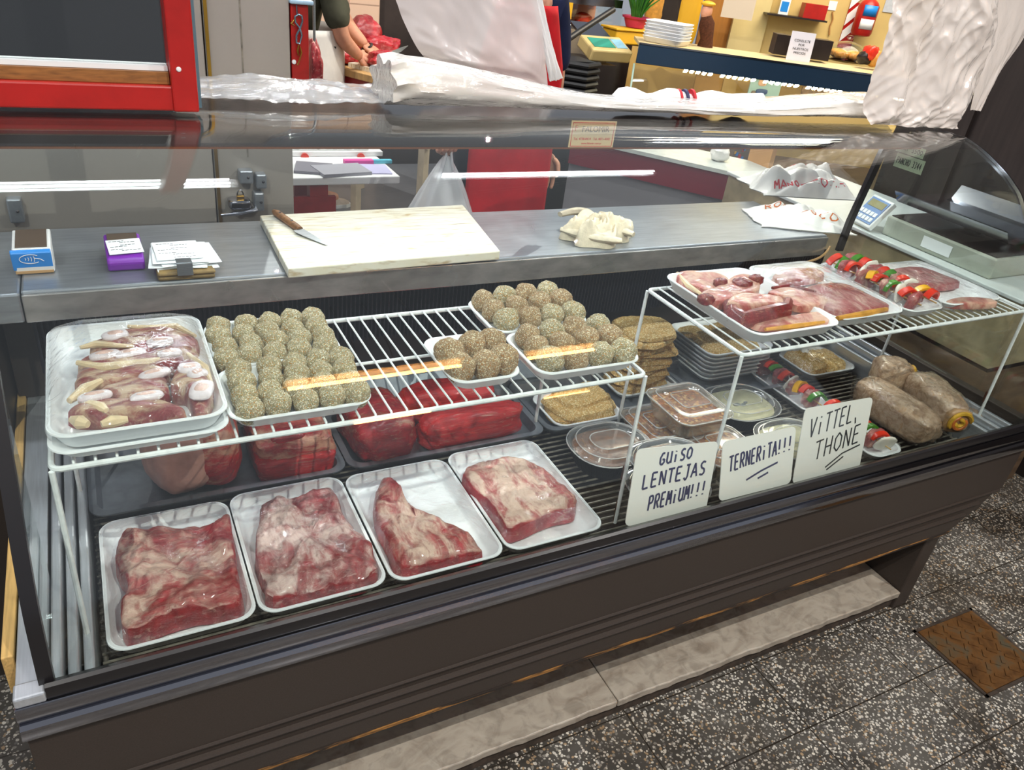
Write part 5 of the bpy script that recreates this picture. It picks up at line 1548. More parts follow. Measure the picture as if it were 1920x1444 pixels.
MT['cream_tile'] = tiles('cream_pink_tiles', '#d9b89f', '#a98a76', .20, (.06, 0, .12))
struct(MB().box(-1.7, 1.74, 5.2, 5.3, .0505, 2.6), 'wall_back', 'cream_tile', smooth=0, origin=(0, 5.2, 0))
MT['yellow_wall_shaded'] = plain('shaded_yellow_paint', '#d3b878', .7, 0, .3, var=.08, vs=3)  # deeper yellow: the shade on this wall is put into the colour
MT['yellow_wall_lit'] = plain('lit_yellow_paint', '#d9c68e', .7, 0, .3, var=.05, vs=3)  # lighter copy of the yellow: light on the pillar painted in
MT['dark_wall'] = plain('dark_plank_wall', '#241d1b', .5, 0, .4, var=.35, vs=8, stretch=(1, 6, .5))
MT['brown_door'] = plain('orange_brown_door', '#a8702e', .5, var=.15, vs=6, stretch=(6, 6, .6))
struct(MB().box(1.7405, 3.2, 5.42, 5.5, .0005, 1.35), 'wall_back_dark', plain('dark_stall_back', '#2e2420', .6, var=.4, vs=6), smooth=0)
struct(MB().box(3.0, 3.06, -.6, 2.22, .0005, 2.4), 'wall_right', 'dark_wall', smooth=0)
bt_ = MB()
for y in (.1, .55, 1.0, 1.45, 1.9): bt_.box(2.985, 2.9995, y, y + .03, .001, 2.4)
struct(bt_, 'trim_1', 'dark_wall', smooth=0)
# the neighbouring stall runs at a slant: A is the far left end of its bar, D runs along it, Nn points away from us
A = Vector((3.0, 4.115, 0)); D = Vector((.865, -.502, 0)).normalized(); Nn = Vector((.502, .865, 0)).normalized()
slant = Matrix((D, Nn, Vector((0, 0, 1)))).transposed().to_4x4(); slant.translation = A


def onp(px, py, dist):
    """point at the given distance behind the bar line, measured along Nn"""
    d = RW.transposed() @ Vector((px - PPX, py - PPY, FPX))
    t = ((A - EYE).dot(Nn) + dist) / d.dot(Nn)
    return EYE + d * t


inv = slant.inverted()
loc_ = lambda px, py, dist: inv @ onp(px, py, dist)
WB = 1.75
c0 = loc_(1436, 40, WB)
struct(MB().box(c0.x, c0.x + 4.2, WB, WB + .06, .0005, 2.4, slant), 'wall_stall', 'yellow_wall_shaded', smooth=0)
c1_ = loc_(1372, 40, WB)
struct(MB().box(c1_.x, c0.x - .0005, WB - .05, WB + .06, .0005, 2.4, slant), 'wall_stall_pillar', 'yellow_wall_lit', smooth=0)
d0, d1 = loc_(1318, 20, WB).x, c1_.x - .001
struct(MB().box(d0, d1, WB, WB + .05, .0005, 2.3, slant), 'door_1', 'brown_door', smooth=0)

# neighbouring counter: bar, glass front, shelf inside
MT['blue_bar'] = plain('dark_blue_bar', '#22384e', .3, .2, .5)
MT['cream_top'] = plain('cream_counter_top', '#cdb88c', .45, var=.1, vs=10)
ns = thing('deli_counter', 'neighbouring stall\'s glass counter with dark blue top bar', 'counter', tuple(slant @ Vector((1.1, .3, 0))))
bl_ = loc_(1640, 150, 0).x + .6
MB().box(0, bl_, 0, .03, .985, 1.10, slant).build('top_bar', 'blue_bar', ns, bevel=.004, smooth=0)
MB().box(0, bl_, -.004, -.0005, 1.094, 1.102, slant).build('bar_edge', 'chrome', ns, smooth=0)
MB().box(0, bl_, .0305, .40, 1.082, 1.10, slant).build('counter_top', 'cream_top', ns, smooth=0)
led = MB()
for i in range(46):
    if i % 7 == 5: continue
    led.box(.30 + i * .038, .322 + i * .038, .005, .012, .978, .9845, slant)
led.build('led_strip', glow('led_strip', '#fff0c0', 110), ns, smooth=0)
cg = [Vector((0, 0, 0))]
gp = [(.02, .98), (-.03, .86), (-.075, .72), (-.10, .58), (-.11, .45)]
MB().loft([[slant @ Vector((0.0, y, z)), slant @ Vector((bl_, y, z)), slant @ Vector((bl_, y + .006, z)), slant @ Vector((0.0, y + .006, z))] for y, z in gp]).build('front_glass', 'glass', ns, smooth=30)
MT['glass_edge'] = plain('greenish_glass_edge', '#9fb8a8', .2)
MB().loft([[slant @ Vector((x, y + dy, z)) for x, dy in ((-.012, 0), (-.001, 0), (-.001, .008), (-.012, .008))] for y, z in gp]).build('glass_edge', 'glass_edge', ns)
MB().box(0, bl_, -.11, .62, .02, .44, slant).build('counter_base', plain('brown_counter_base', '#5a4026', .6, var=.2), ns, smooth=0)
MT['kraft'] = plain('kraft_board', '#b1824a', .75, var=.1, vs=8)
MB().box(.02, bl_, .60, .62, .4405, 1.02, slant).build('back_panel', plain('warm_back_panel', '#bf9a58', .6, var=.12, vs=5), ns, smooth=0)


def panel(name, label, cat, mat, px, dist, th=.012, parent=None, group=None):
    """upright board facing the aisle, its outline given by picture points on the plane `dist` behind the bar"""
    q = [loc_(x, y, dist) for x, y in px]
    x0_, x1_ = (q[0].x + q[3].x) / 2, (q[1].x + q[2].x) / 2; z1_, z0_ = (q[0].z + q[1].z) / 2, (q[2].z + q[3].z) / 2
    mb = MB().box(x0_, x1_, dist, dist + th, z0_, z1_, slant)
    o = mb.build(name, mat, parent, smooth=0)
    return tag(o, label, cat, group) if parent is None else o


panel('cardboard_sheet', 'large brown cardboard sheet leaning inside the neighbouring counter', 'cardboard', 'kraft', [(1306, 118), (1362, 118), (1345, 205), (1296, 205)], .40)
panel('paper_sheet', 'paler paper sheet beside the brown cardboard in the neighbouring counter', 'paper', plain('beige_paper', '#c9a678', .7), [(1362, 122), (1390, 122), (1372, 205), (1346, 205)], .42)
pk = thing('food_packet', 'blue and white printed packet hanging in the neighbouring counter', 'packet', tuple(onp(1430, 190, .30)))
panel('packet_body', None, None, plain('pale_blue_packet', '#9fb9c4', .4), [(1408, 138), (1466, 145), (1456, 205), (1398, 205)], .30, .02, pk)
for (x, y, w_, h_, cc) in ((1430, 155, .05, .04, '#d9a890'), (1428, 172, .07, .03, '#3d4f86'), (1450, 186, .04, .035, '#2f78c8'), (1422, 188, .06, .035, '#b9825a'), (1412, 176, .03, .04, '#6e5a52')):
    q = loc_(x, y, .2985); MB().blob(slant @ Vector((q.x, .296, q.z)), (w_ * .55, .006, h_ * .55), 2.5, int(x), .1, 1, 20, 12, slant.to_3x3()).build('printed_shape', plain('print_' + cc[1:], cc, .5), pk)
for i, (x, y, lb, cc) in enumerate(((1535, 168, 'small framed print far inside the neighbouring counter, browner', '#8c6a50'), (1600, 165, 'small pale printed box far inside the neighbouring counter', '#a9a49c'))):
    panel('printed_card', lb, 'card', plain('card_' + str(i), cc, .6, var=.4, vs=30), [(x - 30, y - 10), (x + 25, y - 4), (x + 22, y + 16), (x - 32, y + 10)], .35)

# things on the neighbouring counter
zn = 1.1005
tq = inv @ at(1243, 76, 2, zn)
t0 = None
for k in range(6):
    o = MB(); o = tray_mesh(.26, .22, .034)
    if k == 0:
        me_o = o.build('white_tray', 'white', local=True); t0 = me_o
    else:
        me_o = t0.copy(); COL.objects.link(me_o)
    me_o.location = slant @ Vector((max(.15, tq.x), .17, zn + k * .0175)); me_o.rotation_euler = (0, 0, math.atan2(D.y, D.x) + .04 * (k % 3) - .5)
    tag(me_o, f'white foam tray, {["bottom one", "second from below", "third from below", "third from the top", "second from the top", "topmost"][k]} of the empty stack on the blue bar', 'tray', 'empty foam trays on the neighbouring counter')
# paper notice
nt = thing('notice', 'printed notice standing on the neighbouring counter', 'notice', tuple(onp(1492, 112, .18)))
q = [loc_(x, y, .18) for x, y in [(1484, 57), (1526, 60), (1517, 108), (1472, 104)]]
zlo = zn
xa_, xb_ = q[3].x, q[2].x; ht = q[0].z - zlo
tm = slant @ Matrix.Translation(((xa_ + xb_) / 2 + .01, .18, zlo)) @ Matrix.Rotation(-.12, 4, 'X')
MB().box(-(xb_ - xa_) / 2, (xb_ - xa_) / 2, 0, .004, 0, ht, tm).build('paper', plain('lilac_white_paper', '#d5d3de', .6), nt, smooth=0)
Ox = tm @ Vector((0, -.001, ht * .66)); uxx = tm.to_3x3() @ Vector((1, 0, 0)); uyy = tm.to_3x3() @ Vector((0, 0, 1))
for k, s_ in enumerate(('CONSULTE', 'POR', 'NUESTROS', 'PRECIOS')): textmesh(s_, Ox - uyy * (k * ht * .14), uxx, uyy, ht * .12, 'ink_black', 'lettering', nt)
# glass cloche with pastries
ccl = inv @ at(1582, 112, 2, zn + .01); ccl = slant @ Vector((ccl.x, max(.2, ccl.y), zn))
cl = thing('glass_cloche', 'glass dome with golden pastries on the neighbouring counter', 'cake dome', tuple(ccl))
MB().lathe([(.14, .004), (.15, .010), (.155, .014), (.01, .014)], 36, tuple(ccl)).build('plate', 'chrome', cl)
MB().lathe([(.142, .0145), (.138, .05), (.12, .085), (.08, .11), (.03, .122), (.012, .125), (.012, .135), (.022, .145), (.018, .158), (.001, .162)], 36, tuple(ccl)).build('dome', 'glass', cl)
MT['pastry'] = plain('golden_pastry', '#c98a3a', .45, var=.4, vs=30)
for k, (dx, dy) in enumerate(((-.07, -.03), (.01, -.06), (.07, .0), (-.02, .05))):
    o = MB().blob(ccl + Vector((dx, dy, .044)), (.05, .042, .028), 2.4, k + 60, .12, 1.4, 26, 16, zmin=ccl.z + .0145).build('pastry', 'pastry')
    tag(o, f'golden pastry under the glass dome, {["leftmost", "at the front", "rightmost", "at the back"][k]}', 'pastry', 'pastries under the dome')
# dark baking tin, cables etc. behind the notice
panel('baking_tin', 'dark metal tin standing behind the printed notice', 'tin', 'dark_inside', [(1456, 66), (1566, 76), (1552, 112), (1450, 104)], .27, .12)
bo = thing('red_cloth_doll', 'red and orange wrapped goods beside the glass dome', 'goods', tuple(onp(1632, 118, .3)))
for x, y, r_, m in ((1632, 100, .05, 'pepper_red'), (1640, 110, .05, 'ham'), (1622, 108, .045, 'dark_inside')):
    MB().blob(onp(x, y, .3), (r_, r_, r_ * .9), 2.4, int(x), .2, 1.5, 22, 14).build('wrapped_piece', m, bo)

# on the yellow wall
WQ = WB - .001
shf = thing('wall_shelf', 'dark thin wall shelf with a red box on the yellow wall', 'shelf', tuple(onp(1490, 30, WB - .1)))
qa, qb = loc_(1438, 24, WB - .16), loc_(1552, 33, WB - .16)
MB().box(qa.x, qb.x, WB - .18, WB - .0005, qa.z - .012, qa.z, slant).build('board', 'dark_inside', shf, smooth=0)
zsh = qa.z + .0005
rx0, rx1 = loc_(1506, 20, WB - .12).x, loc_(1549, 20, WB - .12).x
tag(MB().box(rx0, rx1, WB - .15, WB - .03, zsh, zsh + .10, slant).build('red_box', 'red_paint', smooth=0), 'red box on the thin wall shelf', 'box')
rx0, rx1 = loc_(1465, 8, WB - .12).x, loc_(1484, 8, WB - .12).x
pc_ = thing('picture_card', 'white and blue printed card propped on the wall shelf', 'card', tuple(slant @ Vector((rx0, WB - .08, zsh))))
MB().box(rx0, rx1, WB - .09, WB - .08, zsh, zsh + .22, slant).build('card', 'paper', pc_, smooth=0)
MB().box(rx0 + .01, rx1 - .01, WB - .0915, WB - .0905, zsh + .02, zsh + .09, slant).build('print', 'blue', pc_, smooth=0)
ex = thing('fire_extinguisher', 'red fire extinguisher on a striped board on the yellow wall', 'fire extinguisher', tuple(onp(1605, 60, WB - .1)))
eb, et = onp(1612, 60, WB - .12), onp(1636, 4, WB - .12)
cx_, z0_, z1_ = (inv @ eb).x + .01, eb.z, et.z
ctr_ = slant @ Vector((cx_, WB - .12, 0)); ctr_.z = 0
MB().lathe([(.03, z0_ - .03), (.07, z0_ - .02), (.078, z0_), (.078, z1_ - .03), (.06, z1_), (.03, z1_ + .02), (.02, z1_ + .06), (.01, z1_ + .07)], 26, tuple(ctr_)).build('cylinder', 'red_paint', ex)
lbm = MB()
for z_a, z_b, m in ((.55, .90, 'blue'), (.12, .45, 'paper')):
    za, zb_ = z0_ + (z1_ - z0_) * z_a, z0_ + (z1_ - z0_) * z_b
    lm = MB(); an = math.atan2(-Nn.y, -Nn.x)
    lm.grid(10, 2, lambda u, v: ctr_ + Vector((.0795 * math.cos(an - .7 + 1.4 * u), .0795 * math.sin(an - .7 + 1.4 * u), za + (zb_ - za) * v)))
    lm.build('label_patch', m, ex, solid=.001)
bq = [loc_(x, y, WB - .012) for x, y in [(1600, 4), (1622, 4), (1600, 92), (1570, 88)]]
mb = MB().box(bq[3].x, bq[1].x, WB - .012, WB - .002, bq[2].z, bq[0].z, slant); mb.build('backing_board', 'red_paint', ex, smooth=0)
for k in range(3):
    zc_ = bq[2].z + (bq[0].z - bq[2].z) * (.12 + .36 * k)
    MB().prism([(bq[3].x, zc_), (bq[1].x, zc_ + .12), (bq[1].x, zc_ + .2), (bq[3].x, zc_ + .08)], -WB + .0125, -WB + .0145, slant @ Matrix(((1, 0, 0, 0), (0, 0, -1, 0), (0, 1, 0, 0), (0, 0, 0, 1)))).build('white_stripe', 'paper', ex, smooth=0)
panel('wall_paper', 'white tag of paper hanging above the cable on the yellow wall', 'paper', 'paper', [(1555, 2), (1572, 2), (1566, 20), (1552, 18)], WB - .006, .004)
panel('wall_calendar', 'grey and teal printed paper on the yellow wall near the hanging bag', 'paper', plain('grey_print', '#bcc3cc', .6, var=.1), [(1662, -20), (1690, -20), (1680, 24), (1660, 24)], WB - .006, .004)
tag(MB().tube([onp(x, y, WB - .01) for x, y in [(1561, 22), (1562, 36), (1556, 50), (1555, 66)]], .006, 6).build('cable', 'kraft'), 'thin brown cable running down the yellow wall', 'cable')
panel('wall_notice', 'blank beige paper hung on the brightly lit wall pillar', 'paper', plain('beige_sheet', '#cdbfae', .6), [(1358, -30), (1420, -30), (1416, 36), (1356, 36)], WB - .30, .004)

# plant, yellow tub, far stall on the left of the deli counter
MT['pot'] = plain('pink_pot', '#b02a52', .45)
MT['leaf'] = plain('green_leaves', '#3c7a2a', .45, 0, .4, var=.35, vs=20)
ycr = thing('yellow_crate', 'yellow plastic tub behind the deli counter\'s left end', 'tub', (3.35, 4.75, .0005))
MT['yellow_pl'] = plain('yellow_plastic', '#d9a520', .45)
pz = at(1180, 58, 1, 4.75)
yb0, yb1 = at(1152, 70, 1, 4.7), at(1240, 80, 1, 4.7)
stz = at(1170, 84, 1, 4.7).z
MB().box(yb0.x + .01, yb1.x, 4.70, 4.88, stz, at(1170, 58, 1, 4.7).z, None).build('tub_body', 'yellow_pl', ycr, bevel=.01, smooth=0)
MB().box(yb0.x, yb1.x + .01, 4.69, 4.89, at(1170, 58, 1, 4.7).z, at(1170, 54, 1, 4.7).z).build('rim', 'yellow_pl', ycr, bevel=.004, smooth=0)
tag(MB().box(yb0.x - .04, yb1.x + .05, 4.69, 4.895, .0005, stz - .0005).build('side_table', 'dark_inside', smooth=0), 'dark side table holding the yellow tub behind the deli counter', 'table')
pt_ = thing('potted_plant', 'grass-leaved plant in a pink pot on the yellow tub', 'plant', (at(1188, 60, 1, 4.82).x, 4.82, at(1170, 54, 1, 4.7).z + .0005))
pxx, pzz = pt_.location.x, pt_.location.z
ph = at(1188, 30, 1, 4.82).z - pzz
MB().lathe([(.05, 0), (.062, .004), (.085, ph * .82), (.095, ph * .83), (.098, ph), (.088, ph), (.078, ph * .86), (.001, ph * .85)], 28, (pxx, 4.82, pzz)).build('pot', 'pot', pt_)
lf = MB(); rn = random.Random(5)
for k in range(46):
    a = rn.uniform(0, 6.28); le = rn.uniform(.18, .34); sp = rn.uniform(.03, .17)
    pts = [Vector((pxx + math.cos(a) * (.03 + sp * f ** 1.6), 4.82 + math.sin(a) * (.03 + sp * f ** 1.6), pzz + ph * .8 + le * f - .1 * sp * f * f)) for f in (0, .25, .5, .75, 1)]
    lf.tube(pts, [.006, .009, .008, .005, .001], 5, .3)
lf.build('leaves', 'leaf', pt_)
# yellow shop scale
ys = thing('counter_scale', 'cream shop scale with green display at the left of the deli counter', 'scale', (3.0, 4.35, .8))
e0, e1 = at(1103, 105, 1, 4.35), at(1178, 112, 1, 4.35)
zt_ = at(1140, 85, 1, 4.35).z
mS = Matrix.Translation(((e0.x + e1.x) / 2, 4.35, zt_ - .09)) @ Matrix.Rotation(.35, 4, 'X')
MB().box(-.15, .15, -.02, .17, 0, .075, mS).build('scale_body', plain('cream_plastic', '#c9b278', .45), ys, bevel=.01, smooth=0)
MB().box(-.12, .04, .02, .13, .0755, .078, mS).build('display', plain('green_display', '#2f8f7a', .2), ys, smooth=0)
MB().box(.05, .13, .02, .13, .0755, .078, mS).build('keypad', plain('pale_blue_keys', '#86b4cc', .4), ys, smooth=0)
MB().box(-.10, .12, .18, .40, .03, .045, mS).build('weighing_pan', 'chrome', ys, smooth=0)
tag(MB().box(2.45, 2.995, 4.30, 4.75, .0005, zt_ - .11).build('side_counter', 'dark_inside', smooth=0), 'dark counter block carrying the cream shop scale', 'counter')
# black ribbed crate and pole
rib = MB(); rc0 = at(1085, 150, 1, 4.0)
for k in range(7): rib.tube([(rc0.x - .11 + .0 * k, 3.98, rc0.z - .12 + k * .035), (rc0.x, 3.93, rc0.z - .125 + k * .035), (rc0.x + .11, 3.98, rc0.z - .12 + k * .035)], .016, 8)
rib.box(rc0.x - .10, rc0.x + .10, 3.99, 4.2, .0505, rc0.z + .10)
tag(rib.build('ribbed_bin', 'black', smooth=30), 'black ribbed plastic bin in front of the deli counter\'s dark side', 'bin')
tag(MB().tube([at(1030, 98, 1, 4.1), at(1085, 60, 1, 4.2), at(1150, 18, 1, 4.35)], .018, 10).build('slanted_pole', 'black'), 'slanting black pole between the hanging sheet and the plant', 'pole')
fm = thing('meat_display', 'far meat display with pink cuts behind glass and lit steel top', 'display case', (3.05, 4.98, .0005))
f0, f1 = at(1028, 40, 1, 5.0), at(1150, 40, 1, 5.0)
zf0, zf1 = at(1080, 52, 1, 5.0).z, at(1080, 6, 1, 5.0).z
MB().box(f0.x - .4, f1.x, 4.9, 5.3, .0005, zf0).build('base', plain('taupe_steel', '#7d7268', .35, .4), fm, smooth=0)
MB().box(f0.x - .4, f1.x, 5.25, 5.3, zf0 + .0005, zf1).build('back', plain('salmon_back', '#d08a74', .5, var=.15, vs=6), fm, smooth=0)
MB().box(f0.x - .4, f1.x, 4.92, 5.3, zf1 + .0005, zf1 + .05).build('steel_top', 'chrome', fm, smooth=0)
MB().box(f0.x - .4, f1.x, 4.905, 4.911, zf0 + .0005, zf1).build('glass_front', 'glass', fm, smooth=0)
q = at(1092, 40, 1, 5.05); tag(MB().blob((q.x, 5.05, zf0 + .05), (.06, .05, .045), 2.4, 3, .15, 1.5, 22, 14, zmin=zf0 + .001).build('red_cut', 'pepper_red'), 'red cut of meat in the far display', 'meat')
q = at(1065, 20, 1, 4.9); tag(MB().box(q.x - .03, q.x + .03, 4.895, 4.9025, q.z - .05, q.z + .05).build('price_tag', 'yellow_pl', smooth=0), 'yellow price tag on the glass of the far display', 'price tag')
# orange goods hanging beside the brown door
for k, (x, y, sx_, sz, m, lb) in enumerate(((1292, 20, .07, .24, 'yellow_pl', 'orange-yellow hanging packet beside the brown door'), (1255, 15, .07, .26, 'dark_inside', 'dark upright post behind the empty tray stack'), (1236, 12, .08, .12, 'ham', 'amber packet behind the plant'))):
    q = loc_(x, y, WB - .10)
    tag(MB().blob(slant @ q, (sx_ * 1.3, .04, sz * 1.1), 4, k + 70, .06, 1.2, 24, 16, slant.to_3x3()).build('hanging_packet' if k != 1 else 'post', m), lb, 'packet' if k != 1 else 'post')
pp = thing('figurine', 'small painted wooden figurine with a cap beside the brown door', 'figurine', tuple(onp(1325, 68, .3)))
q = [onp(1325, y, .3) for y in (72, 45, 30, 22, 10, 2)]
q.insert(0, slant @ Vector((loc_(1325, 72, .3).x, .3, zn)))
MB().tube(q[:4], [.05, .04, .05, .03], 12).build('body', 'rust', pp); MB().blob(q[4], (.035, .035, .045), 2, 3, .03, 1, 20, 14).build('head', 'skin', pp); MB().blob(q[4] + Vector((0, 0, .045)), (.045, .045, .016), 2, 5, .03, 1, 20, 12).build('cap', 'yellow_pl', pp)

# ================================================================== NEIGHBOUR MARBLE COUNTER AT THE RIGHT
MT['dirty_marble'] = plain('dirty_marble', '#93866a', .45, 0, .4, var=.35, vs=9)
MT['marble_edge'] = plain('white_marble_edge', '#c9cfd0', .3)
MT['crate'] = plain('weathered_planks', '#5d4a38', .7, var=.35, vs=7, stretch=(1, 1, 5))
mc = thing('marble_counter', 'stained marble counter of the stall to the right of the case', 'counter', (2.6, 1.6, 0))
MB().box(2.400, 2.96, 1.15, 2.5, .787, .80).build('top_slab', 'marble_edge', mc, bevel=.003, smooth=0)
MB().box(2.408, 2.95, 1.16, 2.49, .56, .7865).build('marble_front', 'dirty_marble', mc, smooth=0)
MB().box(2.415, 2.95, 1.16, 2.49, .545, .5595).build('groove', 'dark_inside', mc, smooth=0)
MB().box(2.410, 2.95, 1.16, 2.49, .0005, .5445).build('plank_base', 'crate', mc, smooth=0)
bsc = thing('shop_scale', 'grey electronic shop scale with steel pan on the marble counter', 'scale', (2.62, 1.55, .8005))
MT['grey_pl'] = plain('grey_plastic', '#a3a89c', .45, var=.06, vs=20)
MB().box(2.45, 2.80, 1.30, 1.72, .8005, .868).build('scale_body', 'grey_pl', bsc, bevel=.006, smooth=0)
MB().box(2.46, 2.79, 1.31, 1.71, .8685, .872).build('dark_seam', 'dark_inside', bsc, smooth=0)
MB().extr([(1.30, 0), (1.72, 0), (1.72, .003), (1.30, .003)], 0, .001) if False else None
pn = MB()
sec = [(2.44, .955), (2.47, .918), (2.50, .912), (2.74, .912), (2.77, .918), (2.80, .965)]
pn.loft([[Vector((x, y, z)) for x, z in sec] + [Vector((x, y, z + .003)) for x, z in reversed(sec)] for y in (1.30, 1.72)])
pn.build('steel_pan', 'chrome', bsc, smooth=0)
MB().lathe([(.05, .872), (.03, .876), (.03, .911), (.06, .9115)], 20, (2.62, 1.51, 0)).build('pan_support', 'dark_inside', bsc)
mK = Matrix.Translation((2.43, 1.79, .8005)) @ Matrix.Rotation(-.2, 4, 'Z') @ Matrix.Rotation(-.9, 4, 'Y')
MB().box(0, .12, -.05, .06, 0, .02, mK).build('keypad_case', 'white_pl', bsc, bevel=.004, smooth=0)
MB().box(.012, .110, -.042, .052, .0205, .0225, mK).build('blue_panel', plain('dull_blue_panel', '#5f86c0', .4), bsc, smooth=0)
MB().box(.075, .102, -.034, .044, .023, .024, mK).build('display', plain('olive_display', '#8f8a5c', .3), bsc, smooth=0)
kk = MB()
for i in range(5):
    for j in range(2): kk.box(.02 + j * .022, .036 + j * .022, -.036 + i * .018, -.022 + i * .018, .0228, .0245, mK)
kk.build('keys', 'paper', bsc, smooth=0)
MB().box(2.4485, 2.4498, 1.45, 1.56, .815, .852).build('label_plate', 'paper', bsc, smooth=0)
# price papers stuck on the end glass
GXP = XR + .0005
for k, (pts, txt, lb) in enumerate((([(1682, 274), (1737, 270), (1733, 290), (1682, 293)], 'FORT 3500', 'upper small handwritten price paper on the end glass'), ([(1680, 295), (1735, 292), (1730, 318), (1673, 322)], 'PANCHO 3344', 'lower small handwritten price paper on the end glass, reading Pancho'))):
    q = [at(x, y, 0, GXP) for x, y in pts]
    s_ = thing('price_paper', lb, 'price paper', tuple(sum(q, Vector()) / 4), 0, 'price papers on the end glass')
    y0_, y1_ = max(v.y for v in q), min(v.y for v in q); z0_, z1_ = (q[2].z + q[3].z) / 2, (q[0].z + q[1].z) / 2
    MB().box(GXP, GXP + .0008, y1_, y0_, z0_, z1_).build('paper', plain('greenish_paper', '#b9c0a6', .7), s_, smooth=0)
    h_ = z1_ - z0_
    write(txt, (GXP - .0001, y0_ - .006, z0_ + h_ * .3), (GXP - .0001, y1_ + .006, z0_ + h_ * .3), (0, 0, h_ * .45), (-1, 0, 0), .0018).build('handwriting', 'ink_black', s_, smooth=0)
tag(MB().tube(curve_open([at(1512, 492, 1, 1.42), at(1535, 484, 1, 1.44), at(1548, 474, 1, 1.455), at(1556, 462, 1, 1.46)], 5), .0035, 8).build('cable', 'tan'), 'beige cable coming out below the worktop\'s right corner', 'cable')

# second worktop behind, with red front
sA, sB = at(1175, 278, 2, .72), at(1440, 338, 2, .72)
sd_ = (sB - sA).normalized(); sn = Vector((-sd_.y, sd_.x, 0)); sn = sn if sn.y > 0 else -sn
sm4 = Matrix((sd_, sn, Vector((0, 0, 1)))).transposed().to_4x4() if sd_.cross(sn).z > 0 else Matrix((sd_, sn, Vector((0, 0, 1)))).transposed().to_4x4()
sm4.translation = sA; Ls = (sB - sA).length
tb = thing('side_bench', 'pale topped bench with red front behind the worktop on the right', 'bench', tuple(Vector((sA.x, sA.y, .05))))
MB().box(-.3, Ls + .03, 0, .34, -.018, 0, sm4).build('bench_top', plain('pale_grey_top', '#b9beba', .35, var=.1), tb, smooth=0)
MB().box(-.3, Ls + .03, .01, .03, -.14, -.0185, sm4).build('red_front', plain('wine_red_panel', '#6e1626', .4), tb, smooth=0)
MB().box(-.3, Ls + .03, .03, .32, -.66, -.0185, sm4).build('bench_body', plain('grey_bench_steel', '#8b898e', .35, .3), tb, smooth=0)
q = sm4 @ Vector((Ls * .60, .18, 0))
tag(MB().blob(q + Vector((0, 0, .035)), (.045, .045, .04), 2.2, 3, .2, 2, 26, 16, zmin=q.z + .0005).build('crumpled_bag', 'bagfilm_w'), 'small crumpled clear bag on the pale topped bench', 'plastic bag')
rnd = random.Random(3)
bx = thing('patterned_box', 'box printed with small blue and red figures beyond the bench', 'box', tuple(at(1405, 300, 1, 3.2)))
b0, b1 = at(1378, 275, 1, 3.2), at(1440, 318, 1, 3.2)
MB().box(b0.x, b1.x, 3.2, 3.3, .0005, b0.z).build('box_body', plain('brown_print_ground', '#6d5a44', .6), bx, smooth=0)
for k in range(22):
    x_ = rnd.uniform(b0.x + .01, b1.x - .02); z_ = rnd.uniform(b1.z + .01, b0.z - .015); r_ = rnd.uniform(.006, .011)
    MB().box(x_ - r_, x_ + r_, 3.198, 3.1995, z_ - r_, z_ + r_).build('printed_figure', ['blue', 'ink_red', 'yellow_pl', 'blue'][k % 4], bx, smooth=0)
b0, b1 = at(1440, 275, 1, 2.8), at(1660, 330, 1, 2.8)
tag(MB().box(b0.x + .04, 2.98, 2.8, 2.95, .0005, b0.z + .05).build('kraft_boxes', 'kraft', smooth=0), 'brown board standing behind the printed bags at the right', 'board')
# ================================================================== BUTCHER'S TABLE AND DESK
zT = .87
TA = Vector((1.03, 4.47, 0)); Tu = Vector((.47, -.88, 0)).normalized(); Tw = Vector((.88, .47, 0)).normalized()
tmx = Matrix((Tu, Tw, Vector((0, 0, 1)))).transposed().to_4x4(); tmx.translation = TA
tbl = thing('cutting_table', 'wooden topped butcher table with red side and white frame', 'table', tuple(tmx @ Vector((.45, .28, .0505))))
MT['wood_top'] = plain('worn_wood_top', '#b9935e', .6, var=.25, vs=10, stretch=(8, 1, 1))
MT['cream_paint'] = plain('cream_painted_wood', '#c9b79c', .55, var=.15, vs=14)
MT['table_red'] = plain('dark_red_paint', '#8e1a16', .45, var=.2, vs=10)
MB().box(-.1, .95, 0, .58, zT - .035, zT, tmx).build('table_top', 'wood_top', tbl, bevel=.003, smooth=0)
MB().box(-.1, .95, .012, .035, zT - .15, zT - .0355, tmx).build('red_side', 'table_red', tbl, smooth=0)
MB().box(-.1, .95, .006, .04, zT - .20, zT - .1505, tmx).box(-.1, .95, .01, .04, zT - .28, zT - .24, tmx).build('lower_rail', 'cream_paint', tbl, smooth=0)
for x, y in ((-.06, .01), (.42, .01), (.89, .01), (-.06, .53), (.89, .53)): MB().box(x, x + .04, y, y + .04, .0505, zT - (.2005 if y < .1 else .0355), tmx).build('leg', 'cream_paint', tbl, smooth=0)
MT['fresh'] = meat_mat('fresh_red_meat', '#c0222e', '#8a1420', '#d98a84', .36, 12)


def on_table(px, py, y, h): return at(px, py, 1, y)


def lump(name, label, c, r, seed, mat='fresh', group=None, n=2.6, amp=.22, zmin=None, cat='meat'):
    return tag(MB().blob(c, r, n, seed, amp, 1.6, 36, 22, zmin=zmin, fine=.03).build(name, mat), label, cat, group)


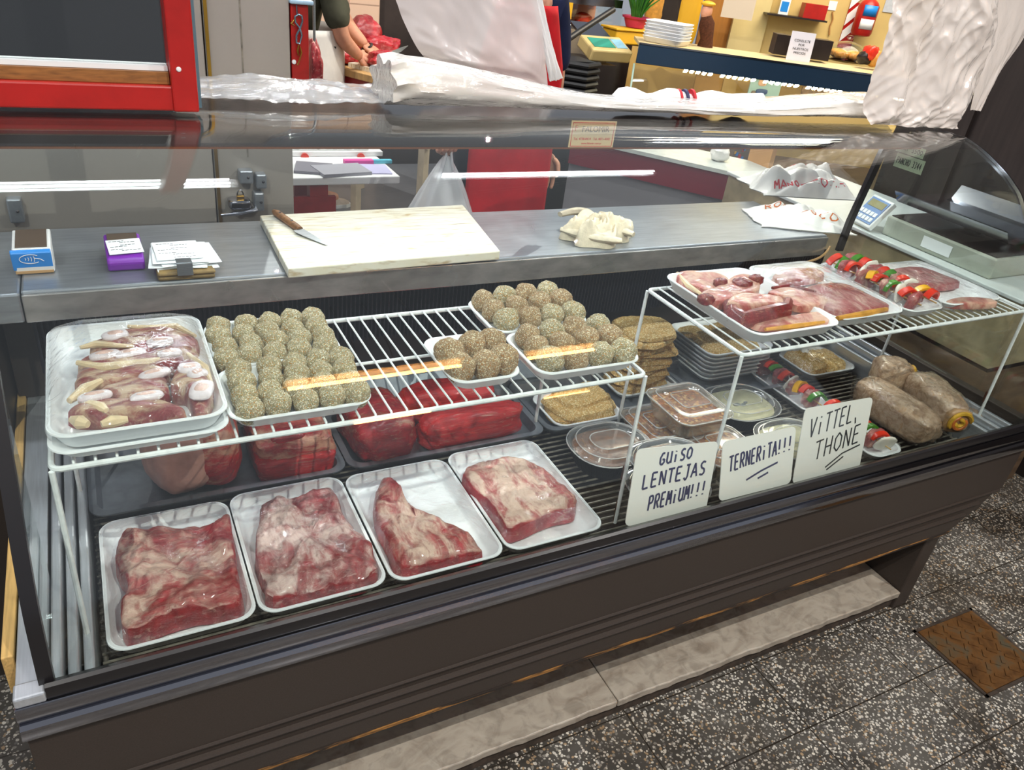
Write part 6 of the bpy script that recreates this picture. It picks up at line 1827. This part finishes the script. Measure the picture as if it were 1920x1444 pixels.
gm = 'red meat on the butcher\'s table'
zl = zT + .001
cbt = tag(MB().box(.34, .92, .06, .50, zT + .0005, zT + .022, tmx).build('chopping_board', 'board', smooth=0), 'pale chopping board on the butcher\'s table', 'cutting board')
zl2 = zT + .023
p = at(684, 66, 1, 4.55); lump('meat_heap', 'tall heap of red meat at the back of the butcher\'s table', (p.x, 4.55, zl2 + .085), (.085, .08, .10), 3, group=gm, zmin=zT + .001)
p = at(704, 78, 1, 4.48); lump('meat_heap', 'lower pile of red meat strips right of the butcher\'s hands', (p.x + .03, 4.46, zl2 + .05), (.10, .07, .055), 7, group=gm, zmin=zT + .001)
p = at(718, 112, 1, 4.10); lump('meat_piece', 'dark red piece of meat being cut under the knife', (p.x, 4.10, zl2 + .038), (.075, .06, .04), 11, group=gm, zmin=zl2)
p = at(646, 108, 1, 4.26); lump('meat_piece', 'pale-edged red cut lying by the butcher\'s forearm', (p.x + .02, 4.27, zl + .035), (.07, .05, .035), 15, 'lean2', gm, zmin=zl)
hb = at(590, 138, 1, 3.6)
hs = thing('hung_beef', 'hanging side of meat between the red cabinet and the butcher', 'meat', (hb.x, 3.6, hb.z - .17))
MB().blob((hb.x, 3.6, hb.z - .02), (.03, .06, .15), 3, 19, .2, 1.6, 36, 22, fine=.03).build('flesh', 'flank', hs)
MB().tube([(hb.x, 3.6, hb.z + .11), (hb.x, 3.6, hb.z + .30), (hb.x, 3.6, 3.4)], .006, 6).build('hanger', 'steel', hs)

dk_ = thing('white_desk', 'white desk with raised back panel, red buttons and red legs', 'desk', (.76, 3.08, .0505))
zD = .68
MB().box(.40, 1.075, 2.9, 3.24, zD - .03, zD).build('desk_top', 'white_pl', dk_, bevel=.004, smooth=0)
zbp = at(650, 283, 1, 3.20).z
bpn = MB().box(.40, 1.10, 3.19, 3.235, zD + .0005, zbp).build('back_panel', 'white_pl', dk_, bevel=.003, smooth=0)
for x in (571, 676):
    q = at(x, 294, 1, 3.19); MB().lathe([(.016, 0), (.016, .010), (.001, .012)], 16, mat=Matrix.Translation((q.x, 3.1895, q.z)) @ Matrix.Rotation(PI / 2, 4, 'X')).build('red_button', 'pepper_red', bpn)
for x, y in ((.46, 2.92), (.72, 2.92), (.46, 3.18), (.72, 3.18)): MB().box(x, x + .07, y, y + .05, .0505, zD - .0305).build('leg', 'table_red', dk_, smooth=0)
MB().box(.44, .82, 2.915, 2.935, .53, .60).build('crossbar', 'table_red', dk_, smooth=0)


def on_desk(name, label, px, w, d, h, mat, rz=0, cat='paper', z=zD):
    c = at(px[0], px[1], 2, z)
    m = Matrix.Translation((c.x, c.y, z + .0006)) @ Matrix.Rotation(rz, 4, 'Z')
    return tag(MB().box(-w / 2, w / 2, -d / 2, d / 2, 0, h, m).build(name, mat, smooth=0), label, cat, 'papers on the white desk')


on_desk('ledger', 'grey ledger lying open on the white desk', (640, 322), .20, .13, .012, plain('grey_cover', '#9a9aa4', .5), .15, 'book')
on_desk('paper_pad', 'lilac sheet of paper at the right of the white desk', (692, 318), .16, .13, .004, plain('lilac_paper', '#b6b3d6', .6), -.1)
on_desk('folder', 'dark-edged folder at the left of the white desk', (588, 318), .14, .14, .010, plain('dark_folder', '#75737e', .5), -.3, 'folder')
on_desk('note_pad', 'bright pink note pad near the back of the white desk', (672, 307), .12, .03, .016, plain('pink_pad', '#d8489a', .5), 0)
on_desk('pen', 'turquoise pen case near the back of the white desk', (712, 306), .10, .02, .014, plain('turquoise', '#58b8d0', .5), 0, 'pen case')
bgl = MB().grid(30, 8, lambda u, v: Vector((.42 + .62 * u, 3.2 + .03 * v, zbp + .002 + .03 * abs(noise.noise((u * 14, v * 3, 2))))))
tag(bgl.build('clear_wrap', 'sheet', smooth=20, solid=.001), 'strip of crumpled clear wrap along the white desk\'s back panel', 'plastic wrap')


# ================================================================== PEOPLE
def skin_mesh(joints, edges, sub=2):
    """grow a surface over a skeleton of connected joints; joints: name -> (pos, radius or (rx, ry))"""
    names = list(joints); idx = {n: i for i, n in enumerate(names)}
    me = bpy.data.meshes.new('tmp_skin'); me.from_pydata([tuple(joints[n][0]) for n in names], [(idx[a], idx[b]) for a, b in edges], [])
    o = bpy.data.objects.new('tmp_skin', me); COL.objects.link(o)
    md = o.modifiers.new('skin', 'SKIN'); md.use_smooth_shade = True
    for i, n in enumerate(names):
        r = joints[n][1]; sv_ = me.skin_vertices[0].data[i]
        sv_.radius = r if isinstance(r, tuple) else (r, r); sv_.use_root = (i == 0)
    sb_ = o.modifiers.new('sub', 'SUBSURF'); sb_.levels = sub; sb_.render_levels = sub
    dg = bpy.context.evaluated_depsgraph_get(); dg.update()
    m2 = bpy.data.meshes.new_from_object(o.evaluated_get(dg))
    mb = MB().add([v.co.copy() for v in m2.vertices], [tuple(p_.vertices) for p_ in m2.polygons])
    bpy.data.objects.remove(o); bpy.data.meshes.remove(m2); bpy.data.meshes.remove(me)
    return mb


def merge(a, b): a.add(b.v, b.f); return a


def hand(wrist, knuck, up, curl, spread=1.0, side=1, s=1.0):
    """hand as separate skinned finger chains rooted in a palm: wrist -> knuckle line, fingers bent by `curl` towards -up"""
    wrist, knuck, up = Vector(wrist), Vector(knuck), Vector(up).normalized()
    f = (knuck - wrist).normalized(); up = (up - f * up.dot(f)).normalized(); r = f.cross(up).normalized() * side
    mb = skin_mesh({'w': (wrist, (.026 * s, .020 * s)), 'p': (wrist.lerp(knuck, .55), (.038 * s, .016 * s)), 'k': (knuck, (.040 * s, .014 * s))}, [('w', 'p'), ('p', 'k')], 2)
    # palm as a flattened lump so that the fingers have something broad to leave from
    rot = Matrix((r, f, up)).transposed()
    mb2 = MB().blob(wrist.lerp(knuck, .58), (.041 * s, .050 * s, .016 * s), 2.6, 3, .03, 1, 24, 16, rot)
    merge(mb, mb2)
    for k, (off, ln) in enumerate(((-.031, .070), (-.010, .080), (.011, .076), (.030, .060))):
        b = knuck + r * off * s - f * .012 * s
        d = (f + r * off * spread * 1.5).normalized(); pts = [b]
        c = 0
        for seg in (.46, .30, .24):
            c += curl * (.9 + .12 * k)
            dd = (d * math.cos(c) - up * math.sin(c)).normalized()
            pts.append(pts[-1] + dd * ln * seg * s)
        J = {i: (p_, (.0098, .0092, .0085, .0068)[i] * s) for i, p_ in enumerate(pts)}
        merge(mb, skin_mesh(J, [(0, 1), (1, 2), (2, 3)], 2))
    tb_ = wrist.lerp(knuck, .30) - r * .026 * s
    t1 = tb_ + (f * .55 - r * .8 - up * .3).normalized() * .034 * s; t2 = t1 + (f * .85 - r * .2 - up * (.2 + curl * .5)).normalized() * .032 * s; t3 = t2 + (f * .8 + r * .25 - up * (.2 + curl * .6)).normalized() * .024 * s
    merge(mb, skin_mesh({0: (tb_, .014 * s), 1: (t1, .0115 * s), 2: (t2, .0098 * s), 3: (t3, .0075 * s)}, [(0, 1), (1, 2), (2, 3)], 2))
    return mb


def head(c, face, s=1.0):
    face = Vector(face).normalized(); up = Vector((0, 0, 1)); r = face.cross(up).normalized(); up = r.cross(face)
    R3 = Matrix((r, face, up)).transposed()
    P_ = lambda x, y, z: Vector(c) + R3 @ (Vector((x, y, z)) * s)
    mb = MB().blob(P_(0, -.008, .03), (.076 * s, .095 * s, .095 * s), 2.1, 1, .015, 1, 32, 22, R3)
    merge(mb, MB().blob(P_(0, .022, -.045), (.060 * s, .066 * s, .068 * s), 2.3, 2, .015, 1, 28, 18, R3))
    merge(mb, skin_mesh({0: (P_(0, .088, .022), .009 * s), 1: (P_(0, .104, -.004), .013 * s), 2: (P_(0, .096, -.020), .012 * s)}, [(0, 1), (1, 2)], 2))
    for sx in (-1, 1):
        merge(mb, MB().blob(P_(.078 * sx, -.004, .0), (.008 * s, .020 * s, .032 * s), 2.2, 3, .05, 1, 18, 12, R3))
        merge(mb, MB().blob(P_(.012 * sx, .084, -.052), (.018 * s, .008 * s, .006 * s), 2, 3, .02, 1, 16, 10, R3))
    return mb, P_, R3


MT['hair'] = plain('dark_hair', '#2a2019', .6, var=.3, vs=60)
MT['eye'] = plain('eye_white', '#e8e4de', .2)
MT['iris'] = plain('dark_iris', '#2a1c12', .2)
MT['olive_shirt'] = plain('dark_olive_shirt', '#4a4a3c', .85, 0, .2, var=.25, vs=14, bump=.3, bs=60)
MT['white_cloth'] = plain('white_apron_cloth', '#d8d3ca', .8, 0, .2, var=.12, vs=8, bump=.3, bs=20)
MT['red_cloth'] = plain('bright_red_apron', '#c3141f', .75, 0, .2, var=.15, vs=12, bump=.25, bs=80)
MT['navy'] = plain('navy_cloth', '#1d2440', .85, 0, .2, var=.25, vs=14)
MT['dark_cloth'] = plain('dark_trousers', '#23262e', .85, 0, .2, var=.2, vs=14)


def person(label, loc, J, hands, face, shirt, trousers, sleeve):
    """J: joint positions; one continuous body, clothing and hair as children"""
    t = thing('person', label, 'person', loc)
    hd_, P_, R3 = head(J['head'], face)
    rad = {'pelvis': (.135, .11), 'waist': (.125, .098), 'chest': (.150, .108), 'neck0': (.055, .055), 'neck': (.052, .052)}
    for s in 'lr': rad.update({'sh' + s: .058, 'el' + s: .043, 'wr' + s: .027, 'hip' + s: .088, 'kn' + s: .058, 'an' + s: .040, 'toe' + s: (.042, .028)})
    jj = {k: (J[k], rad[k]) for k in ['pelvis', 'waist', 'chest', 'neck0', 'neck'] + [a + s for s in 'lr' for a in ('sh', 'el', 'wr', 'hip', 'kn', 'an', 'toe')]}
    ed = [('pelvis', 'waist'), ('waist', 'chest'), ('chest', 'neck0'), ('neck0', 'neck')] + [e for s in 'lr' for e in (('chest', 'sh' + s), ('sh' + s, 'el' + s), ('el' + s, 'wr' + s), ('pelvis', 'hip' + s), ('hip' + s, 'kn' + s), ('kn' + s, 'an' + s), ('an' + s, 'toe' + s))]
    b = skin_mesh(jj, ed, 2)
    merge(b, hd_)
    for h_ in hands: merge(b, h_)
    b.build('body', 'skin', t, smooth=60)
    MB().blob(P_(0, -.018, .050), (.083, .098, .088), 2.1, 4, .03, 2, 32, 20, R3).build('hair', 'hair', t)
    for sx in (-1, 1):
        ey = MB().blob(P_(.031 * sx, .083, .012), (.014, .010, .009), 2, 1, 0, 1, 16, 10, R3).build('eye', 'eye', t)
        MB().blob(P_(.031 * sx, .0915, .012), (.006, .003, .006), 2, 1, 0, 1, 12, 8, R3).build('iris', 'iris', ey)
    up_ = {k: (J[k], tuple(x * 1.14 + .006 for x in (rad[k] if isinstance(rad[k], tuple) else (rad[k], rad[k])))) for k in ('pelvis', 'waist', 'chest', 'neck0', 'shl', 'shr', 'ell', 'elr', 'wrl', 'wrr')}
    up_['neck0'] = (J['neck0'], (.068, .066))
    for s in 'lr':
        up_['sl' + s] = (J['sh' + s].lerp(J['el' + s], sleeve), (.068, .066)); del up_['el' + s]; del up_['wr' + s]
    MBs = skin_mesh(up_, [('pelvis', 'waist'), ('waist', 'chest'), ('chest', 'neck0')] + [e for s in 'lr' for e in (('chest', 'sh' + s), ('sh' + s, 'sl' + s))], 2)
    MBs.build('shirt', shirt, t, smooth=60)
    tr_ = {k: (J[k], tuple(x * 1.16 + .008 for x in (rad[k] if isinstance(rad[k], tuple) else (rad[k], rad[k])))) for k in ('pelvis', 'hipl', 'hipr', 'knl', 'knr', 'anl', 'anr')}
    skin_mesh(tr_, [('pelvis', 'hipl'), ('pelvis', 'hipr'), ('hipl', 'knl'), ('knl', 'anl'), ('hipr', 'knr'), ('knr', 'anr')], 2).build('trousers', trousers, t, smooth=60)
    for s in 'lr':
        a, c = J['an' + s], J['toe' + s]; d = Vector((c.x - a.x, c.y - a.y, 0)).normalized(); n_ = Vector((-d.y, d.x, 0)); gz = .0505
        base = Vector((a.x, a.y, gz)) - d * .055
        o_ = []
        for f_, w_, h_ in ((0, .030, .085), (.06, .036, .10), (.12, .040, .082), (.19, .046, .056), (.25, .040, .042), (.275, .022, .030)):
            c_ = base + d * f_
            o_.append([c_ + n_ * (w_ * math.cos(q) * (1 if math.sin(q) <= .2 else .8)) + Vector((0, 0, .020 + (h_ - .02) * max(0, math.sin(q)) if math.sin(q) > 0 else .020)) for q in [2 * PI * k / 16 for k in range(16)]])
        sh_ = MB().loft(o_).build('shoe', 'shoe_white', t, smooth=50)
        so = [base + d * f_ + n_ * w_ for f_, w_ in ((-.004, .026), (.06, .038), (.12, .042), (.19, .049), (.25, .043), (.282, .018), (.282, -.018), (.25, -.043), (.19, -.049), (.12, -.042), (.06, -.038), (-.004, -.026))]
        MB().prism([(q.x, q.y) for q in so], gz, gz + .021).build('sole', 'paper', sh_, smooth=0)
        for k in range(3):
            for sg in (-1, 1):
                q0 = base + d * (.085 + .026 * k) + n_ * (.0425 * sg) + Vector((0, 0, .026)); q1 = base + d * (.098 + .026 * k) + n_ * (.034 * sg) + Vector((0, 0, .066))
                MB().tube([q0, q1], .0055, 6).build('stripe', 'navy', sh_)
    return t, P_


MT['shoe_white'] = plain('grey_white_trainer', '#b9aaa0', .7, var=.15, vs=30)

# the butcher bends over his table, both forearms reaching right
V = Vector
zf_ = .05
kh = at(690, 116, 1, 4.16)      # right hand, on the knife
oh = at(700, 94, 1, 4.34)       # left hand, holding the meat
J = dict(pelvis=V((.965, 4.22, .97)), waist=V((.985, 4.215, 1.10)), chest=V((1.06, 4.215, 1.31)), neck0=V((1.115, 4.215, 1.46)), neck=V((1.145, 4.215, 1.52)), head=V((1.185, 4.212, 1.63)),
         shr=V((1.08, 4.05, 1.38)), elr=at(645, 70, 1, 4.07), wrr=at(676, 108, 1, 4.13), shl=V((1.09, 4.39, 1.38)), ell=at(655, 52, 1, 4.42), wrl=at(688, 88, 1, 4.37),
         hipr=V((.965, 4.125, .90)), knr=V((1.02, 4.11, .52)), anr=V((.99, 4.10, .13)), toer=V((1.15, 4.09, .09)), hipl=V((.965, 4.315, .90)), knl=V((1.03, 4.38, .52)), anl=V((1.10, 4.42, .13)), toel=V((1.26, 4.42, .09)))
J['elr'] = at(640, 72, 1, 4.02); J['ell'] = at(652, 50, 1, 4.42)
hr = hand(J['wrr'], at(691, 116, 1, 4.15), (.2, -.7, .6), .95, .6, 1, 1.05)
hl = hand(J['wrl'], at(704, 97, 1, 4.36), (.1, -.3, .9), .55, 1.0, -1, 1.05)
bu, P_ = person('person in a dark olive shirt and white apron, cutting meat at the table', (1.05, 4.2, .0505), J, [hr, hl], (.8, -.1, -.55), 'olive_shirt', 'dark_cloth', .92)
ap = MB()


def apf(u, v):
    a = -2.7 + 4.05 * u
    z = 1.06 - .58 * v
    cx_, cy_ = .972 + .03 * (1 - v), 4.22
    r_ = .232 + .035 * v + .012 * math.sin(u * 22) * v
    return Vector((cx_ + math.cos(a) * r_ * .92, cy_ + math.sin(a) * r_, z))


ap.grid(44, 20, apf)
ap.build('apron', 'white_cloth', bu, smooth=60, solid=.004)['label'] = 'white apron tied at the waist'
MB().tube([J['wrl'] + V((math.cos(a) * .0, 0, 0)) + (V((.3, .2, .9)).cross(V((.6, 0, -.8))).normalized() * math.cos(a) + V((.75, 0, .55)) * math.sin(a)) * .031 for a in [k * PI / 8 for k in range(17)]], .006, 6).build('wristband', 'black', bu)
kf = thing('butcher_knife', 'long butcher knife held over the meat by the person in olive', 'knife', tuple(at(720, 105, 1, 4.14)))
g0, g1, g2 = at(694, 113, 1, 4.125), at(712, 107, 1, 4.14), at(765, 86, 1, 4.20)
MB().tube([g0 - (g1 - g0) * .2, g0.lerp(g1, .5), g1], [.010, .012, .010], 10, .8).build('handle', 'wood_top', kf)
bd_ = (g2 - g1); pn_ = V((0, 0, 1)); bl = []
for f_, a_, b_ in ((0, .004, -.018), (.3, .006, -.022), (.75, .006, -.016), (1, .002, -.001)):
    p = g1 + bd_ * f_; bl.append([p + V((0, .001, a_)), p + V((0, -.001, a_)), p + V((0, -.0004, b_)), p + V((0, .0004, b_))])
MB().loft(bl).build('blade', 'steel', kf, smooth=0)

# the person in the red apron, arms down, a white carrier bag in one hand
ha = at(838, 282, 1, 2.60)
hb2 = at(1030, 300, 1, 2.74)
J = dict(pelvis=V((1.44, 2.80, .95)), waist=V((1.44, 2.80, 1.10)), chest=V((1.44, 2.80, 1.30)), neck0=V((1.44, 2.80, 1.46)), neck=V((1.44, 2.79, 1.53)), head=V((1.44, 2.775, 1.64)),
         shl=V((1.265, 2.80, 1.38)), ell=V((1.20, 2.74, 1.10)), wrl=V((ha.x + .01, ha.y + .05, ha.z + .062)), shr=V((1.615, 2.80, 1.38)), elr=V((1.665, 2.80, 1.09)), wrr=V((at(1026, 288, 1, 2.77).x, 2.77, at(1026, 292, 1, 2.77).z + .02)),
         hipl=V((1.35, 2.80, .89)), knl=V((1.345, 2.79, .51)), anl=V((1.345, 2.82, .13)), toel=V((1.335, 2.67, .09)), hipr=V((1.53, 2.80, .89)), knr=V((1.54, 2.79, .51)), anr=V((1.545, 2.82, .13)), toer=V((1.56, 2.67, .09)))
hl = hand(J['wrl'], (ha.x, ha.y + .02, ha.z - .005), (.15, .95, 0.2), .85, .5, 1, 1.0)
kn2 = J['wrr'] + V((.006, -.01, -.095))
hr = hand(J['wrr'], kn2, (.75, .55, 0), .28, .7, -1, 1.0)
ra, P2 = person('person in a navy shirt and red apron holding a white carrier bag', (1.44, 2.80, .0505), J, [hl, hr], (0, -1, -.25), 'navy', 'dark_cloth', .95)
ap = MB()


def apf2(u, v):
    z = 1.36 - .90 * v
    w = (.12 + .06 * min(1, v * 4)) if v < .25 else .178 - .0 * v
    x = (2 * u - 1)
    return Vector((1.425 + x * w, 2.80 - (.205 + .0 * v) * math.sqrt(max(.05, 1 - .45 * x * x)) - .012 * math.sin(u * 14) * v, z))


ap.grid(30, 28, apf2)
ap.build('apron', 'red_cloth', ra, smooth=60, solid=.004)['label'] = 'bright red bib apron'
# carrier bag
MT['carrier'] = clear('thin_white_carrier', (.95, .96, .98), 1.5, .03, .25, .7, 18, .62, (.88, .90, .94, 1), (2, 2, .5))
kb = thing('carrier_bag', 'white plastic carrier bag hanging from the hand beside the red apron', 'plastic bag', (ha.x, ha.y, .42))
zt1 = ha.z - .02; zb2 = .44


def bagf(v, u):
    a = 2 * PI * u
    f_ = v
    w = .010 + .155 * min(1, (f_ * 1.35)) ** .85; dth = .010 + .075 * min(1, f_ * 1.3) ** .9
    k = 1 + .10 * math.sin(a * 9 + 2) * (1 - .6 * f_) + .05 * noise.noise((math.cos(a) * 2, math.sin(a) * 2, f_ * 3))
    return Vector((ha.x - .015 * f_ + math.cos(a) * w * k, ha.y + math.sin(a) * dth * k, zt1 + (zb2 - zt1) * f_))


bm_ = MB(); bm_.loft([[bagf(i / 26, j / 72) for j in range(72)] for i in range(27)], True, True)
bm_.build('bag_body', 'carrier', kb, smooth=60)
for sx in (-1, 1): MB().tube([V((ha.x + .012 * sx, ha.y - .012, ha.z + .012)), V((ha.x + .010 * sx, ha.y - .020, ha.z - .01)), V((ha.x + .022 * sx, ha.y - .014, zt1 - .05)), V((ha.x + .045 * sx, ha.y - .02, zt1 - .10))], [.006, .008, .012, .008], 8, .5).build('handle_loop', 'carrier', kb)
